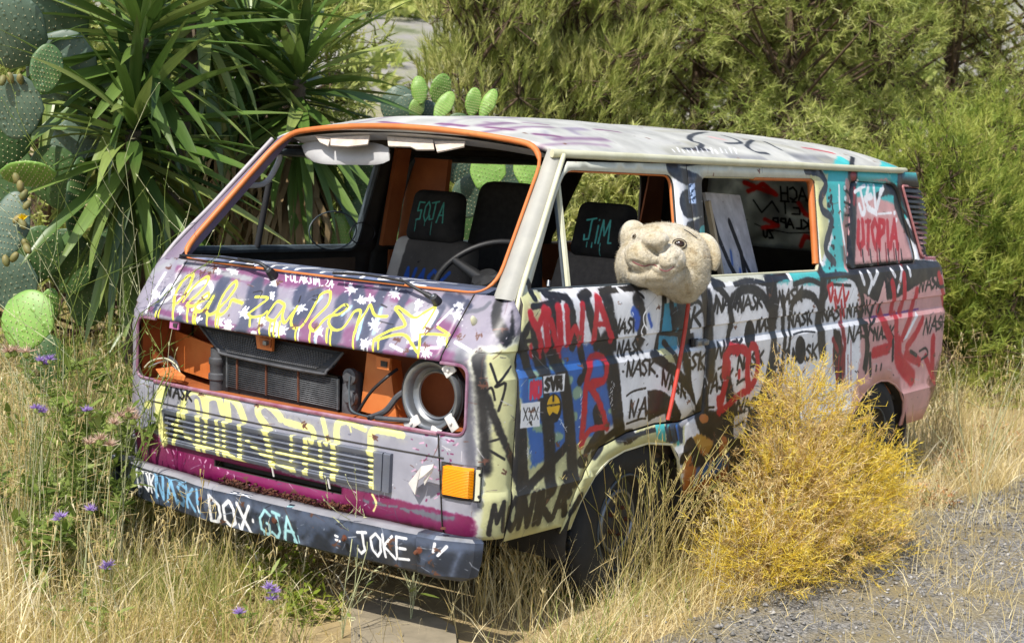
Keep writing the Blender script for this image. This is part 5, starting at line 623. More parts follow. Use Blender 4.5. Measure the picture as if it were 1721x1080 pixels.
('rust',0,7,1,'-76 361 -77 357 -77 353 -75 349 -71 346 -67 344 -63 344 -59 345 -56 347 -54 351 -54 355 -56 359 -58 362 -62 365 -66 366 -70 365 -74 364'),],
 'roof':[
('navyk',25,8,2,'2604 -283 2167 -441 1903 -572 1923 -621 1749 -687'),('navyk',22,7,2,'2520 -408 2491 -487 2424 -554 2242 -571'),('navyk',22,7,2,'2683 -485 2401 -597 2353 -668 2453 -679'),('navyk',20,6,2,'2796 -493 2725 -576 2704 -625'),
('navyk',22,7,0,'1653 -683 1870 -680'),('wht',6,2,0,'1533 -693 1512 -717'),('wht',6,2,0,'1610 -672 1556 -715'),('wht',6,2,0,'1618 -691 1590 -719'),('wht',6,2,0,'1673 -683 1641 -713'),('wht',6,2,0,'1720 -680 1672 -719'),
('wht',6,2,0,'1813 -652 1724 -713'),('wht',6,2,0,'1816 -674 1781 -705'),('wht',6,2,0,'1870 -668 1826 -704'),('wht',6,2,0,'1941 -653 1849 -715'),('wht',6,2,0,'1948 -673 1894 -714'),('wht',6,2,0,'2037 -649 1961 -702'),
('wht',6,2,0,'2061 -661 2002 -704'),('wht',6,2,0,'2141 -642 2049 -703'),('wht',6,2,0,'2200 -636 2096 -703'),('pink',34,20,0,'2285 -470 2335 -506'),('red',22,13,0,'3094 -562 3321 -623'),
('teal',0,17,1,'2942 -780 3331 -652 3329 -703 3271 -779'),('teal',0,17,1,'3582 -780 3896 -649 4087 -760 4135 -780'),('k',22,4,0,'3510 -651 3198 -779'),('navyk',22,7,0,'3829 -760 3872 -780'),('purple2',22,20,0,'-745 -760 602 342'),
('purple2',28,25,0,'702 179 661 24'),('purple2',34,30,0,'712 -114 703 -237'),('purple2',28,25,0,'733 -329 760 -422'),('purple2',28,25,0,'781 -519 850 -582'),('purple2',17,15,0,'978 -325 1048 -392'),('purple2',20,18,0,'1251 -489 1398 -513'),],
}
# ---------------------------------------------------------------- materials
def new_mat(name):
    m=bpy.data.materials.new(name); m.use_nodes=True; return m,m.node_tree,m.node_tree.nodes['Principled BSDF']
def nd(nt,t,**kw):
    n=nt.nodes.new('ShaderNode'+t)
    for k,v in kw.items(): setattr(n,k,v)
    return n
def noise_node(nt,scale,detail=4,rough=.6,vec=None):
    n=nd(nt,'TexNoise'); n.inputs['Scale'].default_value=scale; n.inputs['Detail'].default_value=detail; n.inputs['Roughness'].default_value=rough
    if vec is None:
        g=nd(nt,'NewGeometry') if False else nd(nt,'TexCoord'); nt.links.new(g.outputs['Object'],n.inputs['Vector'])
    else: nt.links.new(vec,n.inputs['Vector'])
    return n
def ramp(nt,src,stops):
    r=nd(nt,'ValToRGB'); e=r.color_ramp.elements
    while len(e)<len(stops): e.new(.5)
    for el,(p,c) in zip(e,stops): el.position=p; el.color=c if len(c)==4 else tuple(c)+(1,)
    nt.links.new(src,r.inputs[0]); return r
def mixc(nt,fac,a,b,mode='MIX'):
    m=nd(nt,'Mix',data_type='RGBA',blend_type=mode)
    for sock,v in ((m.inputs[0],fac),(m.inputs[6],a),(m.inputs[7],b)):
        if hasattr(v,'is_linked'): nt.links.new(v,sock)
        else: sock.default_value=v
    return m.outputs[2]
def bump(nt,b,src,strength=.3,dist=.005):
    n=nd(nt,'Bump'); n.inputs['Strength'].default_value=strength; n.inputs['Distance'].default_value=dist; nt.links.new(src,n.inputs['Height']); nt.links.new(n.outputs[0],b.inputs['Normal'])
def mat_mottle(name,c1,c2,scale=8,rough=.6,metal=0,bmp=.2,bdist=.003,c3=None):
    m,nt,b=new_mat(name); n=noise_node(nt,scale,6); st=[(.3,srgb(c1)),(.7,srgb(c2))]
    if c3: st.append((.8,srgb(c3)))
    r=ramp(nt,n.outputs[0],st); nt.links.new(r.outputs[0],b.inputs['Base Color']); b.inputs['Roughness'].default_value=rough; b.inputs['Metallic'].default_value=metal
    if bmp: bump(nt,b,noise_node(nt,scale*5,5).outputs[0],bmp,bdist)
    return m
def mat_canvas(name,img,rough=.42,spec=.5,chip='#5b4a44',chips=.66):
    m,nt,b=new_mat(name); t=nd(nt,'TexImage',image=img,interpolation='Cubic'); uvn=nd(nt,'UVMap'); nt.links.new(uvn.outputs[0],t.inputs[0])
    n1=noise_node(nt,34,8,.7); n2=noise_node(nt,5,4,.6)
    add=nd(nt,'Math',operation='MULTIPLY'); nt.links.new(n1.outputs[0],add.inputs[0]); nt.links.new(n2.outputs[0],add.inputs[1])
    cm=ramp(nt,add.outputs[0],[(.40,(0,0,0)),(.425,(1,1,1))])           # flaked spots
    dust=ramp(nt,noise_node(nt,3.5,7,.65).outputs[0],[(.45,(.0,.0,.0)),(.8,(.10,.10,.10))])
    c=mixc(nt,dust.outputs[0],t.outputs[0],srgb('#a39c8e')); c=mixc(nt,cm.outputs[0],c,srgb(chip)); nt.links.new(c,b.inputs['Base Color'])
    rr=ramp(nt,n2.outputs[0],[(.3,(rough-.1,)*3),(.75,(rough+.2,)*3)]); nt.links.new(rr.outputs[0],b.inputs['Roughness'])
    b.inputs['Specular IOR Level'].default_value=spec
    bump(nt,b,noise_node(nt,60,6,.7).outputs[0],.12,.002); return m
MAT={}
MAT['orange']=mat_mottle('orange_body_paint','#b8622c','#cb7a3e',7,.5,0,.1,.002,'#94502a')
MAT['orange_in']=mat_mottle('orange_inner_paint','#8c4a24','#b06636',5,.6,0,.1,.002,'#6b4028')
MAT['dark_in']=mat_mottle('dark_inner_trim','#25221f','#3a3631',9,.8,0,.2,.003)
MAT['black']=mat_mottle('black_plastic','#18181a','#26262a',14,.5,0,.15,.002)
MAT['wheelblack']=mat_mottle('steering_wheel_black','#0c0c0d','#161617',14,.55,0,.1,.002)
MAT['rubber']=mat_mottle('tyre_rubber','#121213','#242322',12,.8,0,.3,.003,'#35312c')
MAT['hose']=mat_mottle('grey_rubber_hose','#35363a','#55565a',14,.6,0,.2,.002)
MAT['metal']=mat_mottle('bare_zinc_metal','#6d7074','#94979a',10,.42,.7,.1,.002,'#4b4846')
MAT['whitemetal']=mat_mottle('white_bracket_metal','#c9c5c0','#dedbd8',12,.5,.1,.1,.002,'#9a8f86')
MAT['rustm']=mat_mottle('rusty_metal','#3a2118','#6b3d26',18,.9,0,.4,.004)
MAT['fin']=mat_mottle('radiator_metal','#1b1b1d','#2e2e31',20,.5,.4,.1,.001)
MAT['finl']=mat_mottle('radiator_edge_metal','#6c6f73','#484b4f',20,.5,.6,.1,.001)
MAT['seat_dark']=mat_mottle('dark_seat_cloth','#2b2928','#3b3836',40,.95,0,.4,.002)
MAT['seat_grey']=mat_mottle('grey_seat_cloth','#6d675f','#857e74',40,.95,0,.4,.002)
MAT['vinyl']=mat_mottle('grey_visor_vinyl','#98989a','#b5b4b2',6,.45,0,.2,.004)
MAT['liner']=mat_mottle('torn_headliner','#b3a596','#cfc3b6',30,.9,0,.4,.003,'#8f7f70')
MAT['seal']=mat_mottle('grey_rubber_seal','#2f363a','#4c565c',16,.5,0,.1,.002)
MAT['creamp']=mat_mottle('cream_paint_trim','#b9b796','#cfcdb4',8,.5,0,.1,.002,'#8a8570')
MAT['redrod']=mat_mottle('red_rod_paint','#a3342a','#c84434',20,.5,0,.2,.002,'#9a6a5c')
def mat_amber():
    m,nt,b=new_mat('amber_lens'); b.inputs['Base Color'].default_value=srgb('#ff9c0c'); b.inputs['Roughness'].default_value=.18; b.inputs['Transmission Weight'].default_value=.15; b.inputs['IOR'].default_value=1.45
    wv=nd(nt,'TexWave',wave_type='BANDS',bands_direction='Z'); wv.inputs['Scale'].default_value=60; tc=nd(nt,'TexCoord'); nt.links.new(tc.outputs['Object'],wv.inputs['Vector']); bump(nt,b,wv.outputs['Fac'],.5,.003); return m
MAT['amber']=mat_amber()

# ---- body surface of the van: x runs from the nose to the tail, y=-W is the driver's flank, z is up (metres)
_WZ=[.30,.36,.44,.545,.57,.955,.985,1.043,1.050,1.17,1.205,1.225,1.236,1.245,1.72]
_WY=[.850,.885,.905,.922,.914,.917,.903,.903,.912,.908,.900,.886,.874,.870,.765]
def Wz(z): return np.interp(z,_WZ,_WY)
def taper(x,z):
    t=np.clip((1.15-x)/.6,0,1); return .045*t*t*np.clip((z-1.24)/.48,0,1.2)
def rear_x(z): return np.interp(z,[.3,.4,.7,1.05,1.24,1.72],[4.30,4.345,4.455,4.45,4.37,4.235])
def side_pt(x,z,s=-1):
    # past the start of the rear corner x counts along the rounding
    xs=rear_x(z)-.14; t=min(max((x-xs)/.14,0),1.45)
    return np.array([x if t<=0 else xs+.14*np.sin(t), s*(Wz(z)-taper(x,z)-.14*(1-np.cos(t))), z])
_FZ=[.30,.36,.44,.70,.999,1.012,1.03,1.19,1.215,1.23]
_FX=[.085,.055,.030,.027,.024,.026,.036,.162,.182,.195]
def Fx(z): return np.interp(z,_FZ,_FX)
def Rz(z): return np.interp(z,[.9,1.0,1.2],[.13,.11,.06])
def front_pt(q,z):
    W=float(Wz(z)); r=float(Rz(z)); s=-1 if q<0 else 1; a=abs(q); f=float(Fx(z)); w=W-r
    if a<=w: return np.array([f-.035*(1-min(a/.78,1)**2), s*a, z])
    t=(a-w)/r
    if t<=np.pi/2: return np.array([f+r*(1-np.cos(t)), s*(w+r*np.sin(t)), z])
    return np.array([f+r+(a-w-r*np.pi/2), s*W, z])
def q_of_x(x,z):
    r=float(Rz(z)); return float(Wz(z))-r+r*np.pi/2+(x-float(Fx(z))-r)
def roof_z(x,y):
    W=.762-.07*np.clip((1.0-x)/.4,0,1)**2-.10*np.clip((x-3.75)/.45,0,1)**2.2
    c=np.interp(x,[.5,.62,.85,1.3,3.2,3.8,4.1,4.2],[.055,.07,.115,.14,.145,.13,.09,.06])
    return 1.722+c*(1-np.clip(np.abs(y)/W,0,1)**2.6)**.85

def foliage_mat(name,cols,trans=.3,rough=.55,scale=1.2,spec=.3,iw=.62,nw=.42):
    m,nt,b=new_mat(name); g=nd(nt,'NewGeometry'); n=noise_node(nt,scale,3,.6); ad=nd(nt,'Math',operation='MULTIPLY_ADD'); nt.links.new(g.outputs['Random Per Island'],ad.inputs[0]); ad.inputs[1].default_value=iw
    sc=nd(nt,'Math',operation='MULTIPLY'); sc.operation='MULTIPLY_ADD'; sc.inputs[1].default_value=nw*1.8; sc.inputs[2].default_value=(1-iw)*.5-nw*.9; nt.links.new(n.outputs[0],sc.inputs[0]); nt.links.new(sc.outputs[0],ad.inputs[2])
    k=len(cols); r=ramp(nt,ad.outputs[0],[(.08+.84*i/(k-1),srgb(c)) for i,c in enumerate(cols)])
    nt.links.new(r.outputs[0],b.inputs['Base Color']); b.inputs['Roughness'].default_value=rough; b.inputs['Specular IOR Level'].default_value=spec
    if trans>0:
        t=nd(nt,'BsdfTranslucent'); nt.links.new(r.outputs[0],t.inputs[0]); mx=nd(nt,'MixShader'); mx.inputs[0].default_value=trans
        nt.links.new(b.outputs[0],mx.inputs[1]); nt.links.new(t.outputs[0],mx.inputs[2]); nt.links.new(mx.outputs[0],nt.nodes['Material Output'].inputs[0])
    return m
# ---------------------------------------------------------------- ground, road and hillside
def ground_h(x,y):
    return .02*np.sin(1.7*x+.5)*np.cos(1.3*y)+.012*np.sin(4.1*x+1.)*np.sin(3.7*y+2)
def build_ground():
    rs=np.concatenate([np.linspace(.0,9,90),np.geomspace(9.3,420,70)]); th=np.linspace(0,2*math.pi,181)[:-1]
    V=[];F=[]; g=np.random.default_rng(8)
    for r in rs:
        for t in th:
            x=CAM[0]+3.5+r*math.cos(t); y=CAM[1]+2.2+r*math.sin(t); d=abs((t-.62+math.pi)%(2*math.pi)-math.pi); w=max(0,1-max(0,d-.75)/.5)
            z=float(ground_h(x,y))*(1 if r<40 else 0)
            if r>24: z+=w*((r-24)*.17+ (r-24)**1.2*.03)*(1+.25*mnoise.noise(Vector((x*.02,y*.02,0)))+.10*mnoise.noise(Vector((x*.09,y*.09,4))))
            V.append((x,y,z))
    n=len(th)
    for i in range(len(rs)-1):
        for k in range(n): F.append((i*n+k,(i+1)*n+k,(i+1)*n+(k+1)%n,i*n+(k+1)%n))
    m,nt,b=new_mat('dry_earth'); tc=nd(nt,'TexCoord'); n1=noise_node(nt,2.2,8,.7); n2=noise_node(nt,.06,6,.7); n3=noise_node(nt,.5,8,.75)
    near=ramp(nt,n1.outputs[0],[(.3,srgb('#7a6a4b')),(.55,srgb('#a08c64')),(.75,srgb('#b9a67c'))])
    rock=ramp(nt,n3.outputs[0],[(.38,srgb('#5d6344')),(.47,srgb('#868570')),(.52,srgb('#87837d')),(.7,srgb('#9b9791'))])
    sx=nd(nt,'SeparateXYZ'); nt.links.new(tc.outputs['Object'],sx.inputs[0]); mr=nd(nt,'MapRange'); mr.inputs[1].default_value=.6; mr.inputs[2].default_value=3; nt.links.new(sx.outputs[2],mr.inputs[0])
    nt.links.new(mixc(nt,mr.outputs[0],near.outputs[0],rock.outputs[0]),b.inputs['Base Color']); b.inputs['Roughness'].default_value=.95; bump(nt,b,n1.outputs[0],.6,.03)
    return tag(arr_mesh('ground',V,F,m,None,True),kind='structure')
build_ground()
# gravel road along the driver's side
def road_edge(x): return -1.27-.10*np.sin(1.1*x+.4)-.05*np.sin(3.3*x)-.05*np.clip(x-1.5,-2,3)
V=[];F=[]; xs=np.linspace(-6,30,220); 
for x in xs:
    for k in range(24):
        t=k/23; y=float(road_edge(x))+.10-t*5.5; V.append((x,y,.012+float(ground_h(x,y))*1+.015*min(1,t*5)))
for i in range(len(xs)-1):
    for k in range(23): a=i*24+k; F.append((a,a+1,a+25,a+24))
m,nt,b=new_mat('grey_gravel'); vo=nd(nt,'TexVoronoi'); vo.inputs['Scale'].default_value=85; tc=nd(nt,'TexCoord'); nt.links.new(tc.outputs['Object'],vo.inputs['Vector'])
n1=noise_node(nt,3,6,.6); cr_=ramp(nt,vo.outputs['Color'],[(.15,srgb('#56544f')),(.5,srgb('#73706b')),(.85,srgb('#94918c'))]); er=ramp(nt,n1.outputs[0],[(.42,(0,0,0)),(.62,(1,1,1))])
nt.links.new(mixc(nt,er.outputs[0],cr_.outputs[0],srgb('#837759')),b.inputs['Base Color']); b.inputs['Roughness'].default_value=.9; bump(nt,b,vo.outputs['Distance'],.8,.01)
tag(arr_mesh('gravel_road',V,F,m,None,True),kind='structure')
def stones(name,n,box,smin,smax,mat,edge=True,power=3):
    Vv=[];Ff=[]
    base=np.array([(1,0,0),(-1,0,0),(0,1,0),(0,-1,0),(0,0,1),(0,0,-1)],float); tri=np.array([(0,2,4),(2,1,4),(1,3,4),(3,0,4),(2,0,5),(1,2,5),(3,1,5),(0,3,5)])
    for i in range(n):
        x=nrg.uniform(box[0],box[1]); y=nrg.uniform(box[2],box[3])
        if edge and y>float(road_edge(x))+nrg.normal(0,.07): continue
        s=smin+(smax-smin)*nrg.random()**power; z=float(ground_h(x,y))+.02+s*.2
        P=base*s*nrg.uniform(.55,1.2,(6,1))*np.array([1,.85,.6]); P+=nrg.normal(0,.18*s,(6,3)); a=nrg.uniform(0,6.28); c,si=math.cos(a),math.sin(a)
        P=np.stack([P[:,0]*c-P[:,1]*si+x,P[:,0]*si+P[:,1]*c+y,P[:,2]+z],1); Vv.append(P); Ff.append(tri+6*(len(Vv)-1))
    return tag(arr_mesh(name,np.concatenate(Vv),np.concatenate(Ff),mat),kind='stuff')
M_stone=foliage_mat('grey_stones',['#54524f','#716f6b','#8b8884','#b0ada8'],0,.85,2)
stones('gravel',15000,(.2,5.2,-3.4,-1.2),.003,.018,M_stone,True,4)
stones('gravel',2500,(5,14,-3.5,-.9),.010,.035,M_stone)
stones('pebbles',900,(-.8,5,-1.9,-1.0),.004,.018,M_stone,False)
# a few large stones lying beside the gravel
for i,(p,s,lb) in enumerate((((3.395,-0.036,0.050),.06,'grey angular stone half hidden beside the yellow bush'),((1.506,-1.047,0.000),.035,'pale stone at the foot of the yellow bush'),((1.055,0.025,0.000),.0,''),((2.546,-1.394,0.000),.03,'small dark stone at the gravel edge right of the yellow bush'))):
    if s:
        bm=bmesh.new(); bmesh.ops.create_icosphere(bm,subdivisions=2,radius=s)
        for v in bm.verts: v.co=Vector((v.co.x*1.2,v.co.y,v.co.z*.6))*(1+.35*mnoise.noise(v.co*14+Vector((i*7,0,0))))+Vector(p)
        tag(bm_obj('stone',bm,M_stone),lb,'stone')
# concrete slab under the front of the van
SL=[Vector(q) for q in ((0.119,-0.266,0.025),(0.313,-0.246,0.025),(0.333,-0.374,0.025),(0.219,-0.670,0.025),(-0.075,-0.904,0.025),(-0.322,-0.648,0.025))]
bm=bmesh.new(); f=bm.faces.new([bm.verts.new(p) for p in SL]); e=bmesh.ops.extrude_face_region(bm,geom=[f])
for v in e['geom']:
    if isinstance(v,bmesh.types.BMVert): v.co.z-=.08
tag(bm_obj('concrete_slab',bm,mat_mottle('old_concrete','#7d735f','#978b74',9,.9,0,.3,.004)),'beige concrete slab lying on the ground under the front bumper','slab')

# ================================================================ THE VAN
VAN=empty('camper_van',(2.2,0,0),'abandoned boxy van covered in graffiti, without windscreen and grille, standing in dry grass','van')
# ---- canvases
cs=Canvas('side_canvas',0,4.5,.28,1.82,.0021,'white',1); cs.paint(PAINT['side']); cs.scuff(700,['#d9d9dc','#a9a9ae','#3a3a40','#6b6b70','#6b4434'],7)
cf=Canvas('front_canvas',-1.2,1.2,.28,1.26,.0019,'mauve',2); cf.paint(PAINT['front']); cf.scuff(520,['#c9c6cc','#a7a3ab','#4b4a55','#6d5a66','#5b3a30'],6)
cr=Canvas('roof_canvas',.4,4.4,-.9,.9,.004,'#b2b1aa',3,.16)
for i in range(26):
    x,y=rng.uniform(.6,1.25),rng.uniform(-.7,.7); cr.draw(rng.choice(['#7c6079','#8b8090','#8f8c96','#9a8f9c']),rng.uniform(.01,.07),.05,0,[(x,y),(x+rng.uniform(-.1,.4),y+rng.uniform(-.1,.1))])
for i in range(50):
    x,y=rng.uniform(1.2,4.2),rng.uniform(-.75,.75); cr.draw(rng.choice(['#9d9b8f','#a8a596','#7f7f82','#b0afaa']),rng.uniform(.02,.1),.06,0,[(x,y),(x+rng.uniform(.1,.5),y+rng.uniform(-.1,.1))])
cr.paint(PAINT['roof']); cr.scuff(380,['#d0cfca','#77767a','#8f8b84','#5f5a5e','#6b4a3a'],9)
cb=Canvas('bumper_canvas',-1.0,1.0,.22,.5,.0018,'#242a35',4,.14)
for i in range(70):
    x=rng.uniform(-.9,.9); cb.draw(rng.choice(['#3f4a5e','#222730','#566074']),rng.uniform(.004,.03),.03,0,[(x,rng.uniform(.25,.42)),(x+rng.uniform(-.1,.1),rng.uniform(.25,.42))])
cb.paint(PAINT['bumper']); cb.scuff(200,['#8d94a3','#6a7180','#171a20','#a9adb5','#5b3d30'],8)
cg=Canvas('grille_canvas',-.8,.8,.4,.8,.0019,'#575b66',5,.1); cg.paint(PAINT['grille'])
M_side=mat_canvas('side_paint',cs.image()); M_front=mat_canvas('front_paint',cf.image()); M_roof=mat_canvas('roof_paint',cr.image(),.5); M_bump=mat_canvas('bumper_paint',cb.image(),.4); M_grille=mat_canvas('grille_paint',cg.image(),.42)
M_far=mat_mottle('far_side_paint','#8d8a92','#a9a2a2',3,.5)
CR=(.545,.57,.955,.985,1.043,1.050,1.205,1.225,1.236,1.245)
# ---- openings traced on the driver's flank (x,z)
S2=lambda *p:[tuple(q) for q in p]
WIN1=roundpoly(S2((0.282,1.247),(1.352,1.234),(1.398,1.657),(0.650,1.662)),[.03,.05,.06,.05])
WIN2=roundpoly(S2((1.584,1.243),(2.704,1.231),(2.773,1.662),(1.635,1.656)),.05)
WIN3=roundpoly(S2((3.003,1.229),(3.954,1.236),(3.805,1.646),(3.192,1.659)),[.05,.06,.10,.05])
VENT=roundpoly(S2((4.033,1.265),(4.422,1.254),(4.245,1.633),(3.880,1.640)),.02)
ARCH_F=S2((0.614,0.353),(0.632,0.450),(0.701,0.543),(0.813,0.590),(0.919,0.610),(1.098,0.617),(1.292,0.588),(1.346,0.523),(1.396,0.441),(1.490,0.334))
ARCH_R=[(3.48+.40*math.cos(R(a)),.36+.285*math.sin(R(a))) for a in range(180,-1,-15)]
DOOR_ARC=S2((0.546,0.361),(0.560,0.451),(0.591,0.530),(0.726,0.646),(0.927,0.680),(1.135,0.689),(1.333,0.676))
def side_outline_door():
    o=[(.172,.385),(DOOR_ARC[0][0]-.004,.375)]+[(x,z+.004) for x,z in DOOR_ARC]+[(1.517,.70),(1.517,1.703)]
    o+=[(.665,1.692)]
    for z in (1.62,1.5,1.4,1.3): o.append((.215+(z-1.235)*.985,z))
    o+=[(.208,1.225),(.185,1.15),(.172,1.0)]
    return o
def side_outline_rear():
    o=[(.548,.345)]+[(x,max(z-.004,.345)) for x,z in DOOR_ARC]+[(1.523,.695),(1.523,1.712),(3.98,1.712)]
    o+=[(float(rear_x(z))-.14+.14*1.43,z) for z in np.linspace(1.712,.36,24)]
    o+=[(x,z) for x,z in ARCH_R[::-1]]+[(3.05,.345),(1.45,.345)]
    o+=ARCH_F[::-1]+[(.60,.345)]
    return o
for s in (-1,1):
    mf=lambda a,b,s=s: side_pt(a,b,s); paint=M_side if s<0 else M_far; fl=(s>0)
    door=panel('front_door',side_outline_door(),mf,[paint,MAT['dark_in']],VAN,[WIN1],lines=CR,uv=cs.uv,flip=fl)
    if s<0: door['label']='front door with a graffitied skin, stickers and an empty window'
    sd_=panel('side_panel',side_outline_rear(),mf,[paint,MAT['dark_in']],VAN,[WIN2]+([WIN3,VENT] if s<0 else [WIN3]),lines=CR,uv=cs.uv,flip=fl)
    if s<0:
        g=panel('rear_window',[( (x-WIN3[0][0])*.985+WIN3[0][0]+.006,(z-1.45)*.985+1.45) for x,z in WIN3],lambda a,b: side_pt(a,b)+np.array([0,.006,0]),[paint,MAT['dark_in']],sd_,uv=cs.uv,thick=.006)
        g['label']='painted-over rear window with red lettering'
    # drip gutter
    pts=[(x,s*(float(np.interp(x,[.62,.75,1.0],[.705,.745,.772])) if x<1 else .772-.10*max(0,(x-3.75)/.45)**2.2),1.719) for x in np.linspace(.62 if s<0 else .85,4.24,46)]
    bm=bmesh.new(); add_tube(bm,pts,.013,8)
    for v in bm.verts: v.co.z=1.719+(v.co.z-1.719)*1.25
    bm_obj('drip_rail',bm,MAT['creamp'] if s<0 else M_far,VAN,True,60)
    # windscreen pillar
    Eb,Et=Vector((.190,s*.782,1.214)),Vector((.668,s*.655,1.738)); Db,Dt=Vector((.196,s*.868,1.212)),Vector((.672,s*.722,1.705))
    bm=bmesh.new(); rows=[]
    for i in range(13):
        t=i/12; a=Eb.lerp(Et,t);b=Db.lerp(Dt,t); row=[]
        for j in range(7):
            u=j/6; p=a.lerp(b,u)+Vector((-.55,s*.25,.12))*((.05 if s<0 else .022)*math.sin(math.pi*u)**.9*(1-.35*t)); row.append(bm.verts.new(p))
        inn=[bm.verts.new(b+Vector((.05,-s*.02,0))),bm.verts.new(a+Vector((.05,0,-.005)))]
        rows.append(row+inn)
    n=len(rows[0])
    for r0,r1 in zip(rows,rows[1:]):
        for j in range(n): bm.faces.new((r0[j],r0[(j+1)%n],r1[(j+1)%n],r1[j]))
    ap=bm_obj('windscreen_pillar',bm,[mat_mottle('pillar_paint','#8b8a86','#aaa89c',4,.5,0,.1,.002,'#736a78') if s<0 else mat_mottle('far_pillar_paint','#5f5264','#7a6c7d',4,.5)],VAN,True,40)
    tube('pillar_gutter',smooth_path([Db+Vector((-.004,s*.016,-.24)),Db+Vector((.0,s*.012,-.02)),Db.lerp(Dt,.5)+Vector((-.004,s*.010,0)),Dt+Vector((-.01,s*.008,.01))],6),.0095,MAT['creamp'] if s<0 else M_far,VAN,8)
# ---- roof
def roof_grid():
    V=[];UV=[];nx,ny=64,44
    for i in range(nx+1):
        t=i/nx
        for j in range(ny+1):
            s=-math.cos(math.pi*j/ny)
            xf=.607+.058*(abs(s)*.69/.65)**2; xe=4.30-.13*abs(s)**3; x=xf+(xe-xf)*(t**1.15)
            W=.762-.07*max(0,(1.0-x)/.4)**2-.10*max(0,(x-3.75)/.45)**2.2; y=s*W
            z=float(roof_z(x,y)); z+=.006*math.sin(9*x)*math.cos(5*y)*max(0,1-abs(s)**4)*.4
            V.append((x,y,z)); UV.append(cr.uv(x,y))
    F=[(i*(ny+1)+j,(i+1)*(ny+1)+j,(i+1)*(ny+1)+j+1,i*(ny+1)+j+1) for i in range(nx) for j in range(ny)]
    return V,F,UV
V,Fq,UV=roof_grid(); me=bpy.data.meshes.new('roof'); me.from_pydata(V,[],Fq); ul=me.uv_layers.new(name='UVMap')
for l in me.loops: ul.data[l.index].uv=UV[l.vertex_index]
for p in me.polygons: p.use_smooth=True
roof=link('roof',me,[M_roof,mat_mottle('grey_headliner','#4f4a43','#6a645b',6,.9)],VAN); m=roof.modifiers.new('t','SOLIDIFY'); m.thickness=.02; m.offset=-1; m.material_offset=1; m.material_offset_rim=0
# ---- front panels
mq=lambda a,b: front_pt(a,b)
FL=(.545,.57,.70,1.012,1.03,1.043,1.05,1.19,1.215)
panel('nose_panel',[(-.705,1.222),(-.695,1.0),(.695,1.0),(.705,1.222)],mq,[M_front,MAT['dark_in']],VAN,lines=(1.012,1.03,1.16,1.19),uv=cf.uv,grid=.06,flip=True,thick=.02)
lowp=panel('lower_front_panel',[(-.735,.40),(.735,.40),(.70,.752),(.30,.748),(-.2,.748),(-.70,.752)],mq,[M_front,MAT['dark_in']],VAN,[[(-.30,.474),(.34,.474),(.34,.50),(-.30,.50)]],lines=(.44,.475,.51,.70),uv=cf.uv,grid=.05,flip=True)
M_lip=mat_mottle('lip_paint','#6d3550','#94788a',16,.5,0,.1,.002,'#4a3a44')
for s in (-1,1):
    o=[(s*.742,.40),(s*.706,.752),(s*.77,.752),(s*.80,.775),(s*.812,.80),(s*.815,.96),(s*.80,.992),(s*.77,1.0),(s*.701,1.0),(s*.711,1.222),(s*.79,1.224)]
    for z in (1.224,1.15,1.05,.95,.8,.7,.6,.5,.40): o.append((s*q_of_x((.19 if z>1.1 else .166),z),z))
    cp=panel('corner_panel',o,mq,[M_front,MAT['dark_in']],VAN,lines=CR[:8],uv=cf.uv,grid=.03,dens=.02,flip=True)
    # rolled lip round the lamp opening
    lip=[front_pt(s*q,z) for q,z in roundpoly([(.70,.757),(.81,.757),(.81,.996),(.70,.996)],[0,.04,.04,0])]
    tube('opening_lip',lip,.006,M_lip,cp,6)
tube('opening_lip',[front_pt(q,.752) for q in np.linspace(-.70,.70,30)],.008,mat_mottle('worn_lip_paint','#7a3a52','#a0808c',16,.5,0,.1,.002,'#b5561c'),lowp,6)
# shut lines
tube('seam',[front_pt(q,.672+.0*abs(q))+np.array([-.001,0,0]) for q in np.linspace(-.73,.73,40)],.003,MAT['dark_in'],lowp,5)
# ---- windscreen frame and opening
def ws(y,z):
    yw=.777-.247*(z-1.226); return Vector((.192+.906*(z-1.226)-.05*(1-min(1,abs(y)/yw)**2),y,z))
def ws_loop(ins=0,r=.10):
    b=roundpoly([(-.777+ins,1.229+ins),(.777-ins,1.229+ins),(.651-ins,1.738-ins),(-.651+ins,1.738-ins)],r,7); out=[]
    for y,z in densify(b,.05):
        k=max(0,(z-1.5)/.238)
        out.append(ws(y,z)+Vector((0,0,.049*(1-(abs(y)/.651)**2)*k if abs(y)<.651 else 0)))
    return out
wl_=ws_loop(-.002)
bm=bmesh.new(); add_tube(bm,wl_,[(.0045 if p.z<1.25 else .012 if p.y>.3 or p.z>1.70 else .0065) for p in wl_],8,True); bm_obj('windscreen_frame',bm,MAT['orange'],VAN,True,60)
# ---- dashboard seen over the cowl
cd=Canvas('dash_canvas',-.8,.8,.1,.6,.003,'#4d5468',6,.2)
for i in range(40):
    y=rng.uniform(-.75,.75); cd.draw(rng.choice(['#66708a','#3a4055','#8790a8']),.03,.05,0,[(y,rng.uniform(.15,.5)),(y+rng.uniform(-.2,.2),rng.uniform(.15,.5))])
for i,ch in enumerate('MANTAGE'): cd.text(ch,.50-i*.15,.20,.15,'wht',.016,.75,True,.2)
M_dash=mat_canvas('dash_paint',cd.image(),.4)
V=[];UV=[];Fq=[]
ny=24
for j in range(ny+1):
    y=-.74+1.48*j/ny; bw=-.05*(1-(y/.777)**2)
    for x,z in ((.205+bw,1.205),(.26+bw,1.222),(.40,1.215),(.46,1.195),(.47,1.0),(.44,.85)):
        V.append((x,y,z)); UV.append(cd.uv(y,x if z>1.1 else .5))
for j in range(ny):
    for k in range(5): a=j*6+k; Fq.append((a,a+6,a+7,a+1))
me=bpy.data.meshes.new('dashboard'); me.from_pydata(V,[],Fq); ul=me.uv_layers.new(name='UVMap')
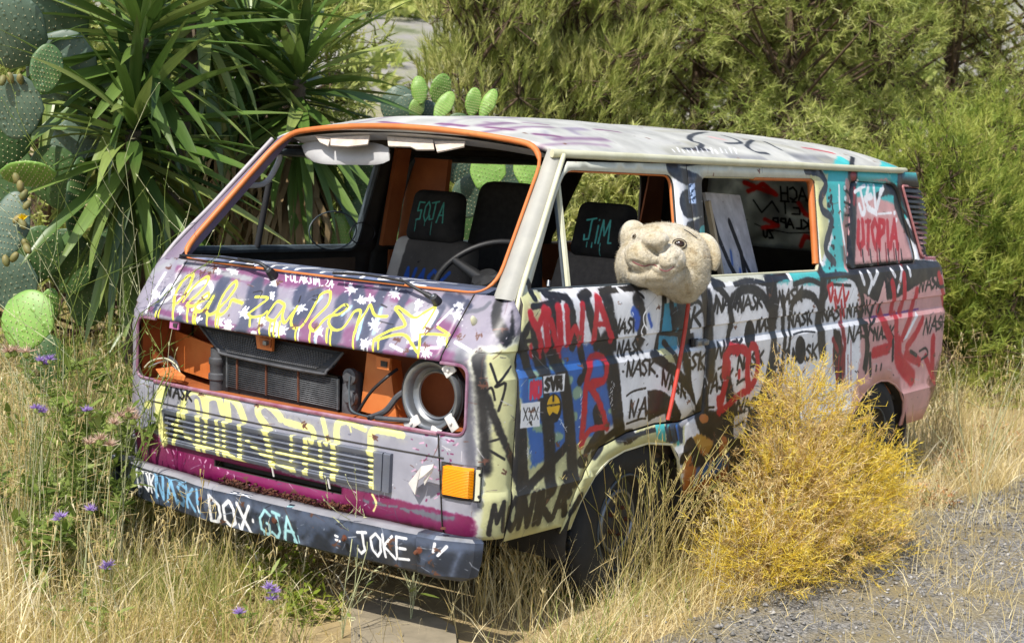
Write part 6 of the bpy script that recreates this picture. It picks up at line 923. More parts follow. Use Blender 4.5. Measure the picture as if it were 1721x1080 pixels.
for l in me.loops: ul.data[l.index].uv=UV[l.vertex_index]
link('dashboard',me,[M_dash],VAN).modifiers.new('t','SOLIDIFY').thickness=.015
# ---- cavity behind the missing grille
bm=bmesh.new()
add_box(bm,(.33,0,.87),(.012,1.62,.34))            # bulkhead
add_box(bm,(.18,0,.738),(.28,1.60,.012)); add_box(bm,(.20,0,1.03),(.26,1.60,.012))
for s in (-1,1): add_box(bm,(.20,s*.835,.88),(.26,.012,.30))
bm_obj('lamp_bay',bm,MAT['orange_in'],VAN)
def plate(name,quad,mat,th=.01,parent=VAN):
    me=bpy.data.meshes.new(name); me.from_pydata([tuple(q) for q in quad],[],[tuple(range(len(quad)))]); o=link(name,me,mat,parent); md=o.modifiers.new('t','SOLIDIFY'); md.thickness=th; md.offset=0; return o
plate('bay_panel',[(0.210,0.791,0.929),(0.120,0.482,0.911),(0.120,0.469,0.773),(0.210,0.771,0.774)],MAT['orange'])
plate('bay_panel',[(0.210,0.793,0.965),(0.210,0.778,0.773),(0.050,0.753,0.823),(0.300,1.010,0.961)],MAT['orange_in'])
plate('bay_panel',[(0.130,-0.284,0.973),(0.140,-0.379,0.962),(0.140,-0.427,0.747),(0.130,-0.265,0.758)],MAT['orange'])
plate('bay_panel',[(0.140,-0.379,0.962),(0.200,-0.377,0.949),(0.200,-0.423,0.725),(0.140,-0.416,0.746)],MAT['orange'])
for q in ([(0.020,0.619,1.000),(0.020,0.570,0.998),(0.020,0.572,0.968),(0.020,0.622,0.970)],): 
    b=plate('lamp_bracket',q,mat_mottle('mauve_bracket','#a85a90','#b9709f',9,.5),.008); 
for q in ([(0.050,-0.392,0.980),(0.050,-0.457,0.979),(0.050,-0.454,0.937),(0.050,-0.400,0.938)],): plate('lamp_bracket',q,MAT['orange'],.01)
plate('bracket_hole',[(0.014,0.599,0.991),(0.014,0.576,0.991),(0.014,0.579,0.975),(0.014,0.599,0.977)],MAT['dark_in'],.004)
plate('bracket_hole',[(0.042,-0.419,0.967),(0.042,-0.448,0.966),(0.042,-0.447,0.947),(0.042,-0.420,0.948)],MAT['dark_in'],.004)
# lock bar & radiator shroud
rad=plate('radiator_shroud',[(0.100,0.539,0.981),(0.075,0.403,0.905),(0.070,0.353,0.889),(0.070,-0.091,0.878),(0.070,-0.134,0.888),(0.075,-0.171,0.910),(0.100,-0.194,0.965)],MAT['black'],.012)
# shroud mesh: rows of raised cells
Vv=[];Ff=[]
A,B,C_,D_=[Vector(p) for p in ((0.092,0.498,0.974),(0.066,0.352,0.903),(0.066,-0.108,0.896),(0.092,-0.174,0.954))]
for i in range(11):
    for j in range(46):
        u=(j+.5+(i%2)*.5)/47; v=(i+.5)/11; p=(A.lerp(D_,u)).lerp(B.lerp(C_,u),v)
        if 0.38<u<.50 and v<.55: continue
        o=len(Vv); h=.0075; q=.0035
        for dy,dz in ((-h,0),(0,-q),(h,0),(0,q)): Vv.append((p.x-.004,p.y+dy,p.z+dz))
        Vv.append((p.x-.008,p.y,p.z)); 
        for k in range(4): Ff.append((o+k,o+(k+1)%4,o+4))
tag(arr_mesh('shroud_mesh',Vv,Ff,MAT['hose'],rad),kind='stuff')
tube('shroud_rim',smooth_path([(0.095,0.534,0.981),(0.072,0.413,0.911),(0.066,0.349,0.892),(0.066,-0.094,0.881),(0.068,-0.149,0.897),(0.095,-0.199,0.966)],5),.006,MAT['hose'],rad)
plate('latch_frame',[(0.055,0.196,0.994),(0.055,0.108,0.990),(0.055,0.109,0.937),(0.055,0.185,0.939)],MAT['orange'],.012)
plate('latch_pocket',[(0.044,0.170,0.984),(0.044,0.109,0.982),(0.044,0.111,0.951),(0.044,0.162,0.952)],MAT['orange_in'],.006)
bm=bmesh.new(); add_box(bm,(0.035,0.127,0.967),(.02,.018,.016),bev=.003); bm_obj('latch_pin',bm,MAT['metal'],VAN)
core=plate('radiator',[(0.115,0.418,0.896),(0.115,-0.172,0.874),(0.115,-0.179,0.736),(0.115,0.411,0.746)],MAT['fin'],.03)
a,b,c,d=[Vector(p) for p in ((0.090,0.379,0.884),(0.090,-0.183,0.867),(0.090,-0.189,0.756),(0.090,0.374,0.765))]
bm0=bmesh.new(); 
for i in range(15):
    t=(i+.5)/15; p=a.lerp(d,t);q=b.lerp(c,t); bm=bmesh.new(); add_tube(bm,[p,q],.0022,5); bm_obj('radiator_slat',bm,MAT['finl'],core,True)
for t in (.10,.37,.66): tube('radiator_strut',[a.lerp(b,t+.0)+Vector((-.004,0,.0)),d.lerp(c,t)+Vector((-.004,0,0))],.005,MAT['rustm'],core,6)
for t in (.0,1.0): tube('radiator_rail',[a.lerp(b,t),d.lerp(c,t)],.006,MAT['finl'],core,6)
# tanks, hoses and cables
bm=bmesh.new(); M_=Matrix.Translation(Vector((0.100,0.440,0.732))); add_lathe(bm,[(.0,0),(.028,0),(.028,.05),(.034,.055),(.034,.075),(.028,.08),(.03,.11),(.034,.115),(.034,.135),(.028,.14),(.028,.175),(.0,.18)],20,M_); bm_obj('hose_stub',bm,MAT['hose'],VAN,True,40)
bm=bmesh.new(); add_box(bm,(0.130,-0.220,0.800),(.05,.07,.20),bev=.02)
for tp,rr_ in (((0.100,-0.241,0.884),.03),((0.100,-0.246,0.806),.028)):
    add_lathe(bm,[(.0,.03),(rr_*.5,.03),(rr_*.6,.022),(rr_,.018),(rr_,0)],16,Matrix.Translation(Vector(tp))@Matrix.Rotation(R(-90),4,'Y'))
bm_obj('radiator_tank',bm,MAT['hose'],VAN,True,40)
for pts,r_,m_ in [([(0.060,-0.264,0.890),(0.050,-0.274,0.822),(0.040,-0.299,0.772),(0.030,-0.386,0.764)],.004,MAT['seal']),([(0.060,-0.310,0.768),(0.050,-0.370,0.845),(0.060,-0.429,0.905),(0.100,-0.448,0.936)],.006,MAT['black']),([(0.050,-0.369,0.756),(0.050,-0.444,0.792),(0.060,-0.486,0.847),(0.080,-0.517,0.873)],.011,MAT['hose']),([(0.030,-0.418,0.765),(0.030,-0.494,0.771),(0.040,-0.565,0.776)],.009,MAT['hose']),
  ([(0.050,0.793,0.792),(0.050,0.753,0.823),(0.050,0.679,0.842),(0.050,0.618,0.826),(0.050,0.590,0.794)],.003,MAT['creamp']),([(0.060,0.780,0.795),(0.060,0.713,0.823),(0.060,0.656,0.832),(0.060,0.610,0.784)],.003,MAT['vinyl']),([(0.070,0.674,0.845),(0.060,0.626,0.829),(0.050,0.597,0.793)],.007,MAT['hose'])]:
    tube('cable',smooth_path(pts,6),r_,m_,VAN,7)
plate('torn_plate',[(0.050,0.728,0.793),(0.060,0.645,0.812),(0.030,0.539,0.791),(0.030,0.545,0.771),(0.030,0.678,0.773)],MAT['orange'],.004)
# headlamp ring
HC=Vector((0.045,-0.644,0.872)); HM=Matrix.Translation(HC)@Matrix.Scale(1.18,4)@Matrix.Rotation(R(-90),4,'Y')
bm=bmesh.new(); add_lathe(bm,[(.064,-.034),(.066,-.028),(.070,-.026),(.074,-.032),(.078,-.03),(.084,-.022)],40,HM); bowl_=bm
bm=bmesh.new(); add_lathe(bm,[(.083,-.02),(.0865,-.004),(.090,.003),(.094,.006),(.100,.006),(.104,.0),(.104,-.012),(.098,-.014)],40,HM)
ring=bm_obj('headlamp_ring',bm,MAT['metal'],VAN,True,40)
for ang,(sx,sy) in ((52,(.05,.04)),(-38,(.06,.035)),(-125,(.07,.035)),(-75,(.045,.04))):
    c=HC+Vector((-.004,-math.cos(R(ang))*.125,math.sin(R(ang))*.128)); bm=bmesh.new(); add_box(bm,(0,0,0),(.008,sx,sy),bev=.0035)
    for v in bm.verts: v.co=Matrix.Rotation(R(ang+90),4,'X')@v.co+c
    add_lathe(bm,[(.0,.012),(.006,.011),(.006,.004)],8,Matrix.Translation(c+Vector((0,0,0)))@Matrix.Rotation(R(-90),4,'Y')); bm_obj('ring_tab',bm,MAT['whitemetal'],ring,True,40)
bm=bmesh.new(); add_lathe(bm,[(.106,-.01),(.114,-.006),(.114,-.03),(.100,-.035)],40,HM); bm_obj('ring_seat',bm,MAT['black'],ring,True,40)
bm_obj('ring_bowl',bowl_,MAT['metal'],ring,True,40)
# ---- lower grille
GY0,GY1,GZ0,GZ1=.622,-.455,.525,.655
gx=lambda y,dx=0: float(front_pt(y,.6)[0])-.022+dx
grl=None
def gbar(name,y0,y1,z,h,d,parent,mat=M_grille,dx=0,tilt=.5):
    bm=bmesh.new(); ul_=bm.loops.layers.uv.new('UVMap'); n=max(2,int(abs(y1-y0)/.09)); rows=[]
    for i in range(n+1):
        y=y0+(y1-y0)*i/n; x=gx(y,dx); prof=((x+d,z+h*.5-.002),(x+.004,z+h*.5),(x,z+h*.5-.005),(x+d*tilt*.2,z-h*.5+.004),(x+d*tilt*.35,z-h*.5),(x+d,z-h*.5+.002))
        rows.append([bm.verts.new((px,y,pz)) for px,pz in prof])
    for r0,r1 in zip(rows,rows[1:]):
        for k in range(6): bm.faces.new((r0[k],r1[k],r1[(k+1)%6],r0[(k+1)%6]))
    bm.faces.new(rows[0]); bm.faces.new(rows[-1][::-1])
    for f in bm.faces:
        for l in f.loops: l[ul_].uv=cg.uv(l.vert.co.y,l.vert.co.z)
    return bm_obj(name,bm,mat,parent,True,35)
grl=gbar('grille_frame',GY0,GY1,GZ1-.008,.022,.03,VAN); grl.name='lower_grille'
gbar('frame_bar',GY0,GY1,GZ0+.006,.018,.034,grl)
for i in range(5):
    z=GZ1-.0335-.0198*i
    if i==4: gbar('slat',GY0-.012,.02,z,.0112,.03,grl); gbar('slat',-.14,GY1,z,.0112,.03,grl)
    else: gbar('slat',GY0-.012,GY1,z,.0112,.03,grl)
gbar('end_cap',GY1,GY1-.035,.5*(GZ0+GZ1),GZ1-GZ0+.006,.035,grl,tilt=0); gbar('end_cap',GY1-.037,GY1-.066,.5*(GZ0+GZ1)-.002,GZ1-GZ0+.008,.04,grl,dx=.004,tilt=0); gbar('end_cap',GY0+.012,GY0-.006,.5*(GZ0+GZ1),GZ1-GZ0,.035,grl,tilt=0)
bm=bmesh.new(); add_box(bm,(.012,.5*(GY0+GY1),.59),(.006,1.05,.12)); bm_obj('grille_back',bm,MAT['dark_in'],grl)
for y in (.02,-.25): plate('grille_clip',[(gx(y)+.004,y,.526),(gx(y)+.004,y-.005,.526),(gx(y)+.008,y-.012,.492),(gx(y)+.008,y-.007,.492)],MAT['whitemetal'],.004,grl)
bm=bmesh.new(); add_box(bm,(.05,.02,.487),(.02,.62,.03)); bm_obj('air_slot',bm,MAT['dark_in'],VAN)
# rust crumbs along the bumper shelf
Vv=[];Ff=[]
for i in range(420):
    t=rng.random(); y=.27-.62*t; c=Vector((-.004+rng.gauss(0,.012)-.03*(1-(y/.8)**2),y+rng.gauss(0,.006),.424+.004*rng.random()+.012*rng.random()**2)); s=rng.uniform(.003,.010); o=len(Vv)
    for k in range(4): Vv.append(c+Vector((rng.gauss(0,s),rng.gauss(0,s),abs(rng.gauss(0,s)))))
    Ff+= [(o,o+1,o+2),(o,o+2,o+3),(o,o+3,o+1),(o+1,o+3,o+2)]
tag(arr_mesh('rust_flakes',Vv,Ff,MAT['rustm'],VAN),kind='stuff')
# ---- turn signal and bent plate
bm=bmesh.new(); rows=[]
for i in range(9):
    q=-.730-.118*i/8; row=[]
    for z,dx in ((.545,.004),(.552,-.016),(.60,-.02),(.645,-.016),(.652,.004)):
        p=front_pt(q,z); n=Vector((-1,-.9*max(0,(abs(q)-.77)/.11),0)).normalized(); e=1 if 0<i<8 else .15
        row.append(bm.verts.new(Vector(p)+n*(-dx*1.1*e+.002)))
    rows.append(row)
for r0,r1 in zip(rows,rows[1:]):
    for k in range(4): bm.faces.new((r0[k],r0[k+1],r1[k+1],r1[k]))
sig=bm_obj('turn_signal',bm,MAT['amber'],VAN,True,30)
bm=bmesh.new(); rows=[]
for i in range(4):
    q=-.850-.022*i/3; rows.append([bm.verts.new(Vector(front_pt(q,z))+Vector((-.012,-.014,0))*(1 if i<3 else .2)) for z in (.546,.56,.64,.652)])
for r0,r1 in zip(rows,rows[1:]):
    for k in range(3): bm.faces.new((r0[k],r0[k+1],r1[k+1],r1[k]))
bm_obj('signal_base',bm,MAT['creamp'],sig,True,30)
for z in (.56,.635):
    bm=bmesh.new(); add_lathe(bm,[(.0,.02),(.006,.019),(.006,.0)],8,Matrix.Translation(Vector(front_pt(-.862,z))+Vector((-.002,-.004,0)))@Matrix.Rotation(R(-125),4,'Z')@Matrix.Rotation(R(90),4,'Y')); bm_obj('signal_screw',bm,MAT['black'],sig,True,40)
plate('signal_gasket',[Vector(front_pt(q,z))+Vector((-.003,-.002,0)) for q,z in ((-.722,.538),(-.80,.538),(-.875,.538),(-.875,.66),(-.80,.66),(-.722,.66))],MAT['dark_in'],.004,sig)
plate('bent_plate',[(-0.012,-0.611,0.571),(-0.020,-0.656,0.621),(-0.030,-0.678,0.643),(-0.030,-0.666,0.595),(-0.012,-0.642,0.535)],MAT['whitemetal'],.004)
plate('bent_plate',[(-0.030,-0.678,0.643),(-0.045,-0.742,0.663),(-0.045,-0.736,0.648),(-0.035,-0.702,0.616),(-0.030,-0.668,0.594)],MAT['whitemetal'],.004)
plate('bent_plate',[(-0.020,-0.681,0.594),(-0.040,-0.737,0.647),(-0.020,-0.687,0.577)],MAT['whitemetal'],.003)
# ---- bumper
def bx(y): return -.098+.040*(y/.75)**2
prof=[(.055,.425),(.02,.424),(-.0,.414),(0,.40),(.006,.345),(.02,.285),(.05,.27),(.06,.285)]
bm=bmesh.new(); ul_=bm.loops.layers.uv.new('UVMap'); rows=[]
ys=np.linspace(-.70,.84,60)
for y in ys:
    wob=.006*mnoise.noise(Vector((y*6,0,3)))+.010*math.exp(-((y-.45)/.06)**2)
    rows.append([bm.verts.new((bx(y)+px+wob*(.4 if k>4 else 1)+.012*max(0,(abs(y)-.66)/.12),y,pz+.03*max(0,y-.3)-.004*mnoise.noise(Vector((y*5,k,0))))) for k,(px,pz) in enumerate(prof)])
for r0,r1 in zip(rows,rows[1:]):
    for k in range(7): bm.faces.new((r0[k],r1[k],r1[k+1],r0[k+1]))
for f in bm.faces:
    for l in f.loops: l[ul_].uv=cb.uv(l.vert.co.y,l.vert.co.z) if l.vert.co.z<.418 else cb.uv(l.vert.co.y,.235)
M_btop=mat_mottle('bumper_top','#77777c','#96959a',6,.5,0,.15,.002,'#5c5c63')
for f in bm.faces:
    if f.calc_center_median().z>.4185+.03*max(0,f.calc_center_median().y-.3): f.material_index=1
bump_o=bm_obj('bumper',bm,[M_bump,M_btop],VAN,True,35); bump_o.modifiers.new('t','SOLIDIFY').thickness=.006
M_cap=mat_mottle('bumper_cap','#2c313c','#454c5b',5,.42,0,.12,.002,'#5f6674')
for s in (-1,1):
    bm=bmesh.new(); rows=[]; y0=.70 if s<0 else .84; zo=0 if s<0 else .016
    if s<0: st=[(-.072,.70,1),(-.066,.772,1),(.0,.895,.97),(.028,.91,.93),(.045,.90,.9)]
    else: st=[(-.045,.84,1),(-.035,.88,1),(.0,.925,.98),(.09,.945,.95),(.20,.945,.85)]
    for x,y,k in st:
        d=Vector((1,-s*0,0)); n=Vector((-1,0,0)) if x<-.03 else Vector((0,s,0)); inn=.05 if x<-.03 else .045
        zs=[(.427,inn),(.424,.012),(.412,.0),(.345,.004),(.285,.018),(.268,.045)]
        rows.append([bm.verts.new(Vector((x,s*y,.348+zo+(z-.348)*k))-n*i_) for z,i_ in zs])
    for r0,r1 in zip(rows,rows[1:]):
        for k in range(5): bm.faces.new((r0[k],r0[k+1],r1[k+1],r1[k]))
    bm.faces.new(rows[0]); bm.faces.new(rows[-1][::-1])
    uu_=bm.loops.layers.uv.new('UVMap')
    for f in bm.faces:
        for l in f.loops: l[uu_].uv=cb.uv(l.vert.co.y,l.vert.co.z)
    bm_obj('bumper_cap',bm,[M_bump] if True else M_cap,VAN,True,20)
for p in ((-0.100,-0.405,0.351),(-0.082,-0.711,0.359),(-0.090,0.314,0.366),(-0.100,-0.080,0.355)):
    bm=bmesh.new(); add_lathe(bm,[(0,.008),(.006,.007),(.009,.0)],10,Matrix.Translation(Vector(p))@Matrix.Rotation(R(-90),4,'Y')); bm_obj('bumper_bolt',bm,MAT['rustm'],bump_o,True,40)
bm=bmesh.new(); add_lathe(bm,[(0,.006),(.008,.005),(.011,0)],10,Matrix.Translation(Vector((-0.050,-0.797,0.451)))); bm_obj('bumper_bolt',bm,MAT['rustm'],bump_o,True,40)
# ---- marker stud, wipers and holes on the nose
bm=bmesh.new(); bmesh.ops.create_uvsphere(bm,u_segments=12,v_segments=8,radius=1)
mk=Vector((0.115,-0.762,1.136))
for v in bm.verts: v.co=Matrix.Rotation(R(-38),4,'Y')@Vector((v.co.x*.014,v.co.y*.010,v.co.z*.026))+mk
bm_obj('side_marker',bm,MAT['creamp'],VAN,True)
for p in ((0.135,0.204,1.207),(0.145,-0.446,1.191)):
    bm=bmesh.new(); add_lathe(bm,[(.0,.004),(.012,.003),(.014,0)],3,Matrix.Translation(Vector(p))@Matrix.Rotation(R(-38-15),4,'Y')); bm_obj('washer_hole',bm,MAT['dark_in'],VAN)
def wiper(piv,elbow,tip,bl0,bl1):
    w_=tube('wiper_arm',smooth_path([piv,elbow,tip],6),[.011]*4+[.007]*6+[.004]*3,MAT['black'],VAN,8)
    bm=bmesh.new(); add_lathe(bm,[(0,.02),(.014,.018),(.017,.0),(.02,-.03)],12,Matrix.Translation(Vector(piv))@Matrix.Rotation(R(-50),4,'Y')); bm_obj('wiper_cap',bm,MAT['black'],w_,True,40)
    bm=bmesh.new(); add_lathe(bm,[(0,.024),(.006,.023),(.007,.018)],8,Matrix.Translation(Vector(piv))@Matrix.Rotation(R(-50),4,'Y')); bm_obj('wiper_nut',bm,MAT['metal'],w_,True,40)
    b_=tube('wiper_blade',smooth_path([bl0,((Vector(bl0)+Vector(bl1))/2+Vector((-.01,0,.008))),bl1],5),.0055,MAT['black'],w_,6)
    tube('wiper_strip',[Vector(bl0)+Vector((.004,0,-.012)),Vector(bl1)+Vector((.004,0,-.012))],.004,MAT['dark_in'],b_,4)
wiper((0.120,0.197,1.219),(0.100,0.237,1.252),(0.120,0.369,1.258),(0.150,0.716,1.240),(0.130,0.300,1.248))
wiper((0.130,-0.580,1.194),(0.120,-0.501,1.225),(0.120,-0.425,1.253),(0.110,-0.122,1.246),(0.120,-0.441,1.246))
# ---- driver's door fittings
door=[o for o in VAN.children if o.name.startswith('front_door')][0]
bar=[np.array(side_pt(*(0.629,1.639)))+np.array([0,.03,0]),np.array(side_pt(*(0.564,1.237)))+np.array([0,.03,0])]
bm=bmesh.new(); add_tube(bm,bar,.012,6); bm_obj('vent_post',bm,MAT['creamp'],door,True,50)
tube('vent_seal',[p+np.array([-.016,.006,0]) for p in bar],.006,MAT['seal'],door,6)
tube('window_seal',[np.array(side_pt(x,z))+np.array([0,.012,0]) for x,z in WIN1]+[np.array(side_pt(*WIN1[0]))+np.array([0,.012,0])],.006,MAT['seal'],door,6)
tube('vent_catch',[np.array(side_pt(*(0.414,1.253)))+np.array([0,.01,0]),np.array(side_pt(*(0.425,1.273)))+np.array([0,.01,.0])],.006,MAT['metal'],door,8)
hb=Vector(side_pt(*(1.467,0.988))); bm=bmesh.new(); add_box(bm,hb+Vector((.0,-.016,.0)),(.085,.018,.026),bev=.007); add_box(bm,hb+Vector((.025,-.022,-.002)),(.045,.018,.022),bev=.006); hd=bm_obj('door_handle',bm,MAT['metal'],door,True,40)
bm=bmesh.new(); add_box(bm,hb+Vector((-.035,-.006,.0)),(.05,.012,.032),bev=.005); bm_obj('handle_recess',bm,MAT['dark_in'],hd,True,40)
w2=[p for p in densify(WIN2,.05)]; w2r=[p for p in w2 if p[0]>w2[0][0]+.55 and (p[1]>1.26 )]
tube('window_lip',[side_pt(x,z)+np.array([0,.012,0]) for x,z in w2]+[side_pt(*w2[0])+np.array([0,.012,0])],.008,MAT['creamp'],[o for o in VAN.children if o.name.startswith('side_panel')][0],6)
w1=[p for p in densify(WIN1,.05) if p[1]>1.36 and p[0]>.66]
tube('window_frame',[side_pt(x,z)+np.array([0,.014,0]) for x,z in w1],.008,MAT['orange'],door,6)
wl=tube('window_frame',[side_pt(x,z)+np.array([-.006,.020,0]) for x,z in w2r],.017,MAT['orange'],[o for o in VAN.children if o.name.startswith('side_panel')][0],8)
# louvres behind the rear window
sp=[o for o in VAN.children if o.name.startswith('side_panel')][0]
TL,TR,BR,BL=(3.892,1.628),(4.139,1.624),(4.421,1.257),(4.043,1.268)
for i in range(13):
    t=(i+.35)/13; a=np.array(TL)+(np.array(BL)-np.array(TL))*t; b=np.array(TR)+(np.array(BR)-np.array(TR))*t; hz=.024
    V=[];UV=[]
    for x,z in (a,b):
        for dz,dy in ((hz*.55,.012),(hz*.1,-.006),(-hz*.45,-.008),(-hz*.5,.0)):
            p=side_pt(x,z+dz)+np.array([0,dy,0]); V.append(p); UV.append(cs.uv(x,z+dz))
    me=bpy.data.meshes.new('louvre'); me.from_pydata([tuple(v) for v in V],[],[(0,1,5,4),(1,2,6,5),(2,3,7,6)]); ul=me.uv_layers.new(name='UVMap')
    for l in me.loops: ul.data[l.index].uv=UV[l.vertex_index]
    link('louvre',me,M_side,sp).modifiers.new('t','SOLIDIFY').thickness=.003
tube('louvre_frame',[side_pt(x,z)+np.array([0,-.004,0]) for x,z in VENT]+[side_pt(*VENT[0])+np.array([0,-.004,0])],.007,mat_mottle('louvre_frame_paint','#9c5b5d','#b98480',12,.5),sp,6)
V=[];Fq=[]; (tlx,tlz),(trx,trz),(brx,brz),(blx,blz)=[(p[0],p[1]) for p in (TL,TR,BR,BL)]
for i in range(9):
    for j in range(6):
        t=i/8;u=j/5; xa=tlx+(blx-tlx)*t-.03; xb=trx+(brx-trx)*t+.02; z=tlz+.03+(blz-tlz-.06)*t; p=side_pt(xa+(xb-xa)*u,z); V.append((p[0]-.03,p[1]+.035,p[2]))
for i in range(8):
    for j in range(5): a=i*6+j; Fq.append((a,a+1,a+7,a+6))
arr_mesh('louvre_back',V,Fq,MAT['dark_in'],sp,True)
# ---- tail, floor, inner walls
def rear_pt(y,z):
    xe=float(rear_x(z)); return np.array([xe-.012*(abs(y)/.6)**2,y,z])
tail=panel('tailgate',[(-.775,.40),(.775,.40),(.775,1.05),(.745,1.24),(.64,1.715),(-.64,1.715),(-.745,1.24)],rear_pt,[mat_mottle('tail_paint','#b58384','#9a3a40',2,.5),MAT['dark_in']],VAN,[[(-.62,1.24),(.62,1.24),(.53,1.66),(-.53,1.66)]],lines=(.7,1.05,1.24))
ct=Canvas('tail_canvas',-.7,.7,1.15,1.75,.003,'#b0b0a8',8,.25)
for i in range(26):
    y,z=rng.uniform(-.7,.7),rng.uniform(1.2,1.7); ct.draw(rng.choice(['#8b8b85','#c3c3bb','#77776f','#d0cfc5']),rng.uniform(.03,.1),.08,0,[(y,z),(y+rng.uniform(-.2,.2),z+rng.uniform(-.1,.1))])
P_=lambda *a:[(y,z) for y,z in a]
ct.text('MACH',-.145,1.515,.075,'#141414',.010,.95); ct.text('LET',-.09,1.435,.07,'#141414',.009,1.1); ct.draw('#141414',.009,.004,0,P_((.27,1.50),(.22,1.43),(.15,1.50),(.11,1.44)))
ct.text('KLAPP',-.08,1.352,.052,'#101010',.011,1.12); ct.text('ZU',.155,1.283,.045,'#101010',.011,.95)
ct.draw('#141414',.005,.003,0,P_((-.17,1.36),(-.10,1.335),(.05,1.32),(.2,1.335),(.27,1.36)))
for pts in [[(.32,1.60),(.22,1.57),(.12,1.54),(.20,1.60),(.30,1.55)],[(-.02,1.50),(-.06,1.44),(-.16,1.41),(-.12,1.38)],[(.20,1.39),(.12,1.36),(.22,1.34)],[(-.02,1.25),(-.05,1.31),(-.13,1.29),(-.19,1.33)],[(-.12,1.29),(-.16,1.23)]]: ct.draw('#c8463c',.026,.012,0,pts)
ct.draw('#b9b8a4',.05,.015,0,P_((-.07,1.255),(-.13,1.25)))
M_tail=mat_canvas('tail_glass_paint',ct.image(),.5)
nt=M_tail.node_tree; b=nt.nodes['Principled BSDF']; tr=nd(nt,'BsdfTranslucent'); mx=nd(nt,'MixShader'); mx.inputs[0].default_value=.6
nt.links.new(b.inputs['Base Color'].links[0].from_socket,tr.inputs[0]); nt.links.new(b.outputs[0],mx.inputs[1]); nt.links.new(tr.outputs[0],mx.inputs[2]); nt.links.new(mx.outputs[0],nt.nodes['Material Output'].inputs[0])
rw=panel('tail_window',[(-.635,1.225),(.635,1.225),(.545,1.675),(-.545,1.675)],lambda a,b: rear_pt(a,b)+np.array([-.02,0,0]),[M_tail],tail,uv=ct.uv,thick=.005)
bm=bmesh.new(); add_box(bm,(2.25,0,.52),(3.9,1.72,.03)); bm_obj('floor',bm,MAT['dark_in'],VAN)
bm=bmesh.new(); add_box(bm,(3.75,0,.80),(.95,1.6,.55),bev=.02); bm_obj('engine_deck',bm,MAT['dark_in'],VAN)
bm=bmesh.new(); add_box(bm,(2.3,0,.42),(3.7,1.5,.16)); bm_obj('underbody_light_block',bm,MAT['dark_in'],VAN)  # plain dark box added beneath the floor to block light under the van
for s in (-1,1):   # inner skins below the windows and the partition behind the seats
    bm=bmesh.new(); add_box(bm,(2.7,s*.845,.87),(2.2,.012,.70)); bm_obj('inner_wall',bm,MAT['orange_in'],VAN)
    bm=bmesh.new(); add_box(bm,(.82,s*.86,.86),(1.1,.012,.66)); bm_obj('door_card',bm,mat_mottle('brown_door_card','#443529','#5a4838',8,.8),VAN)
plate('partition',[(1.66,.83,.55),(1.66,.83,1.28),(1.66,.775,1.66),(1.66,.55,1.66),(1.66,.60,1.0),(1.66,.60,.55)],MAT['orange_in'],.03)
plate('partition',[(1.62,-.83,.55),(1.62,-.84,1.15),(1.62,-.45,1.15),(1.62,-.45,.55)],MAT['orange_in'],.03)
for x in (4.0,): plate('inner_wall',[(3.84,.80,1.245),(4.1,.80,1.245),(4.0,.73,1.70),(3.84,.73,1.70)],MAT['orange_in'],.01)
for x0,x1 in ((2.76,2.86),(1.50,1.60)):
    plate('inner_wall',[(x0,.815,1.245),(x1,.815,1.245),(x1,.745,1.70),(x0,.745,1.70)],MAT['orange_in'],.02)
for wn in (WIN1,WIN2):
    tube('window_seal',[np.array(side_pt(x,z,1))+np.array([0,-.02,0]) for x,z in wn]+[np.array(side_pt(*wn[0],1))+np.array([0,-.02,0])],.017,MAT['seal'],[o for o in VAN.children if o.name.startswith('side_panel')][1],7)
fd=[o for o in VAN.children if o.name.startswith('front_door')][1]
tube('vent_post',[(0.726,0.800,1.534),(0.711,0.845,1.251)],.014,MAT['black'],fd,8)
tube('grab_handle',smooth_path([(0.690,0.740,1.659),(0.714,0.735,1.635),(0.656,0.750,1.533),(0.562,0.760,1.517)],5),.012,MAT['vinyl'],fd,8)
# wire ring lying in the far window
tube('wire_ring',[Vector((1.146,0.800,1.320))+Vector((.16*math.cos(a),0,.085*math.sin(a))) for a in np.linspace(0,2*math.pi,25)[:-1]],.0035,MAT['seal'],fd,6,True)
tube('wire_ring',[Vector((1.361,0.800,1.304))+Vector((.09*math.cos(a),.01,.05*math.sin(a))) for a in np.linspace(0,2*math.pi,19)[:-1]],.003,MAT['black'],fd,6,True)
# ---- sun visor, torn headliner
bm=bmesh.new(); rows=[]
a,b,c,d=[Vector(p) for p in ((0.740,0.651,1.717),(0.700,0.127,1.725),(0.660,0.083,1.636),(0.680,0.534,1.619))]
for i in range(13):
    t=i/12; row=[]
    for k in range(9):
        an=2*math.pi*k/8
        top=a.lerp(b,t);bot=d.lerp(c,t); e=(1-abs(2*t-1)**5); mid=(top+bot)/2; h=(top-bot)/2*(.55+.45*e)
        if k<8: row.append(bm.verts.new(mid+h*math.sin(an)+Vector((.014*e+.004,0,0))*math.cos(an)+Vector((-.01*math.sin(t*7),0,0))))
    rows.append(row)
for r0,r1 in zip(rows,rows[1:]):
    for k in range(8): bm.faces.new((r0[k],r0[(k+1)%8],r1[(k+1)%8],r1[k]))
bm.faces.new(rows[0][::-1]); bm.faces.new(rows[-1])
bm_obj('sun_visor',bm,MAT['vinyl'],VAN,True,60)
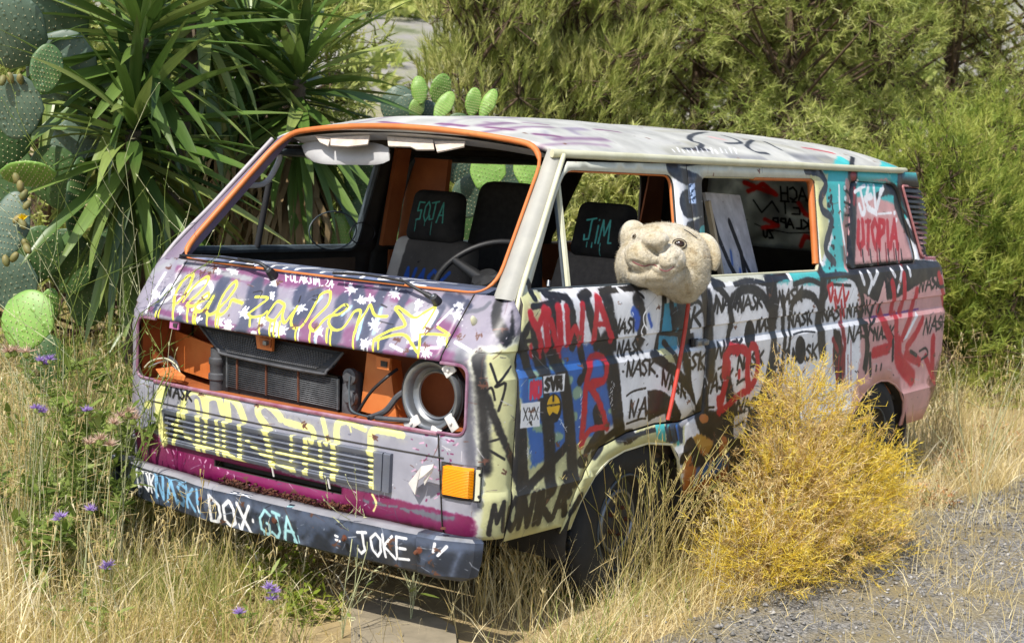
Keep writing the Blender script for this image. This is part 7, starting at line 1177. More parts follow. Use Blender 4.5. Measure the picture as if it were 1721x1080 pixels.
for q in ([(0.660,0.489,1.735),(0.660,0.404,1.731),(0.620,0.380,1.697),(0.640,0.443,1.710)],[(0.650,0.395,1.731),(0.660,0.197,1.749),(0.620,0.173,1.713),(0.610,0.266,1.700),(0.620,0.367,1.700)],[(0.660,0.107,1.748),(0.660,-0.123,1.743),(0.610,-0.170,1.707),(0.610,-0.083,1.703),(0.620,-0.045,1.713),(0.620,0.066,1.711)],[(0.660,-0.129,1.739),(0.660,-0.279,1.745),(0.620,-0.304,1.725),(0.610,-0.185,1.699)]):
    o=plate('torn_liner',q,MAT['liner'],.006)
bm=bmesh.new(); rows=[]
for y in np.linspace(-.62,.62,20):
    p=ws(y,1.72)+Vector((0,0,.045*(1-(abs(y)/.65)**2))); rows.append([bm.verts.new(p+Vector(v)) for v in ((.035,0,.0),(.12,0,-.028),(.30,0,-.01),(.30,0,.0))])
for r0,r1 in zip(rows,rows[1:]):
    for k in range(3): bm.faces.new((r0[k],r0[k+1],r1[k+1],r1[k]))
bm_obj('header_trim',bm,MAT['vinyl'],VAN,True,60)
# ---- seats
def soft_box(name,c,s,rotY,mat,parent,taper_=1.0,bev=.05,uvc=None,flat=None):
    bm=bmesh.new(); bmesh.ops.create_cube(bm,size=1)
    for v in bm.verts:
        k=taper_ if v.co.z>0 else 1; v.co=Vector((v.co.x*s[0],v.co.y*s[1]*k,v.co.z*s[2]))
    bmesh.ops.bevel(bm,geom=bm.edges[:],offset=bev,segments=4,affect='EDGES',profile=.5); M_=Matrix.Translation(Vector(c))@Matrix.Rotation(R(rotY),4,'Y')
    ul_=bm.loops.layers.uv.new('UVMap')
    for f in bm.faces:
        for l in f.loops: l[ul_].uv=(.5-l.vert.co.y/s[1],.5+l.vert.co.z/s[2])
    for v in bm.verts: v.co=M_@v.co
    return bm_obj(name,bm,mat,parent,True,60)
def seat(x,y,hc,bc,label):
    st=soft_box('seat',(x-.22,y,.86),(.52,.50,.16),-6,MAT['seat_dark'],VAN,1,.05); st['label']=label
    soft_box('backrest',(x+.06,y,1.08),(.13,.52,.46),14,bc,st,.80,.045)
    soft_box('headrest',(x+.10,y,1.405),(.10,.30,.235),10,hc,st,.86,.04)
    for d in (-.06,.06): tube('headrest_rod',[(x+.10,y+d,1.24),(x+.10,y+d,1.34)],.008,MAT['metal'],st,6)
def seat_canvas(name,base,fn,rough=.9):
    c=Canvas(name,0,.30,0,.24,.0015,base,12,.12); fn(c); return mat_canvas(name+'_print',c.image(),rough,.2,'#1a1a1a')
def jim(c):
    c.text('JIM',.085,.06,.10,'#4fa79f',.0085,.55,False,.05); 
    for x,l in ((.10,.02),(.125,.02),(.165,.05)): c.draw('#4fa79f',.005,.003,0,[(x,.06),(x,.06-l)])
def goja(c):
    c.text('GOJA',.065,.09,.09,'#3f8f80',.008,.52,False,.08)
    for x,l in ((.07,.05),(.16,.06),(.12,.02)): c.draw('#3f8f80',.004,.003,0,[(x,.09),(x,.09-l)])
def nask(c):
    c.draw('#a39a8f',.10,.004,0,[(.0,0),(.03,.24)]); c.text('NASK',.085,.10,.06,'#2b4f9c',.010,.72,False,.2)
M_jim=seat_canvas('jim_canvas','#1c1b1b',jim); M_goja=seat_canvas('goja_canvas','#1f1d1d',goja); M_nask=seat_canvas('nask_canvas','#4a443f',nask)
seat(1.34,-.45,M_jim,mat_mottle('brown_seat_cloth','#544d47','#675e56',40,.95),'driver seat with turquoise lettering on its headrest')
seat(1.31,.415,M_goja,M_nask,'passenger seat with blue lettering on its backrest')
st=soft_box('seat',(1.72,.36,.80),(.5,.6,.16),0,MAT['seat_dark'],VAN); soft_box('backrest',(1.86,.36,1.23),(.14,.50,.68),6,MAT['seat_dark'],st,.62,.06)
# steering wheel
SC=Vector((0.700,-0.366,1.240)); SM=Matrix.Translation(SC)@Matrix.Rotation(R(-38),4,'Y')
sw=tube('steering_wheel',[SM@Vector((.20*math.cos(a),.20*math.sin(a),0)) for a in np.linspace(0,2*math.pi,41)[:-1]],.0125,MAT['wheelblack'],VAN,10,True)
for a in (70,-70,180): tube('spoke',[SM@Vector((0,0,-.04)),SM@Vector((.19*math.cos(R(a)),.19*math.sin(R(a)),0))],[.03,.016],MAT['wheelblack'],sw,8)
bm=bmesh.new(); add_lathe(bm,[(0,-.005),(.05,-.01),(.07,-.05),(.04,-.12),(.035,-.45)],18,SM); bm_obj('steering_column',bm,MAT['wheelblack'],sw,True,40)
# ---- wheels
def tread_wheel(c,steer):
    Mw=Matrix.Translation(Vector(c))@Matrix.Rotation(R(steer),4,'Z')@Matrix.Rotation(R(90),4,'X')
    RT=.335; prof=[(.19,-.085),(.215,-.095),(.26,-.098),(.305,-.092),(.325,-.075),(RT,-.06),(RT,.06),(.325,.075),(.305,.092),(.26,.098),(.215,.095),(.19,.085)]
    bm=bmesh.new(); add_lathe(bm,prof,56,Mw); wh=bm_obj('wheel',bm,MAT['rubber'],VAN,True,35); wh['label']='flat dirty tyre on a pressed steel rim' 
    Vv=[];Ff=[]
    for i in range(66):
        a=2*math.pi*i/66
        for j,z in enumerate((-.052,-.026,0,.026,.052)):
            a2=a+(.012*(1 if j%2 else -1)); da=.030; hw=.0105; o=len(Vv)
            for rr_,aa,zz in ((RT,a2-da,z-hw),(RT,a2+da,z-hw),(RT,a2+da,z+hw),(RT,a2-da,z+hw),(RT+.007,a2-da*.85,z-hw*.8),(RT+.007,a2+da*.85,z-hw*.8),(RT+.007,a2+da*.85,z+hw*.8),(RT+.007,a2-da*.85,z+hw*.8)):
                Vv.append(Mw@Vector((rr_*math.cos(aa),rr_*math.sin(aa),zz)))
            Ff+=[(o+4,o+5,o+6,o+7),(o,o+1,o+5,o+4),(o+1,o+2,o+6,o+5),(o+2,o+3,o+7,o+6),(o+3,o,o+4,o+7)]
    tag(arr_mesh('tread',Vv,Ff,MAT['rubber'],wh),kind='stuff')
    bm=bmesh.new(); add_lathe(bm,[(.19,.085),(.186,.088),(.178,.07),(.172,.04),(.15,.035),(.12,.05),(.09,.055),(.06,.045),(.05,.06),(.0,.062)],40,Mw); rm=bm_obj('rim',bm,mat_mottle('worn_rim','#2c2a28','#4a4742',9,.7,.2,.2,.003,'#5c4a3c'),wh,True,40)
    for k in range(5):
        bm=bmesh.new(); add_lathe(bm,[(0,.075),(.008,.075),(.011,.05)],6,Mw@Matrix.Translation((.055*math.cos(k*1.2566),.055*math.sin(k*1.2566),0))); bm_obj('wheel_bolt',bm,MAT['rustm'],rm,True,40)
    tube('hub_ring',[Mw@Vector((.118*math.cos(t),.118*math.sin(t),.056)) for t in np.linspace(0,2*math.pi,41)[:-1]],.008,MAT['metal'],rm,6,True)
    tube('rim_edge',[Mw@Vector((.187*math.cos(t),.187*math.sin(t),.087)) for t in np.linspace(0,2*math.pi,41)[:-1]],.005,MAT['seal'],rm,6,True)
for x,y,st_ in ((.99,-.80,0),(.99,.80,180),(3.48,-.80,0),(3.48,.80,180)): tread_wheel((x,y,.315),st_)
# wheel housings
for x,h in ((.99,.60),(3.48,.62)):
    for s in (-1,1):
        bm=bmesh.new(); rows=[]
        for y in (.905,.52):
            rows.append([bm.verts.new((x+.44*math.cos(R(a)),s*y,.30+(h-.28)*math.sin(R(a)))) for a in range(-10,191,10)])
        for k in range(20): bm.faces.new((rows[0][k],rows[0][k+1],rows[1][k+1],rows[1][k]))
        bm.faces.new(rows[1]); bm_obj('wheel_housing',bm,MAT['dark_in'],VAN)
# arch lips
for pts in (ARCH_F,ARCH_R): tube('arch_lip',[side_pt(a,b)+np.array([0,.006,0]) for a,b in pts],.007,MAT['creamp'] if pts is ARCH_F else mat_mottle('pink_lip','#b98884','#caa09a',8,.5),VAN,6)

# ================================================================ STUFFED BEAR HEAD hanging out of the driver's window
BC=Vector((1.168,-0.890,1.321)); K=.00226
BR=rr.copy(); BU=uu.copy(); BF=-f_
def bp(u,v,d): return BC+BR*((u-1115)*K)+BU*((440-v)*K)+BF*(d*K)
BEAR=empty('stuffed_bear_head',tuple(BC),'dirty cream plush bear head hanging out of the driver door window','plush toy')
bm=bmesh.new()
def ell(bm,c,r,seg=24):
    M_=Matrix(((BR.x,BU.x,BF.x,0),(BR.y,BU.y,BF.y,0),(BR.z,BU.z,BF.z,0),(0,0,0,1)))
    g=bmesh.ops.create_uvsphere(bm,u_segments=seg,v_segments=seg//2+4,radius=1)
    for v in g['verts']: v.co=(M_@Vector((v.co.x*r[0]*K,v.co.y*r[1]*K,v.co.z*r[2]*K)))+Vector(c)
ell(bm,bp(1117,428,0),(78,56,68)); ell(bm,bp(1146,462,6),(50,44,58)); ell(bm,bp(1066,446,10),(35,44,56)); ell(bm,bp(1112,404,10),(60,31,54)); ell(bm,bp(1158,440,8),(38,50,58))
ell(bm,bp(1072,433,82),(30,28,30)); ell(bm,bp(1111,440,86),(34,29,30)); ell(bm,bp(1092,408,106),(23,15,17)); ell(bm,bp(1096,464,64),(50,23,36)); ell(bm,bp(1094,422,62),(26,18,26)); ell(bm,bp(1085,468,-22),(48,42,62)); ell(bm,bp(1062,400,-5),(24,22,30)); ell(bm,bp(1150,494,-2),(28,18,36))
me=bpy.data.meshes.new('head'); bm.to_mesh(me); bm.free(); tmp=bpy.data.objects.new('tmp',me); COLL.objects.link(tmp)
md=tmp.modifiers.new('r','REMESH'); md.mode='VOXEL'; md.voxel_size=.0055; md=tmp.modifiers.new('s','SMOOTH'); md.iterations=5; md.factor=.5
dg=bpy.context.evaluated_depsgraph_get(); ev=tmp.evaluated_get(dg); me2=bpy.data.meshes.new_from_object(ev); bpy.data.objects.remove(tmp)
n=len(me2.vertices); co=np.empty(n*3); me2.vertices.foreach_get('co',co); no=np.empty(n*3); me2.vertex_normals.foreach_get('vector',no); co=co.reshape(-1,3);no=no.reshape(-1,3)
disp=np.array([.0022*mnoise.noise(Vector(p*18))+.0012*mnoise.noise(Vector(p*60))+.0012*mnoise.noise(Vector(p*130)) for p in co])
# creases: under the nose, between the muzzle lobes, round the muzzle
Lr=np.array(BR);Lu=np.array(BU);Lf=np.array(BF); rel=co-np.array(BC); U_=rel@Lr/K+1115; V_=440-rel@Lu/K; D_=rel@Lf/K
def crease(pts,wd,dep):
    d=np.full(n,1e9)
    for (x0,y0),(x1,y1) in zip(pts[:-1],pts[1:]):
        t=np.clip(((U_-x0)*(x1-x0)+(V_-y0)*(y1-y0))/((x1-x0)**2+(y1-y0)**2+1e-6),0,1); d=np.minimum(d,np.hypot(U_-x0-t*(x1-x0),V_-y0-t*(y1-y0)))
    return -dep*np.exp(-(d/wd)**2)*(D_>10)
disp+=crease([(1082,421),(1092,428),(1106,425),(1112,415)],3,.013)+crease([(1092,428),(1094,440),(1092,450)],3.2,.016)+crease([(1054,443),(1074,451),(1092,449),(1105,458),(1122,452)],3,.009)+crease([(1128,440),(1135,452),(1130,468),(1110,480),(1080,478)],4.5,.009)+crease([(1108,440),(1113,430),(1120,428)],2.5,.004)
co+=no*disp[:,None]; me2.vertices.foreach_set('co',co.astype(np.float32).ravel())
for p in me2.polygons: p.use_smooth=True
me2.update()
m,nt,b=new_mat('plush'); n1=noise_node(nt,9,6,.7); n2=noise_node(nt,120,3,.7); n3=noise_node(nt,28,5,.7)
c1=ramp(nt,n1.outputs[0],[(.32,srgb('#9f8a68')),(.43,srgb('#c2b598')),(.6,srgb('#d2cab8'))]); sp=ramp(nt,n3.outputs[0],[(.62,(0,0,0)),(.74,(.6,.6,.6))])
c2=mixc(nt,sp.outputs[0],c1.outputs[0],srgb('#6e5f4c')); c3=ramp(nt,n2.outputs[0],[(.3,(.72,.72,.72)),(.7,(1.05,1.05,1.05))]); nt.links.new(mixc(nt,1,c2,c3.outputs[0],'MULTIPLY'),b.inputs['Base Color'])
b.inputs['Roughness'].default_value=.95; b.inputs['Specular IOR Level'].default_value=.1; b.inputs['Sheen Weight'].default_value=.3; bump(nt,b,n2.outputs[0],.9,.005); M_plush=m
me2.materials.clear(); me2.materials.append(M_plush); me2.name='head'; head=link('head',me2,None,BEAR)
# fuzz
tri=np.array([p.vertices[:3] for p in me2.polygons]); pick=nrg.integers(0,len(tri),42000); w_=nrg.dirichlet((1,1,1),42000)
P=(co[tri[pick]]*w_[:,:,None]).sum(1); N=no[tri[pick]].mean(1); T_=np.cross(N,nrg.normal(0,1,N.shape)); T_/=np.linalg.norm(T_,axis=1)[:,None]
L=nrg.uniform(.0025,.0065,(len(P),1)); tip=P+(N*.8+nrg.normal(0,.45,N.shape))*L; V=np.stack([P-T_*.0005,P+T_*.0005,tip],1).reshape(-1,3)
tag(arr_mesh('plush_fuzz',V,np.arange(len(V)).reshape(-1,3),M_plush,head),kind='stuff')
from mathutils.bvhtree import BVHTree
bvh=BVHTree.FromPolygons([tuple(c) for c in co],[tuple(p.vertices) for p in me2.polygons])
def hit(u,v,off=.001):
    o=bp(u,v,300); h=bvh.ray_cast(o,-BF); return (h[0]+BF*off,h[1]) if h[0] is not None else (bp(u,v,50),BF)
M_eye=mat_mottle('brown_plastic_eye','#1a120d','#3a281a',30,.15,0,0); M_lid=mat_mottle('eye_rim','#93886f','#aa9f86',20,.6); M_mouth=mat_mottle('mouth_thread','#7d3f42','#96565a',30,.8)
for u,v,s in ((1136,412,1.0),(1062,398,.4)):
    h,nn=hit(u,v,0); q=nn.to_track_quat('Z','Y').to_matrix().to_4x4(); M_=Matrix.Translation(h)@q@Matrix.Diagonal((1.15*s,.85*s,1,1))
    bm=bmesh.new(); add_lathe(bm,[(0,.008),(.010,.007),(.0165,.003),(.018,-.004)],20,M_); e_=bm_obj('eye',bm,M_eye,BEAR,True,60)
    for r_ in (.0195,.024): tube('eye_rim',[M_@Vector((r_*math.cos(a),r_*math.sin(a),.001)) for a in np.linspace(0,2*math.pi,25)[:-1]],.0018 if r_<.02 else .0016,M_lid if r_<.02 else M_eye,e_,6,True)
    bm=bmesh.new(); add_lathe(bm,[(0,.0005),(.0025,0)],8,M_@Matrix.Translation((-.004,.004,.0085))); bm_obj('eye_glint',bm,mat_mottle('white_dot','#e8e8e8','#f2f2f2'),e_)
tube('mouth',smooth_path([hit(u,v,.0018)[0] for u,v in ((1054,443),(1063,448),(1074,451),(1084,448),(1092,450),(1101,457),(1111,459),(1122,452))],4),.0021,M_mouth,BEAR,6)
tube('brow',smooth_path([hit(u,v,.001)[0] for u,v in ((1146,387),(1154,391),(1162,397),(1168,402))],4),.0022,MAT['black'],BEAR,5)
def ear(pts,rad,flat):
    bm=bmesh.new(); V_2,F2=tube_data(smooth_path(pts,5),rad,12)
    vs_=[bm.verts.new(v) for v in V_2]
    for q in F2: bm.faces.new([vs_[i] for i in q])
    bm.faces.new(vs_[:12][::-1]); bm.faces.new(vs_[-12:]); 
    o=bm_obj('ear',bm,M_plush,BEAR,True); sm=o.modifiers.new('s','SUBSURF'); sm.levels=1; sm.render_levels=2; return o
ear([bp(1166,402,0),bp(1186,402,4),bp(1198,418,8),bp(1202,438,10),bp(1198,454,8)],[.016+.014*math.sin(math.pi*min(1,i/20*.9+.1)) for i in range(21)],1)
ear([bp(1078,386,0),bp(1064,382,2),bp(1053,389,4),bp(1047,402,0)],[.022+.014*math.sin(math.pi*i/15) for i in range(16)],1)
# ---- red stick hanging below it
bm=bmesh.new(); add_tube(bm,smooth_path([(1.275,-0.955,1.183),(1.274,-0.945,1.040),(1.234,-0.945,0.863),(1.184,-0.945,0.702)],8),.0085,8); 
for v in bm.verts: v.co+=Vector((.002*mnoise.noise(v.co*30),0,.002*mnoise.noise(v.co*30+Vector((5,5,5)))))
tag(bm_obj('red_stick',bm,MAT['redrod'],None,True,50),'thin red stick hanging down the flank below the plush head','stick')
# ---- painted board leaning inside the second window
cbd=Canvas('board_canvas',0,1,0,1,.004,'#b9b7bb',21,.15)
for pts,w_ in [([(.50,.72),(.62,.45),(.60,.2),(.42,.05)],.10),([(.60,.45),(.78,.2),(.86,.0)],.07),([(.1,.6),(.25,.35),(.40,.18),(.55,.2)],.08),([(.05,.9),(.12,.6)],.05)]: cbd.draw('#17171b',w_,.02,0,pts)
for pts in [[(.35,.45),(.33,.35)],[(.5,.28),(.48,.2)],[(.7,.12),(.66,.08)]]: cbd.draw('#4468b0',.05,.04,0,pts)
for i in range(60): cbd.draw(rng.choice(['#8f8d92','#d6d4d8','#77757a']),.01,.01,0,[(rng.random(),rng.random()),(rng.random(),rng.random())][:1]*2)
q=[Vector(p) for p in ((2.094,-0.560,1.579),(2.481,-0.540,1.567),(2.647,-0.620,1.084),(2.186,-0.660,1.088))]
me=bpy.data.meshes.new('painted_board'); me.from_pydata([tuple(p) for p in q],[],[(0,3,2,1)]); ul=me.uv_layers.new(name='UVMap')
for l in me.loops: ul.data[l.index].uv=[(0,1),(1,1),(1,0),(0,0)][l.vertex_index]
o=tag(link('painted_board',me,mat_canvas('board_paint',cbd.image(),.7)),'whitish board with black brush strokes leaning inside the second window','board'); o.modifiers.new('t','SOLIDIFY').thickness=.015
bm=bmesh.new(); a,b_=Vector((2.047,-0.600,1.542)),Vector((2.124,-0.660,1.193)); add_tube(bm,[a,b_],.015,4); tag(bm_obj('wooden_lath',bm,mat_mottle('raw_wood','#a08e72','#bfae92',12,.8)),'narrow wooden lath standing upright in front of the whitish board','lath')

# ================================================================ VEGETATION
def blades(n,xy,h,w,lean,segs=3,zf=None,curve=.5,base_z=None):
    """n ribbon blades: xy (n,2), h (n,), w (n,), lean (n,) radians; returns V,F"""
    a=nrg.uniform(0,2*math.pi,n); d=np.stack([np.cos(a),np.sin(a)],1); b=nrg.uniform(0,2*math.pi,n); sd=np.stack([np.cos(b),np.sin(b)],1)
    z0=ground_h(xy[:,0],xy[:,1]) if base_z is None else base_z; V=np.empty((n,2*segs+1,3)); 
    for k in range(segs+1):
        t=k/segs; ang=lean*(.4+curve*t); out=h*t*np.sin(ang); up=h*t*np.cos(ang)
        c=np.concatenate([xy+d*out[:,None],(z0+up)[:,None]],1); ww=(w*(1-t**1.5)*.5)[:,None]*sd
        if k<segs: V[:,2*k,:2]=c[:,:2]-ww; V[:,2*k+1,:2]=c[:,:2]+ww; V[:,2*k,2]=V[:,2*k+1,2]=c[:,2]
        else: V[:,2*k]=c
    F=[]
    for k in range(segs-1): F+=[(2*k,2*k+1,2*k+3),(2*k,2*k+3,2*k+2)]
    F.append((2*segs-2,2*segs-1,2*segs)); F=np.array(F); m=2*segs+1
    return V.reshape(-1,3),(F[None]+np.arange(n)[:,None,None]*m).reshape(-1,3)
class Batch:
    def __init__(s): s.V=[];s.F=[];s.n=0
    def add(s,V,F): s.V.append(np.asarray(V,float)); s.F.append(np.asarray(F)+s.n); s.n+=len(V)
    def obj(s,name,mat,parent=None,smooth=False):
        return arr_mesh(name,np.concatenate(s.V),np.concatenate(s.F),mat,parent,smooth)
def segs_mesh(A,B,w0,w1):
    """thin 3-sided twigs from A to B"""
    A=np.asarray(A,float);B=np.asarray(B,float); n=len(A); t=B-A; t/=np.linalg.norm(t,axis=1)[:,None]+1e-9; r=np.cross(t,nrg.normal(0,1,(n,3))); r/=np.linalg.norm(r,axis=1)[:,None]+1e-9; s=np.cross(t,r)
    w0=np.broadcast_to(w0,(n,))[:,None]; w1=np.broadcast_to(w1,(n,))[:,None]; V=np.empty((n,6,3))
    for k in range(3):
        c,si=math.cos(2.094*k),math.sin(2.094*k); V[:,k]=A+(r*c+s*si)*w0*.5; V[:,3+k]=B+(r*c+s*si)*w1*.5
    F=np.array([(0,1,4),(0,4,3),(1,2,5),(1,5,4),(2,0,3),(2,3,5)])
    return V.reshape(-1,3),(F[None]+np.arange(n)[:,None,None]*6).reshape(-1,3)
def ribbons(A,B,w):
    A=np.asarray(A,float);B=np.asarray(B,float); n=len(A); t=B-A; s=np.cross(t,nrg.normal(0,1,(n,3))); s/=np.linalg.norm(s,axis=1)[:,None]+1e-9; w=np.broadcast_to(w,(n,))[:,None]
    V=np.stack([A-s*w*.5,A+s*w*.5,B],1).reshape(-1,3); return V,np.arange(3*n).reshape(-1,3)
STRAW=['#8f7a48','#b59c62','#cdb67e','#dccb9c']
M_straw=foliage_mat('dry_grass',['#9c8750','#c8b274','#e2d2a0','#f2e8c8'],.35,.7,2.5,.3,.5,.6)
M_green=foliage_mat('green_grass',['#5a6c2c','#7f8f42','#a0a65a','#bdb676'],.35,.6,1.5)
M_mix=foliage_mat('half_dry_grass',['#7b8240','#a8a35a','#cbb878','#dccb96'],.35,.65,1.2)
M_weed=foliage_mat('weed_green',['#4d6128','#6d8238','#8d9d4e','#acb870'],.4,.5,2)
M_pale=foliage_mat('pale_stem',['#a0a678','#bfc195','#d6d3ae'],.25,.7,2)
M_pst=foliage_mat('pale_straw',['#b9a468','#d9c895','#efe3bd','#f7f0d8'],.3,.6,4,.3,.6,.4)
def in_van(xy,m=.0): return (xy[:,0]>-.06-m)&(xy[:,0]<4.4+m)&(np.abs(xy[:,1])<.90+m)
def scatter(n,x0,x1,y0,y1,clump=0.0,avoid=True,road=True,seed=1):
    g=np.random.default_rng(seed); xy=np.stack([g.uniform(x0,x1,n),g.uniform(y0,y1,n)],1)
    if clump>0:
        k=max(3,int(n/60)); c=np.stack([g.uniform(x0,x1,k),g.uniform(y0,y1,k)],1); idx=g.integers(0,k,n); m=g.random(n)<.7; xy[m]=c[idx[m]]+g.normal(0,clump,(m.sum(),2))
    ok=np.ones(n,bool)
    if avoid: ok&=~in_van(xy,-.08)
    if road: ok&=xy[:,1]>road_edge(xy[:,0])+g.normal(0,.06,n)
    ok&=np.hypot(xy[:,0]-CAM[0],xy[:,1]-CAM[1])>2.2
    ok&=~((xy[:,0]>-.9)&(xy[:,0]<.75)&(xy[:,1]>-.98-.1*g.random(n))&(xy[:,1]<.02+.16*g.normal(0,1,n)-.25*(xy[:,0]<-.25)))|(g.random(n)<.06)
    return xy[ok]
def grass(name,n,area,h,w,lean,mat,clump=.12,seed=1,avoid=True,road=True,segs=3):
    xy=scatter(n,*area,clump,avoid,road,seed); k=len(xy); g=np.random.default_rng(seed+50)
    V,F=blades(k,xy,g.uniform(h[0],h[1],k),g.uniform(w[0],w[1],k),np.abs(g.normal(lean,lean*.5,k)),segs)
    return tag(arr_mesh(name,V,F,mat),kind='stuff')
# near left meadow and the strip before the bumper
grass('dry_grass',11000,(-1.6,3.2,.6,2.1),(.12,.42),(.002,.0045),.6,M_straw,.10,1)
grass('green_grass',6000,(-1.0,4.0,1.5,4.5),(.12,.5),(.003,.006),.5,M_weed,.14,19)
grass('dry_grass',8000,(-1.3,.3,-.75,1.6),(.06,.22),(.002,.0045),.8,M_straw,.08,2)
grass('green_grass',7500,(-1.2,2.2,-.2,3.5),(.10,.36),(.0025,.005),.4,M_mix,.10,3)
grass('green_grass',3600,(-.5,.4,-.35,1.1),(.06,.26),(.0025,.005),.5,M_green,.07,4)
grass('straw_litter',24000,(-2.0,2.0,-1.1,3.0),(.12,.34),(.002,.004),1.45,M_straw,.0,5,False)
grass('straw_litter',7000,(.2,4.6,-1.7,-.75),(.08,.26),(.002,.004),1.45,M_straw,.10,6,False)
# along the driver's side and right of the van
grass('dry_grass',2300,(1.15,3.6,-1.35,-.85),(.04,.17),(.002,.0035),.7,M_straw,.06,7)
grass('dry_grass',17000,(3.6,11,-1.7,2.6),(.08,.38),(.002,.004),.6,M_straw,.12,8)
grass('dry_grass',15000,(9,24,-2.5,9),(.15,.55),(.005,.010),.5,M_straw,.25,9)
grass('green_grass',7000,(4.2,16,-1.2,6),(.15,.6),(.003,.007),.45,M_mix,.25,10)
grass('dry_grass',5000,(-1.5,8,4.2,10),(.25,.7),(.005,.010),.4,M_mix,.3,11)
grass('dry_grass',2600,(-1.6,2.6,.1,3.6),(.18,.5),(.005,.008),.5,M_pst,.12,15)
grass('straw_litter',5000,(-2.0,1.4,-.2,2.6),(.15,.40),(.005,.008),1.42,M_pst,.0,16,False)
grass('green_grass',2200,(-.9,1.8,.9,2.6),(.15,.5),(.006,.012),.6,M_weed,.12,17)
grass('dry_grass',2500,(3.6,9,-1.6,1.5),(.1,.45),(.004,.007),.6,M_pst,.12,18)
# ---- wild oats: tall stalks with hanging spikelets
def oats(n,area,seed,h=(.45,.85)):
    g=np.random.default_rng(seed); xy=scatter(n,*area,.18,True,True,seed); b=Batch(); A=[];B=[];SA=[];SB=[]
    for x,y in xy:
        H=g.uniform(*h); a=g.uniform(0,6.28); ln=g.uniform(.05,.28); p0=np.array([x,y,float(ground_h(x,y))]); pts=[p0+np.array([math.cos(a)*ln*H*t**2,math.sin(a)*ln*H*t**2,H*t]) for t in (0,.35,.7,1)]
        for i in range(3): A.append(pts[i]);B.append(pts[i+1])
        for k in range(g.integers(5,11)):
            t=g.uniform(.68,1.0); q=pts[2]+(pts[3]-pts[2])*(t-.7)/.3; e=q+np.array([g.normal(0,.03),g.normal(0,.03),g.uniform(-.03,.02)]); A.append(q);B.append(e); SA.append(e+np.array([0,0,.004]));SB.append(e+np.array([g.normal(0,.006),g.normal(0,.006),-.026]))
    b.add(*segs_mesh(A,B,.0026,.0018)); b.add(*ribbons(SA,SB,.0065)); return tag(b.obj('wild_oats',M_straw),kind='stuff')
grass('straw_litter',3800,(.6,5.2,-2.3,-1.2),(.08,.24),(.002,.004),1.47,M_straw,.14,23,False,False)
oats(420,(-1.2,2.2,.7,3.4),31); oats(60,(-.9,.2,-.4,1.0),32,(.25,.5)); oats(330,(3.9,8.5,-1.5,.9),33,(.35,.8)); oats(26,(1.0,1.7,-1.25,-.9),34,(.3,.55)); grass('dry_grass',420,(.2,1.15,-1.3,-.92),(.04,.2),(.002,.004),.7,M_straw,.07,21); grass('green_grass',500,(.0,1.1,-1.15,-.8),(.05,.25),(.002,.005),.6,M_green,.07,22)
# ---- tall tuft in front of the front wheel
def tuft(base,n,h,sp,lean,label,mat,seed):
    g=np.random.default_rng(seed); r=empty('grass_tuft',tuple(base),label,'grass tuft'); A=[];B=[];SA=[];SB=[]
    for i in range(n):
        a=g.uniform(0,6.28); ln=abs(g.normal(lean,lean*.5)); H=g.uniform(h*.55,h); p=np.array(base)+np.array([g.normal(0,sp),g.normal(0,sp*.6),0]); pts=[p+np.array([math.cos(a)*H*ln*t**1.6,math.sin(a)*H*ln*t**1.6*.8,H*t*(1-.10*t*ln)]) for t in (0,.3,.6,.85,1)]
        for k in range(4): A.append(pts[k]);B.append(pts[k+1])
        if g.random()<.6:
            for k in range(9):
                t=g.random(); q=pts[3]+(pts[4]-pts[3])*t; SA.append(q);SB.append(q+np.array([g.normal(0,.010),g.normal(0,.010),.022]))
    b=Batch(); b.add(*segs_mesh(A,B,.0034,.0022)); b.add(*ribbons(SA,SB,.004)); tag(b.obj('stalks',mat,r),kind='stuff')
    xy=np.array(base[:2])+g.normal(0,sp*1.2,(240,2)); V,F=blades(240,xy,g.uniform(.10,.40,240),g.uniform(.0025,.005,240),np.abs(g.normal(.5,.25,240)),3); tag(arr_mesh('leaf_blades',V,F,mat,r),kind='stuff'); return r
tuft((1.113,-0.896,0.000),120,.74,.11,.5,'tall greenish-straw grass tuft standing before the front wheel',M_mix,41)
tuft((1.820,-0.839,0.000),40,.58,.07,.55,'thin leaning grass tuft between the front wheel and the yellow bush',M_straw,42)
tuft((0.547,-0.715,0.000),70,.34,.12,.5,'short dry grass tuft below the right end of the bumper',M_straw,43)
tuft((5.088,-0.774,-0.000),60,.55,.10,.35,'dry grass tuft beside the rear wheel of the van',M_straw,44)
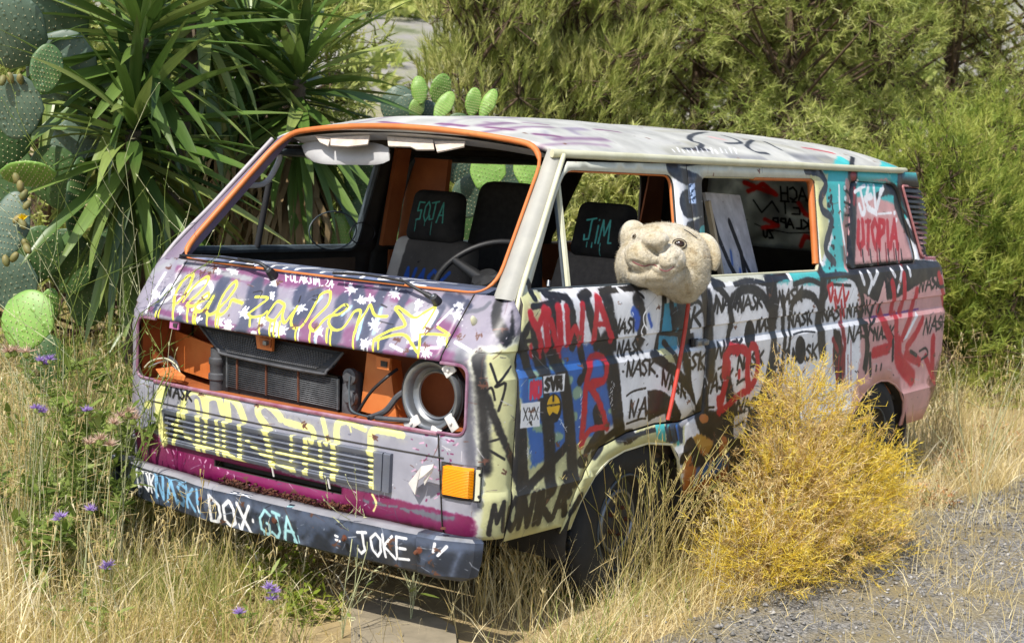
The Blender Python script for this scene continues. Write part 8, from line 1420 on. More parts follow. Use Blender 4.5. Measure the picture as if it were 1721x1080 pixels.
# ---- golden feathery bush
def feathery_bush(seed=51):
    g=np.random.default_rng(seed); c=np.array((1.877,-1.221,0.000)); r=empty('yellow_bush',tuple(c),'feathery golden-yellow dried bush growing against the van flank','bush')
    gold=Batch();dry=Batch();stem=Batch(); SA=[];SB=[]
    mats=[foliage_mat('golden_sprays',['#c6a52e','#ead04a','#f6e06a','#fbf0a4'],.45,.6,3),foliage_mat('tan_sprays',['#a68852','#cfb070','#e4cb90','#f2e6c2'],.35,.7,3)]
    lob=[((-.08,.0,.30),(.34,.19,.29),700,0.42),((.08,.05,.56),(.24,.15,.22),260,.3),((.36,-.05,.33),(.28,.19,.22),520,.9),((-.42,-.03,.15),(.26,.18,.16),300,.75),((.18,-.10,.12),(.42,.22,.15),440,.5),((.30,.02,.60),(.13,.11,.16),90,.5),((.58,-.05,.33),(.11,.11,.12),90,.9),((-.02,.08,.72),(.12,.09,.13),60,.6),((.14,.06,.74),(.08,.08,.10),34,.7)]
    for lc,lr,n,pg in lob:
        lc=np.array(lc);lr=np.array(lr)
        for i in range(n):
            d=g.normal(0,1,3); d/=np.linalg.norm(d); rad=g.uniform(.45,1.05)**.6; p=lc+d*lr*rad*(1+.22*g.normal())
            if p[2]<.02: p[2]=.02+g.random()*.05
            up=d*np.array([1,1,.6])+np.array([0,0,.55])+g.normal(0,.35,3); up/=np.linalg.norm(up); L=g.uniform(.07,.19); base=c+p; m=g.integers(9,17)
            ts=g.uniform(.1,1,m); o=base+up*L*ts[:,None]; dirs=up*.75+g.normal(0,.55,(m,3)); dirs/=np.linalg.norm(dirs,axis=1)[:,None]; l=g.uniform(.018,.045,m)[:,None]; e=o+dirs*l
            b=gold if g.random()<pg else dry
            b.add(*segs_mesh([base],[base+up*L],.0028,.0014)); b.add(*ribbons(o,e,.0034))
            o2=o+dirs*l*.5; d2=dirs+g.normal(0,.6,(m,3)); d2/=np.linalg.norm(d2,axis=1)[:,None]; b.add(*ribbons(o2,o2+d2*l*.6,.0026))
            if i%6==0: SA.append(c+np.array([lc[0]*.35+g.normal(0,.05),g.normal(0,.03),0])); SB.append(base)
    tag(gold.obj('golden_foliage',mats[0],r),kind='stuff'); tag(dry.obj('dry_foliage',mats[1],r),kind='stuff'); tag(arr_mesh('stems',*segs_mesh(SA,SB,.0065,.003),mats[1],r),kind='stuff')
feathery_bush()
# ---- branching weeds with thin stems
def weed(base,h,label,mat,seed,pods=True,leaves=30,spread=.5,group=None,cat='weed',w=.0045):
    g=np.random.default_rng(seed); r=empty('weed_plant',tuple(base),label,cat,group); A=[];B=[];W=[];PA=[];PB=[];LA=[]
    def grow(p,d,L,wd,dep):
        n=4; q=p
        for k in range(n):
            d=d+g.normal(0,.10,3); d[2]+=.04; d/=np.linalg.norm(d); e=q+d*L/n; A.append(q);B.append(e);W.append(wd)
            if dep>0 and g.random()<.75:
                s=d+g.normal(0,spread,3); s[2]=abs(s[2])*.8+.15; s/=np.linalg.norm(s); grow(e,s,L*g.uniform(.35,.62),wd*.62,dep-1)
            elif dep==0 and pods: PA.append(e);PB.append(e+d*.012+g.normal(0,.006,3))
            q=e
    for k in range(g.integers(2,4)): grow(np.array(base,float),np.array([g.normal(0,.18),g.normal(0,.18),1.0]),h*g.uniform(.7,1),w,2)
    A=np.array(A);B=np.array(B);W=np.array(W); b=Batch(); b.add(*segs_mesh(A,B,W,W*.8)); tag(b.obj('stems',mat,r),kind='stuff')
    if PA: tag(arr_mesh('seed_pods',*ribbons(PA,PB,.006),mat,r),kind='stuff')
    if leaves:
        idx=g.integers(0,len(A),leaves); bb=Batch()
        for i in idx:
            if A[i][2]>base[2]+h*.55: continue
            leaf_at(bb,A[i],g,g.uniform(.035,.105))
        if bb.n: tag(bb.obj('leaves',M_weed,r),kind='stuff')
    return r
def leaf_at(b,p,g,L,wf=.32,up=.3):
    d=g.normal(0,1,3); d[2]=d[2]*.5+up; d/=np.linalg.norm(d); s=np.cross(d,[0,0,1.])+g.normal(0,.2,3); s/=np.linalg.norm(s); n=np.cross(s,d); w=L*wf
    V=np.array([p,p+d*L*.35-s*w*.5,p+d*L*.35+s*w*.5,p+d*L*.7-s*w*.38-n*.05*L,p+d*L*.7+s*w*.38-n*.05*L,p+d*L-n*.12*L]); b.add(V,[(0,2,1),(1,2,4),(1,4,3),(3,4,5)])
for i,(p,h,lb) in enumerate((((-0.034,1.128,0.702),.95,'tall pale branching weed at the far left edge of the meadow beside the cactus'),((-0.146,0.830,0.610),.95,'bushy green weed with thin twigs left of the bumper end'),((0.200,1.060,0.489),1.0,'tall spindly weed touching the nose corner of the van'),((-0.362,0.620,0.530),.8,'leafy weed with bare twigs above the pink thistles'),((-0.265,1.057,0.685),.75,'sparse weed standing under the light green cactus pad'),((0.322,1.085,0.675),.85,'dark green weed in the shade behind the bumper end'))):
    weed((p[0],p[1],0),h,lb,M_pale if i in (0,2) else M_weed,60+i,True,110 if i!=0 else 40,.5)
WL=['twiggy green weed behind the pinkish dried thistle','pale twiggy weed in the middle of the thicket left of the nose','short green weed between the light green cactus pad and the thicket','green weed leaning over the left bumper end','pale weed at the left border of the thicket','low green weed in front of the dried thistle heads','pale weed nearest the left picture edge','tall dark green weed against the nose corner of the van','small low weed in the straw beside the purple thistles','tallest weed, deepest inside the thicket below the yucca']
for i,(u,v,h_,hh) in enumerate(((205,700,6.35,1.15),(165,690,6.5,1.25),(135,700,6.3,.9),(212,760,6.25,.8),(100,700,6.5,1.2),(170,760,5.95,.65),(40,740,6.2,.7),(230,640,6.8,1.35),(80,800,5.8,.55),(180,640,6.9,1.4))):
    p=Vector(CAM)+Vector((math.cos(YAW-math.atan((u-860.5)/2632)),math.sin(YAW-math.atan((u-860.5)/2632)),0))*h_
    weed((p.x,p.y,0),hh,WL[i],M_pale if i%3==0 else M_weed,130+i,True,420,.6,'weeds in the thicket left of the van nose','weed',.006)
weed((-0.121,-0.434,-0.000),.42,'thin green branching weed rising in front of the bumper',M_pale,70,True,8,.7)
weed((0.180,-0.498,0.000),.30,'small branching weed with yellow buds on the concrete slab',M_pale,71,True,6,.7)
p=(2.026,-1.208,0.504); weed((p[0],-.99,0),.62,'green stem with twigs rising from the yellow bush against the van flank',M_weed,72,True,20,.45,None,'weed',.006)
p=(3.742,-1.378,0.307); weed((p[0],p[1],0),.75,'single bare stalk right of the rear wheel',M_pale,73,True,0,.3)
# ---- leafy herbs under the bumper
def herb(base,r_,h,n,label,seed,L=(.02,.045)):
    g=np.random.default_rng(seed); r=empty('leafy_herb',tuple(base),label,'herb'); b=Batch(); A=[];B=[]
    for i in range(n):
        a=g.uniform(0,6.28); q=r_*math.sqrt(g.random()); z=h*g.random()*(1-.6*q/r_); p=np.array(base)+np.array([q*math.cos(a),q*math.sin(a),z+.01]); leaf_at(b,p,g,g.uniform(*L),.5,.4)
        if i%6==0: A.append(np.array(base)+np.array([q*math.cos(a)*.3,q*math.sin(a)*.3,0]));B.append(p)
    st=arr_mesh('stems',*segs_mesh(A,B,.004,.002),M_weed,r); tag(st,kind='stuff'); lf=b.obj('leaves',M_herb,r); tag(lf,kind='stuff'); return r
M_herb=foliage_mat('yellow_green_leaves',['#56691f','#788a2c','#99a43d','#b4b35c'],.4,.5,4)
for i,(p,r_,h,n,lb) in enumerate((((0.117,0.088,0.000),.17,.22,420,'yellow-green leafy herb growing under the middle of the bumper'),((0.230,0.437,0.000),.14,.16,240,'low green herb under the DOX lettering of the bumper'),((0.503,1.241,0.000),.15,.16,240,'green herb in the straw below the left bumper end'),((-0.024,-0.193,0.000),.12,.14,200,'small bright herb at the edge of the concrete slab'),((0.780,-0.679,0.000),.14,.16,240,'dark green herb in the shade beside the front tyre'))):
    herb(p,r_,h,n,lb,80+i)
M_herb=foliage_mat('reddish_dry_leaves',['#7d4f30','#a06c42','#c2935f','#d6b585'],.25,.7,4)
for i,(p,r_,h,n,lb) in enumerate((((4.512,-0.942,0.000),.22,.22,420,'reddish-brown withered herb right of the yellow bush'),((5.478,-0.864,0.000),.25,.25,420,'withered brown herb at the gravel edge right of the rear wheel'),((3.656,-1.152,0.000),.16,.14,260,'small rusty herb between the yellow bush and the gravel'),((1.109,-0.414,0.000),.10,.16,160,'withered brown herb just left of the front tyre'))): herb(p,r_,h,n,lb,140+i,(.012,.03))
# ---- thistles
M_purple=foliage_mat('purple_petals',['#8a68b0','#a88cc8','#c4b0de'],.3,.6,9); M_puff=foliage_mat('dry_thistle_down',['#a98a72','#c9ac96','#ddc9b6'],.3,.8,9)
def thistle(base,heads,label,mat,seed,cat,group=None,rad=.02):
    g=np.random.default_rng(seed); r=empty('thistle_plant',tuple(base),label,cat,group); A=[];B=[]
    for hp in heads:
        hp=np.array(hp); p0=np.array(base)+np.array([g.normal(0,.02),g.normal(0,.02),0]); m=(p0+hp)/2+np.array([g.normal(0,.03),g.normal(0,.03),0]); A+=[p0,m];B+=[m,hp]
        n=46; d=g.normal(0,1,(n,3)); d[:,2]=np.abs(d[:,2])*.9+.1; d/=np.linalg.norm(d,axis=1)[:,None]; b=Batch(); b.add(*ribbons(np.repeat(hp[None],n,0),hp+d*rad*g.uniform(.7,1.25,(n,1)),.007)); o=b.obj('flower_head',mat,r)
        bm=bmesh.new(); bmesh.ops.create_icosphere(bm,subdivisions=1,radius=rad*.42); 
        for v in bm.verts: v.co+=Vector(hp)-Vector((0,0,rad*.25))
        bm_obj('calyx',bm,M_weed,o)
    tag(arr_mesh('stems',*segs_mesh(A,B,.004,.003),M_pale,r),kind='stuff')
    b=Batch(); 
    for i in range(16): leaf_at(b,np.array(base)+np.array([g.normal(0,.03),g.normal(0,.03),g.uniform(.02,.15)]),g,g.uniform(.05,.10),.22)
    tag(b.obj('leaves',M_weed,r),kind='stuff')
TH=[((-0.485,0.721,0.531),[(-0.501,0.734,0.870),(-0.488,0.698,0.878),(-0.476,0.739,0.855)],'purple thistle standing highest at the left, near the light green cactus pad'),((-0.678,0.491,0.465),[(-0.695,0.504,0.747),(-0.682,0.494,0.735)],'purple thistle in the left meadow beside the pale thistle heads'),((-0.648,0.272,0.331),[(-0.646,0.271,0.421)],'single purple flower in the straw left of the bumper end'),((-0.763,0.042,0.234),[(-0.762,0.041,0.294),(-0.770,0.048,0.284)],'low purple flower in the straw at the lower left'),
 ((-0.070,-0.045,0.000),[(-0.527,-0.462,0.274),(-0.516,-0.473,0.262),(-0.521,-0.468,0.238)],'purple mallow flowers in front of the yellow-green herb'),((-0.301,-0.109,0.000),[(-0.627,-0.430,0.205)],'lowest purple flower in the straw before the bumper'),((-0.747,0.290,0.304),[(-0.752,0.294,0.411),(-0.759,0.300,0.399)],'small purple flower pair at the left in the dry grass'),((-0.427,0.544,0.551),[(-0.436,0.551,0.704)],'purple thistle head among the leafy weeds by the bumper')]
for i,(b_,hs,lb) in enumerate(TH): thistle((b_[0],b_[1],0),hs,lb,M_purple,90+i,'thistle','purple flowers in the meadow',.027)
PU=[((-0.498,0.859,0.601),[(-0.529,0.882,0.886),(-0.512,0.870,0.890),(-0.479,0.844,0.886)],'dried thistle with tan heads at the left picture edge under the cactus'),((-0.379,0.437,0.495),[(-0.380,0.437,0.693),(-0.358,0.418,0.710),(-0.428,0.413,0.675),(-0.345,0.407,0.684)],'dried thistle with a bunch of pinkish heads beside the bumper end'),((-0.539,0.377,0.506),[(-0.557,0.392,0.623),(-0.529,0.368,0.638),(-0.503,0.345,0.617)],'dried thistle with low tan heads left of the bumper end')]
for i,(b_,hs,lb) in enumerate(PU): thistle((b_[0],b_[1],0),hs,lb,M_puff,110+i,'thistle','dried thistles by the bumper',.036)
# ---- prickly pears
M_pad=[]
for nm,c1,c2,c3 in (('pad_green','#2f4826','#425f31','#5f7a40'),('pad_grey','#3c4f40','#4f6352','#697c68'),('pad_light','#648a3a','#7ba048','#98b462')):
    m,nt,b=new_mat(nm); n=noise_node(nt,5,5,.6); r_1=ramp(nt,n.outputs[0],[(.3,srgb(c1)),(.55,srgb(c2)),(.8,srgb(c3))]); vo=nd(nt,'TexVoronoi'); vo.inputs['Scale'].default_value=24; tc=nd(nt,'TexCoord'); nt.links.new(tc.outputs['Object'],vo.inputs['Vector'])
    sp=ramp(nt,vo.outputs['Distance'],[(.06,(1,1,1)),(.11,(0,0,0))]); nt.links.new(mixc(nt,sp.outputs[0],r_1.outputs[0],srgb('#4c5233')),b.inputs['Base Color']); b.inputs['Roughness'].default_value=.48
    hr=ramp(nt,vo.outputs['Distance'],[(.0,(1,1,1)),(.3,(0,0,0))]); bump(nt,b,hr.outputs[0],.6,.006); M_pad.append(m)
M_fruit=mat_mottle('cactus_fruit','#5f6436','#8a7a48',20,.6,0,.2,.002,'#a06a48'); M_areole=mat_mottle('spine_cushion','#b9a878','#d6cba4',20,.8)
def pad(parent,c,rx,ry,rot,yaw,tilt,mi,g):
    """flattened pear-shaped pad with rows of spine cushions"""
    bm=bmesh.new(); bmesh.ops.create_uvsphere(bm,u_segments=28,v_segments=14,radius=1); th=.013+.03*rx; bend=g.normal(0,.06)
    M_=Matrix.Translation(Vector(c))@Matrix.Rotation(yaw,4,'Z')@Matrix.Rotation(tilt,4,'X')@Matrix.Rotation(rot,4,'Y')
    for v in bm.verts:
        x,y,z=v.co; k=1-.22*max(0,-z)-.03*z; e=1+.03*math.sin(9*z+2*x); v.co=M_@Vector((x*rx*k*e,y*th*(1+.15*math.sin(4*z))+bend*(x*x+z*z)*rx*.8+.004*mnoise.noise(Vector((x*3,z*3,c[0]))),z*ry))
    o=bm_obj('pad',bm,M_pad[mi],parent,True)
    V=[];F=[]
    for i in range(-4,5):
        for j in range(-5,6):
            x=(i+(j%2)*.5)*.21;z=j*.175
            if x*x+z*z>.86: continue
            k=1-.22*max(0,-z)-.03*z
            for sgn in (-1,1):
                yy=sgn*th*math.sqrt(max(0,1-x*x-z*z))+bend*(x*x+z*z)*rx*.8; q=M_@Vector((x*rx*k,yy,z*ry)); nrm=(M_.to_3x3()@Vector((0,sgn,0))); s=.0035; oo=len(V); a=nrm.orthogonal().normalized(); b2=nrm.cross(a)
                V+=[q+a*s,q-a*.5*s+b2*.87*s,q-a*.5*s-b2*.87*s,q+nrm*.010]; F+=[(oo,oo+1,oo+3),(oo+1,oo+2,oo+3),(oo+2,oo,oo+3)]
    tag(arr_mesh('spines',V,F,M_areole,o),kind='stuff'); return o,M_
def fruit(parent,p,g,flower=False):
    bm=bmesh.new(); bmesh.ops.create_uvsphere(bm,u_segments=10,v_segments=7,radius=1); d=Vector((g.normal(0,.4),g.normal(0,.4),1)).normalized().to_track_quat('Z','Y').to_matrix().to_4x4()
    for v in bm.verts: v.co=Matrix.Translation(Vector(p))@d@Vector((v.co.x*.017,v.co.y*.017,v.co.z*.028))
    o=bm_obj('fruit',bm,M_fruit,parent,True)
    if flower: 
        n=22; dd=g.normal(0,1,(n,3)); dd[:,2]=np.abs(dd[:,2])+.5; dd/=np.linalg.norm(dd,axis=1)[:,None]; q=np.array(p)+np.array([0,0,.02]); arr_mesh('blossom',*ribbons(np.repeat(q[None],n,0),q+dd*.03,.014),foliage_mat('yellow_petals',['#d8b400','#f2d21c'],.3),o)
def cactus(base,pads,fruits,label,seed):
    g=np.random.default_rng(seed); r=empty('prickly_pear',tuple(base),label,'cactus')
    for c,rx,ry,rot,yaw,tilt,mi in pads: pad(r,c,rx,ry,R(rot),R(yaw),R(tilt),mi,g)
    for p in fruits: fruit(r,p,g,len(fruits)>3 and p is fruits[-1])
    # woody lower stem
    top=min(pads,key=lambda q:q[0][2])[0]; bm=bmesh.new(); add_tube(bm,smooth_path([base,((base[0]+top[0])/2+.05,(base[1]+top[1])/2,top[2]*.5),top],5),.07,9); bm_obj('trunk',bm,mat_mottle('cactus_bark','#4d4434','#6e624c',9,.9),r,True)
VY=-52
cactus((2.594,4.679,-0.000),[((0.681,2.474,2.152),.16,.19,10,VY,20,1),((1.026,2.586,2.257),.17,.20,-20,VY,25,1),((0.494,1.987,1.974),.075,.115,8,VY+15,-5,0),((0.456,2.143,1.796),.125,.15,0,VY,8,1),((0.915,2.418,2.000),.17,.20,35,VY,5,1),((0.602,2.409,1.641),.12,.15,20,VY+30,0,0),
 ((0.378,1.950,1.500),.13,.09,-10,VY,50,2),((0.260,1.915,1.273),.085,.155,8,VY,-12,1),((0.859,2.206,1.385),.06,.20,14,VY+50,-8,0),((0.913,2.420,1.461),.14,.17,-20,VY,10,0),((0.717,2.320,1.090),.13,.16,30,VY+10,10,0),((0.259,1.790,0.861),.125,.14,12,VY-10,-14,2),((0.409,1.862,0.866),.06,.13,18,VY+35,0,2),((0.963,2.379,1.049),.13,.17,-10,VY,5,0),((0.632,2.386,0.957),.13,.16,-15,VY,5,1),((1.108,2.389,0.862),.12,.16,10,VY,5,0),((0.695,2.210,0.582),.12,.15,-15,VY,0,0),((1.178,2.591,1.608),.14,.18,15,VY,0,1),((0.967,2.886,1.436),.15,.2,5,VY,0,0),((1.389,2.544,1.085),.13,.18,0,VY,0,0)],
 [(0.375,2.142,1.912),(0.401,2.122,1.925),(0.436,2.096,1.923),(0.308,1.942,1.478),(0.290,1.892,1.446),(0.302,1.883,1.410),(0.313,1.875,1.363),(0.253,1.857,1.304),(0.283,1.835,1.194),(0.216,1.886,1.118),(0.244,1.865,1.135),(0.256,1.792,1.177),(0.251,1.821,1.285)],'prickly pear with many pads and small fruits at the left picture edge',201)
cactus((3.734,1.907,0.557),[((3.342,2.091,2.046),.052,.09,-8,VY,-10,2),((3.657,2.176,2.070),.07,.10,12,VY+20,10,2),((3.278,1.849,1.956),.05,.10,28,VY,-15,2),((3.334,2.101,1.938),.05,.07,20,VY+20,0,2),((3.462,1.771,1.989),.05,.09,8,VY+10,-5,2),((3.515,1.699,1.987),.045,.10,22,VY-5,-15,2),((3.546,2.316,1.912),.12,.12,-25,VY,10,1),((3.450,2.116,1.892),.10,.10,0,VY,5,1),((3.571,2.444,1.954),.11,.13,12,VY,0,1),
 ((3.527,1.683,1.592),.11,.14,10,VY,-10,2),((3.775,1.679,1.560),.10,.15,-12,VY,0,1),((3.588,1.422,1.624),.10,.13,5,VY,-10,2),((3.762,2.038,1.578),.12,.12,-20,VY,8,1),((3.629,1.882,1.419),.12,.14,15,VY,8,1),((3.966,1.754,1.354),.13,.16,0,VY,0,0),((3.860,1.904,1.269),.13,.17,-10,VY,5,0),((4.040,1.646,1.361),.13,.17,10,VY,5,0),((3.775,2.021,1.148),.13,.17,0,VY,5,0),((3.932,1.803,1.049),.13,.17,10,VY,5,0),((3.734,2.076,1.781),.12,.15,0,VY,5,0),((3.807,1.806,1.776),.12,.14,15,VY,0,1)],
 [(3.251,2.360,2.113),(3.391,1.866,1.848)],'prickly pear whose bright pads rise above the van roof',202)
cactus((2.905,1.994,0.603),[((2.688,1.942,1.512),.12,.17,-12,VY,0,0),((2.839,1.917,1.413),.12,.20,12,VY,5,1),((2.593,1.899,1.245),.12,.17,15,VY,-8,0),((2.758,1.858,1.178),.12,.17,-12,VY,-10,0),((2.457,1.903,1.213),.075,.11,0,VY,-5,2),((2.876,2.029,1.648),.12,.15,8,VY,5,0),((3.033,1.997,1.198),.12,.17,8,VY,5,0),((2.778,1.990,0.994),.12,.17,0,VY,0,0),((2.941,1.951,0.922),.12,.17,10,VY,0,0)],[],'dark prickly pear seen through the far door window of the van',203)
# ---- yuccas
def leaf_mesh(L,W,droop,seed):
    g=np.random.default_rng(seed); n=9; V=[];F=[]
    for i in range(n+1):
        t=i/n; w=W*.5*(.55+.45*math.sin(min(1,t/.42)*math.pi/2))*(1-max(0,(t-.42)/.58)**1.7); z=-droop*L*t**2.4; x=L*t*(1-.12*droop*t)
        V+=[(x,-w,z+.30*w),(x,0,z),(x,w,z+.30*w)]
    for i in range(n):
        a=3*i; F+=[(a,a+1,a+4,a+3),(a+1,a+2,a+5,a+4)]
    me=bpy.data.meshes.new('leaf'); me.from_pydata(V,[],F)
    for p in me.polygons: p.use_smooth=True
    return me
m,nt,b=new_mat('yucca_leaf'); oi=nd(nt,'ObjectInfo'); tc=nd(nt,'TexCoord'); mp=nd(nt,'Mapping'); mp.inputs['Scale'].default_value=(1,26,1); nt.links.new(tc.outputs['Object'],mp.inputs[0]); n1=noise_node(nt,5,3,.5,mp.outputs[0])
c_=ramp(nt,oi.outputs['Random'],[(.0,srgb('#3c5226')),(.35,srgb('#54702f')),(.7,srgb('#6d8640')),(1,srgb('#8f9a55'))]); sx_=nd(nt,'SeparateXYZ'); nt.links.new(tc.outputs['Object'],sx_.inputs[0]); tp=ramp(nt,sx_.outputs[0],[(.50,(0,0,0)),(.80,(.25,.25,.25)),(.86,(1,1,1))]); c_t=mixc(nt,tp.outputs[0],c_.outputs[0],srgb('#8f7c4e'))
sh=ramp(nt,n1.outputs[0],[(.3,(.8,.8,.8)),(.7,(1.12,1.12,1.12))]); col=mixc(nt,1,c_t,sh.outputs[0],'MULTIPLY'); nt.links.new(col,b.inputs['Base Color']); b.inputs['Roughness'].default_value=.36; b.inputs['Specular IOR Level'].default_value=.5
tr=nd(nt,'BsdfTranslucent'); nt.links.new(col,tr.inputs[0]); mx=nd(nt,'MixShader'); mx.inputs[0].default_value=.2; nt.links.new(b.outputs[0],mx.inputs[1]); nt.links.new(tr.outputs[0],mx.inputs[2]); nt.links.new(mx.outputs[0],nt.nodes['Material Output'].inputs[0]); M_yucca=m
LEAVES=[leaf_mesh(L,W,d,i) for i,(L,W,d) in enumerate(((.70,.076,.04),(.78,.070,.12),(.66,.078,.24),(.80,.068,.08),(.56,.064,.38),(.72,.072,.16)))]
for me in LEAVES: me.materials.append(M_yucca)
M_dead=foliage_mat('dead_yucca_leaves',['#5d4a33','#8a7350','#ab9670','#c4b28c'],.2,.8,3); M_ybark=mat_mottle('yucca_bark','#4a4034','#6f6250',12,.95,0,.6,.01)
def yucca(base,heads,label,seed):
    g=np.random.default_rng(seed); r=empty('yucca_tree',tuple(base),label,'yucca'); root=Vector(base)
    for hi_,(hc,n,down,dead) in enumerate(heads):
        hc=Vector(hc); path=smooth_path([base,(base[0]*.7+hc.x*.3,base[1]*.7+hc.y*.3,hc.z*.4),(hc.x,hc.y,hc.z-.16)],6); bm=bmesh.new(); add_tube(bm,path,[.09-.055*i/len(path) for i in range(len(path))],10); bm_obj('trunk',bm,M_ybark,r,True)
        for i in range(n):
            t=i/n; z=hc.z-down*t-.04; el=R(80-158*t**.75+g.normal(0,9)); az=i*2.39996+g.normal(0,.2); d=Vector((math.cos(el)*math.cos(az),math.cos(el)*math.sin(az),math.sin(el)))
            o=bpy.data.objects.new('leaf',LEAVES[g.integers(0,6)]); COLL.objects.link(o); o.parent=r
            side=d.cross(Vector((0,0,1))).normalized(); up=side.cross(d).normalized(); k=g.uniform(.72,1.12)*(.75 if t<.08 else 1)
            Mt=Matrix(((d.x,side.x,up.x,0),(d.y,side.y,up.y,0),(d.z,side.z,up.z,0),(0,0,0,1)))@Matrix.Rotation(g.normal(0,.35),4,'X')
            o.matrix_local=Matrix.Translation(Vector((hc.x,hc.y,z))-root+d*.04)@Mt@Matrix.Diagonal((k,k,k,1))
        if dead:
            bb=Batch()
            for i in range(dead):
                a=g.uniform(0,6.28); z=hc.z-down-g.uniform(0,.7); L=g.uniform(.45,.8); p=np.array([hc.x,hc.y,z]); o=np.array([math.cos(a),math.sin(a),0]); p0=p+o*.06; p1=p0+o*g.uniform(.10,.26)+np.array([0,0,-L*.45]); p2=p1+o*g.normal(.02,.05)+np.array([g.normal(0,.03),g.normal(0,.03),-L*.55]); s=np.cross(o,[0,0,1.])*g.uniform(.010,.022)
                bb.add(np.array([p0-s,p0+s,p1-s*1.1,p1+s*1.1,p2]),[(0,1,3),(0,3,2),(2,3,4)])
            tag(bb.obj('dead_leaves',M_dead,r),kind='stuff')
yucca((1.369,2.294,0.547),[((1.242,2.207,2.335),125,.42,0),((1.090,2.074,1.874),115,.45,0),((1.766,2.337,2.606),60,.4,0)],'large yucca with long drooping sword leaves left of the van',301)
yucca((2.395,2.270,0.468),[((2.358,2.163,2.205),130,.5,300),((2.376,2.578,2.387),110,.45,160)],'yucca behind the windscreen with dead leaves hanging below its crown',302)
yucca((2.698,3.104,0.344),[((2.519,2.999,2.088),110,.6,120),((1.724,3.436,2.493),95,.5,0),((2.108,2.839,1.523),90,.5,40)],'shaded yucca standing between the two larger yuccas',303)
# ---- pines and brooms behind
M_bark=mat_mottle('pine_bark','#4a3c30','#75604c',10,.95,0,.6,.02)
PINE=[foliage_mat('pine_needles',['#6a7a3c','#95a250','#b9bd6c','#d6d298'],.38,.5,4.5,.3,.30,.95),foliage_mat('pine_needles_pale',['#76843f','#a0aa58','#c3c277','#dbd6a0'],.38,.5,4.5,.3,.30,.95),foliage_mat('broom_green',['#5f7430','#83953e','#a6ad50','#c6c272'],.42,.5,5,.3,.3,.9)]
def conifer(name,base,H,rad,nclump,per,mat,label,cat,seed,upright=.5,nl=.10,nw=.008,lowf=.0,group=None,ntuft=16):
    g=np.random.default_rng(seed); r=empty(name,tuple(base),label,cat,group); base=np.array(base,float); tips=[]; A=[];B=[];W=[]
    for i in range(nclump):
        t=g.random()**.85; z=H*(lowf+(1-lowf)*t); rr_=rad*(1-.72*((z/H-.25)/.75 if z/H>.25 else 0))*math.sqrt(g.uniform(.15,1)); a=g.uniform(0,6.28); c=base+np.array([rr_*math.cos(a),rr_*math.sin(a),z]); A.append(base+np.array([g.normal(0,.05),g.normal(0,.05),max(.1,z-.45*rr_-.2)]));B.append(c);W.append(.045); tips.append(c)
    b=Batch(); O=[];E=[]
    for c in tips:
        cr=g.uniform(.26,.50)*(.8 if upright<.8 else .9); outd=c-base-np.array([0,0,H*.45]); outd/=np.linalg.norm(outd)+1e-6; m=per
        p=g.normal(0,1,(m,3)); p/=np.linalg.norm(p,axis=1)[:,None]; p=c+p*cr*np.array([1,1,.7])*g.uniform(.35,1,(m,1))**.5
        d=(p-c)/cr*.6+outd*.35+np.array([0,0,upright])+g.normal(0,.25,(m,3)); d/=np.linalg.norm(d,axis=1)[:,None]
        tl=g.uniform(.10,.22,(m,1)); k=ntuft
        tt=g.uniform(.0,1,(m,k,1)); o=p[:,None]+d[:,None]*tl[:,None]*tt; nd_=d[:,None]*(.7+.6*upright)+g.normal(0,.6 if upright<.8 else .38,(m,k,3)); nd_/=np.linalg.norm(nd_,axis=2)[...,None]; e=o+nd_*nl*g.uniform(.6,1.1,(m,k,1)); O.append(o.reshape(-1,3));E.append(e.reshape(-1,3))
        sel=g.random(m)<.35; A+=list(np.repeat(c[None],sel.sum(),0));B+=list(p[sel]);W+=[.014]*int(sel.sum())
    b.add(*ribbons(np.concatenate(O),np.concatenate(E),nw)); cr_o=tag(b.obj('crown',mat,r),kind='stuff')
    tr=Batch(); tr.add(*segs_mesh(A,B,np.array(W),np.array(W)*.5)); tag(tr.obj('branches',M_bark,r),kind='stuff')
    tube('trunk',smooth_path([tuple(base),tuple(base+np.array([.08,.05,H*.5])),tuple(base+np.array([0,.1,H*.96]))],5),[.13-.011*i for i in range(11)],M_bark,r,8)
    return r
g0='pines on the slope behind the van'
for i,(u,h,H,rad,mi,lb) in enumerate(((1000,15.5,5.2,2.0,0,'pine directly above the middle of the van roof'),(1150,16.5,5.6,2.2,0,'broad pine above the bear head'),(1300,15.5,5.2,2.1,0,'pine above the second side window'),(1440,17,5.6,2.2,0,'pine behind the rear corner of the roof'),(1570,17.5,5.6,2.2,0,'pine above the bright green broom bush'),(1700,18,5.8,2.3,1,'pine at the right picture edge'),(985,17.5,5.6,1.6,1,'paler pine left of the roof centre'),(1090,21,6.6,2.6,1,'far pine in the gap above the roof graffiti'),(1380,22,6.8,2.6,1,'far pine between the two rear pines'),(1640,23,7,2.8,0,'far pine behind the right edge pine'),(1230,20.5,6.6,2.5,0,'tall far pine above the side windows'))):
    p=Vector(CAM)+Vector((math.cos(YAW-math.atan((u-860.5)/2632)),math.sin(YAW-math.atan((u-860.5)/2632)),0))*h
    far=h>19; conifer('pine_tree',(p.x,p.y,0),H,rad,105 if not far else 80,30,PINE[mi],lb,'pine tree',400+i,.25,.12,.0095 if not far else .013,.02,g0,20)
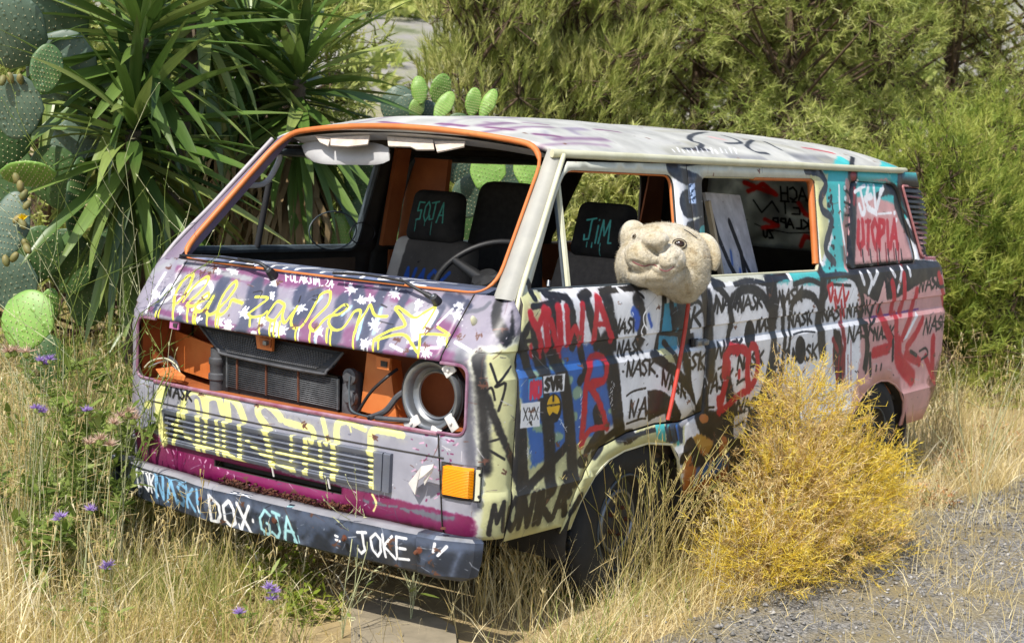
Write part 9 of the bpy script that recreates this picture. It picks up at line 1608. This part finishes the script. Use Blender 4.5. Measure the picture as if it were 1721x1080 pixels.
for i,(u,h,H,rad,lb) in enumerate(((775,13.5,4.4,.6,'pale brushy pine sapling left of the roof, in front of the rocky slope'),(860,14.2,4.6,.9,'brushy pine sapling above the bright cactus pads'),(930,14.6,4.2,1.2,'brushy sapling above the front of the roof'),(690,17,1.7,1.0,'low bush under the rocky slope'))):
    a=YAW-math.atan((u-860.5)/2632); p=Vector(CAM)+Vector((math.cos(a),math.sin(a),0))*h; conifer('pine_sapling',(p.x,p.y,0),H,rad,70,30,PINE[1],lb,'sapling',440+i,1.1,.14,.010,.0,'brushy saplings behind the van')
for i,(u,h,H,rad,lb) in enumerate(((1545,12.3,1.95,.6,'bright green broom bush behind the tail of the van'),(1610,12.8,1.75,.6,'broom bush right of the tail with feathery tips'),(1690,12.6,1.25,.6,'low broom bush at the right picture edge'),(1500,13.2,1.55,.45,'broom bush half hidden by the rear corner of the roof'),(1650,14.5,2.2,.7,'broom bush farthest back, behind the others at the right'))):
    a=YAW-math.atan((u-860.5)/2632); p=Vector(CAM)+Vector((math.cos(a),math.sin(a),0))*h; conifer('broom_bush',(p.x,p.y,0),H,rad,52,26,PINE[2],lb,'bush',460+i,.75,.11,.009,.0,'broom bushes right of the van')
for i,(u,h,H,rad,lb) in enumerate(((60,11.5,4.2,1.6,'dark bush behind the left prickly pear'),(230,12,4.6,1.8,'dark bush behind the large yucca'),(400,12.5,4.2,1.2,'dark bush behind the dead yucca leaves'),(575,13,1.5,.9,'low bush left of the rocky gap'),(820,11.5,1.5,1.2,'low green bush seen through the van windows'),(1000,12,1.6,1.2,'low green bush seen through the driver window'))):
    a=YAW-math.atan((u-860.5)/2632); p=Vector(CAM)+Vector((math.cos(a),math.sin(a),0))*h; conifer('leafy_bush',(p.x,p.y,0),H,rad,70,26,PINE[0 if i<3 else 1],lb,'bush',480+i,.4,.12,.018,.0,'bushes behind the yuccas and the van')
# scrub dots on the far hillside
g=np.random.default_rng(77); b=Batch()
for i in range(420):
    t=g.uniform(.35,1.05); rr_=g.uniform(40,220); x=CAM[0]+rr_*math.cos(t); y=CAM[1]+rr_*math.sin(t); x2=x-(CAM[0]+3.5);y2=y-(CAM[1]+2.2); r0=math.hypot(x2,y2); z=((r0-24)*.17+(r0-24)**1.2*.03)*(1+.25*mnoise.noise(Vector((x*.02,y*.02,0)))+.10*mnoise.noise(Vector((x*.09,y*.09,4))))
    s=g.uniform(.5,1.6); m=70; p=g.normal(0,1,(m,3)); p/=np.linalg.norm(p,axis=1)[:,None]; p[:,2]=np.abs(p[:,2]); q=np.array([x,y,z])+p*s*g.uniform(.4,1,(m,1)); b.add(*ribbons(q,q+p*s*.4+g.normal(0,.2*s,(m,3)),.3*s))
tag(b.obj('hillside_scrub',PINE[0]),kind='stuff')
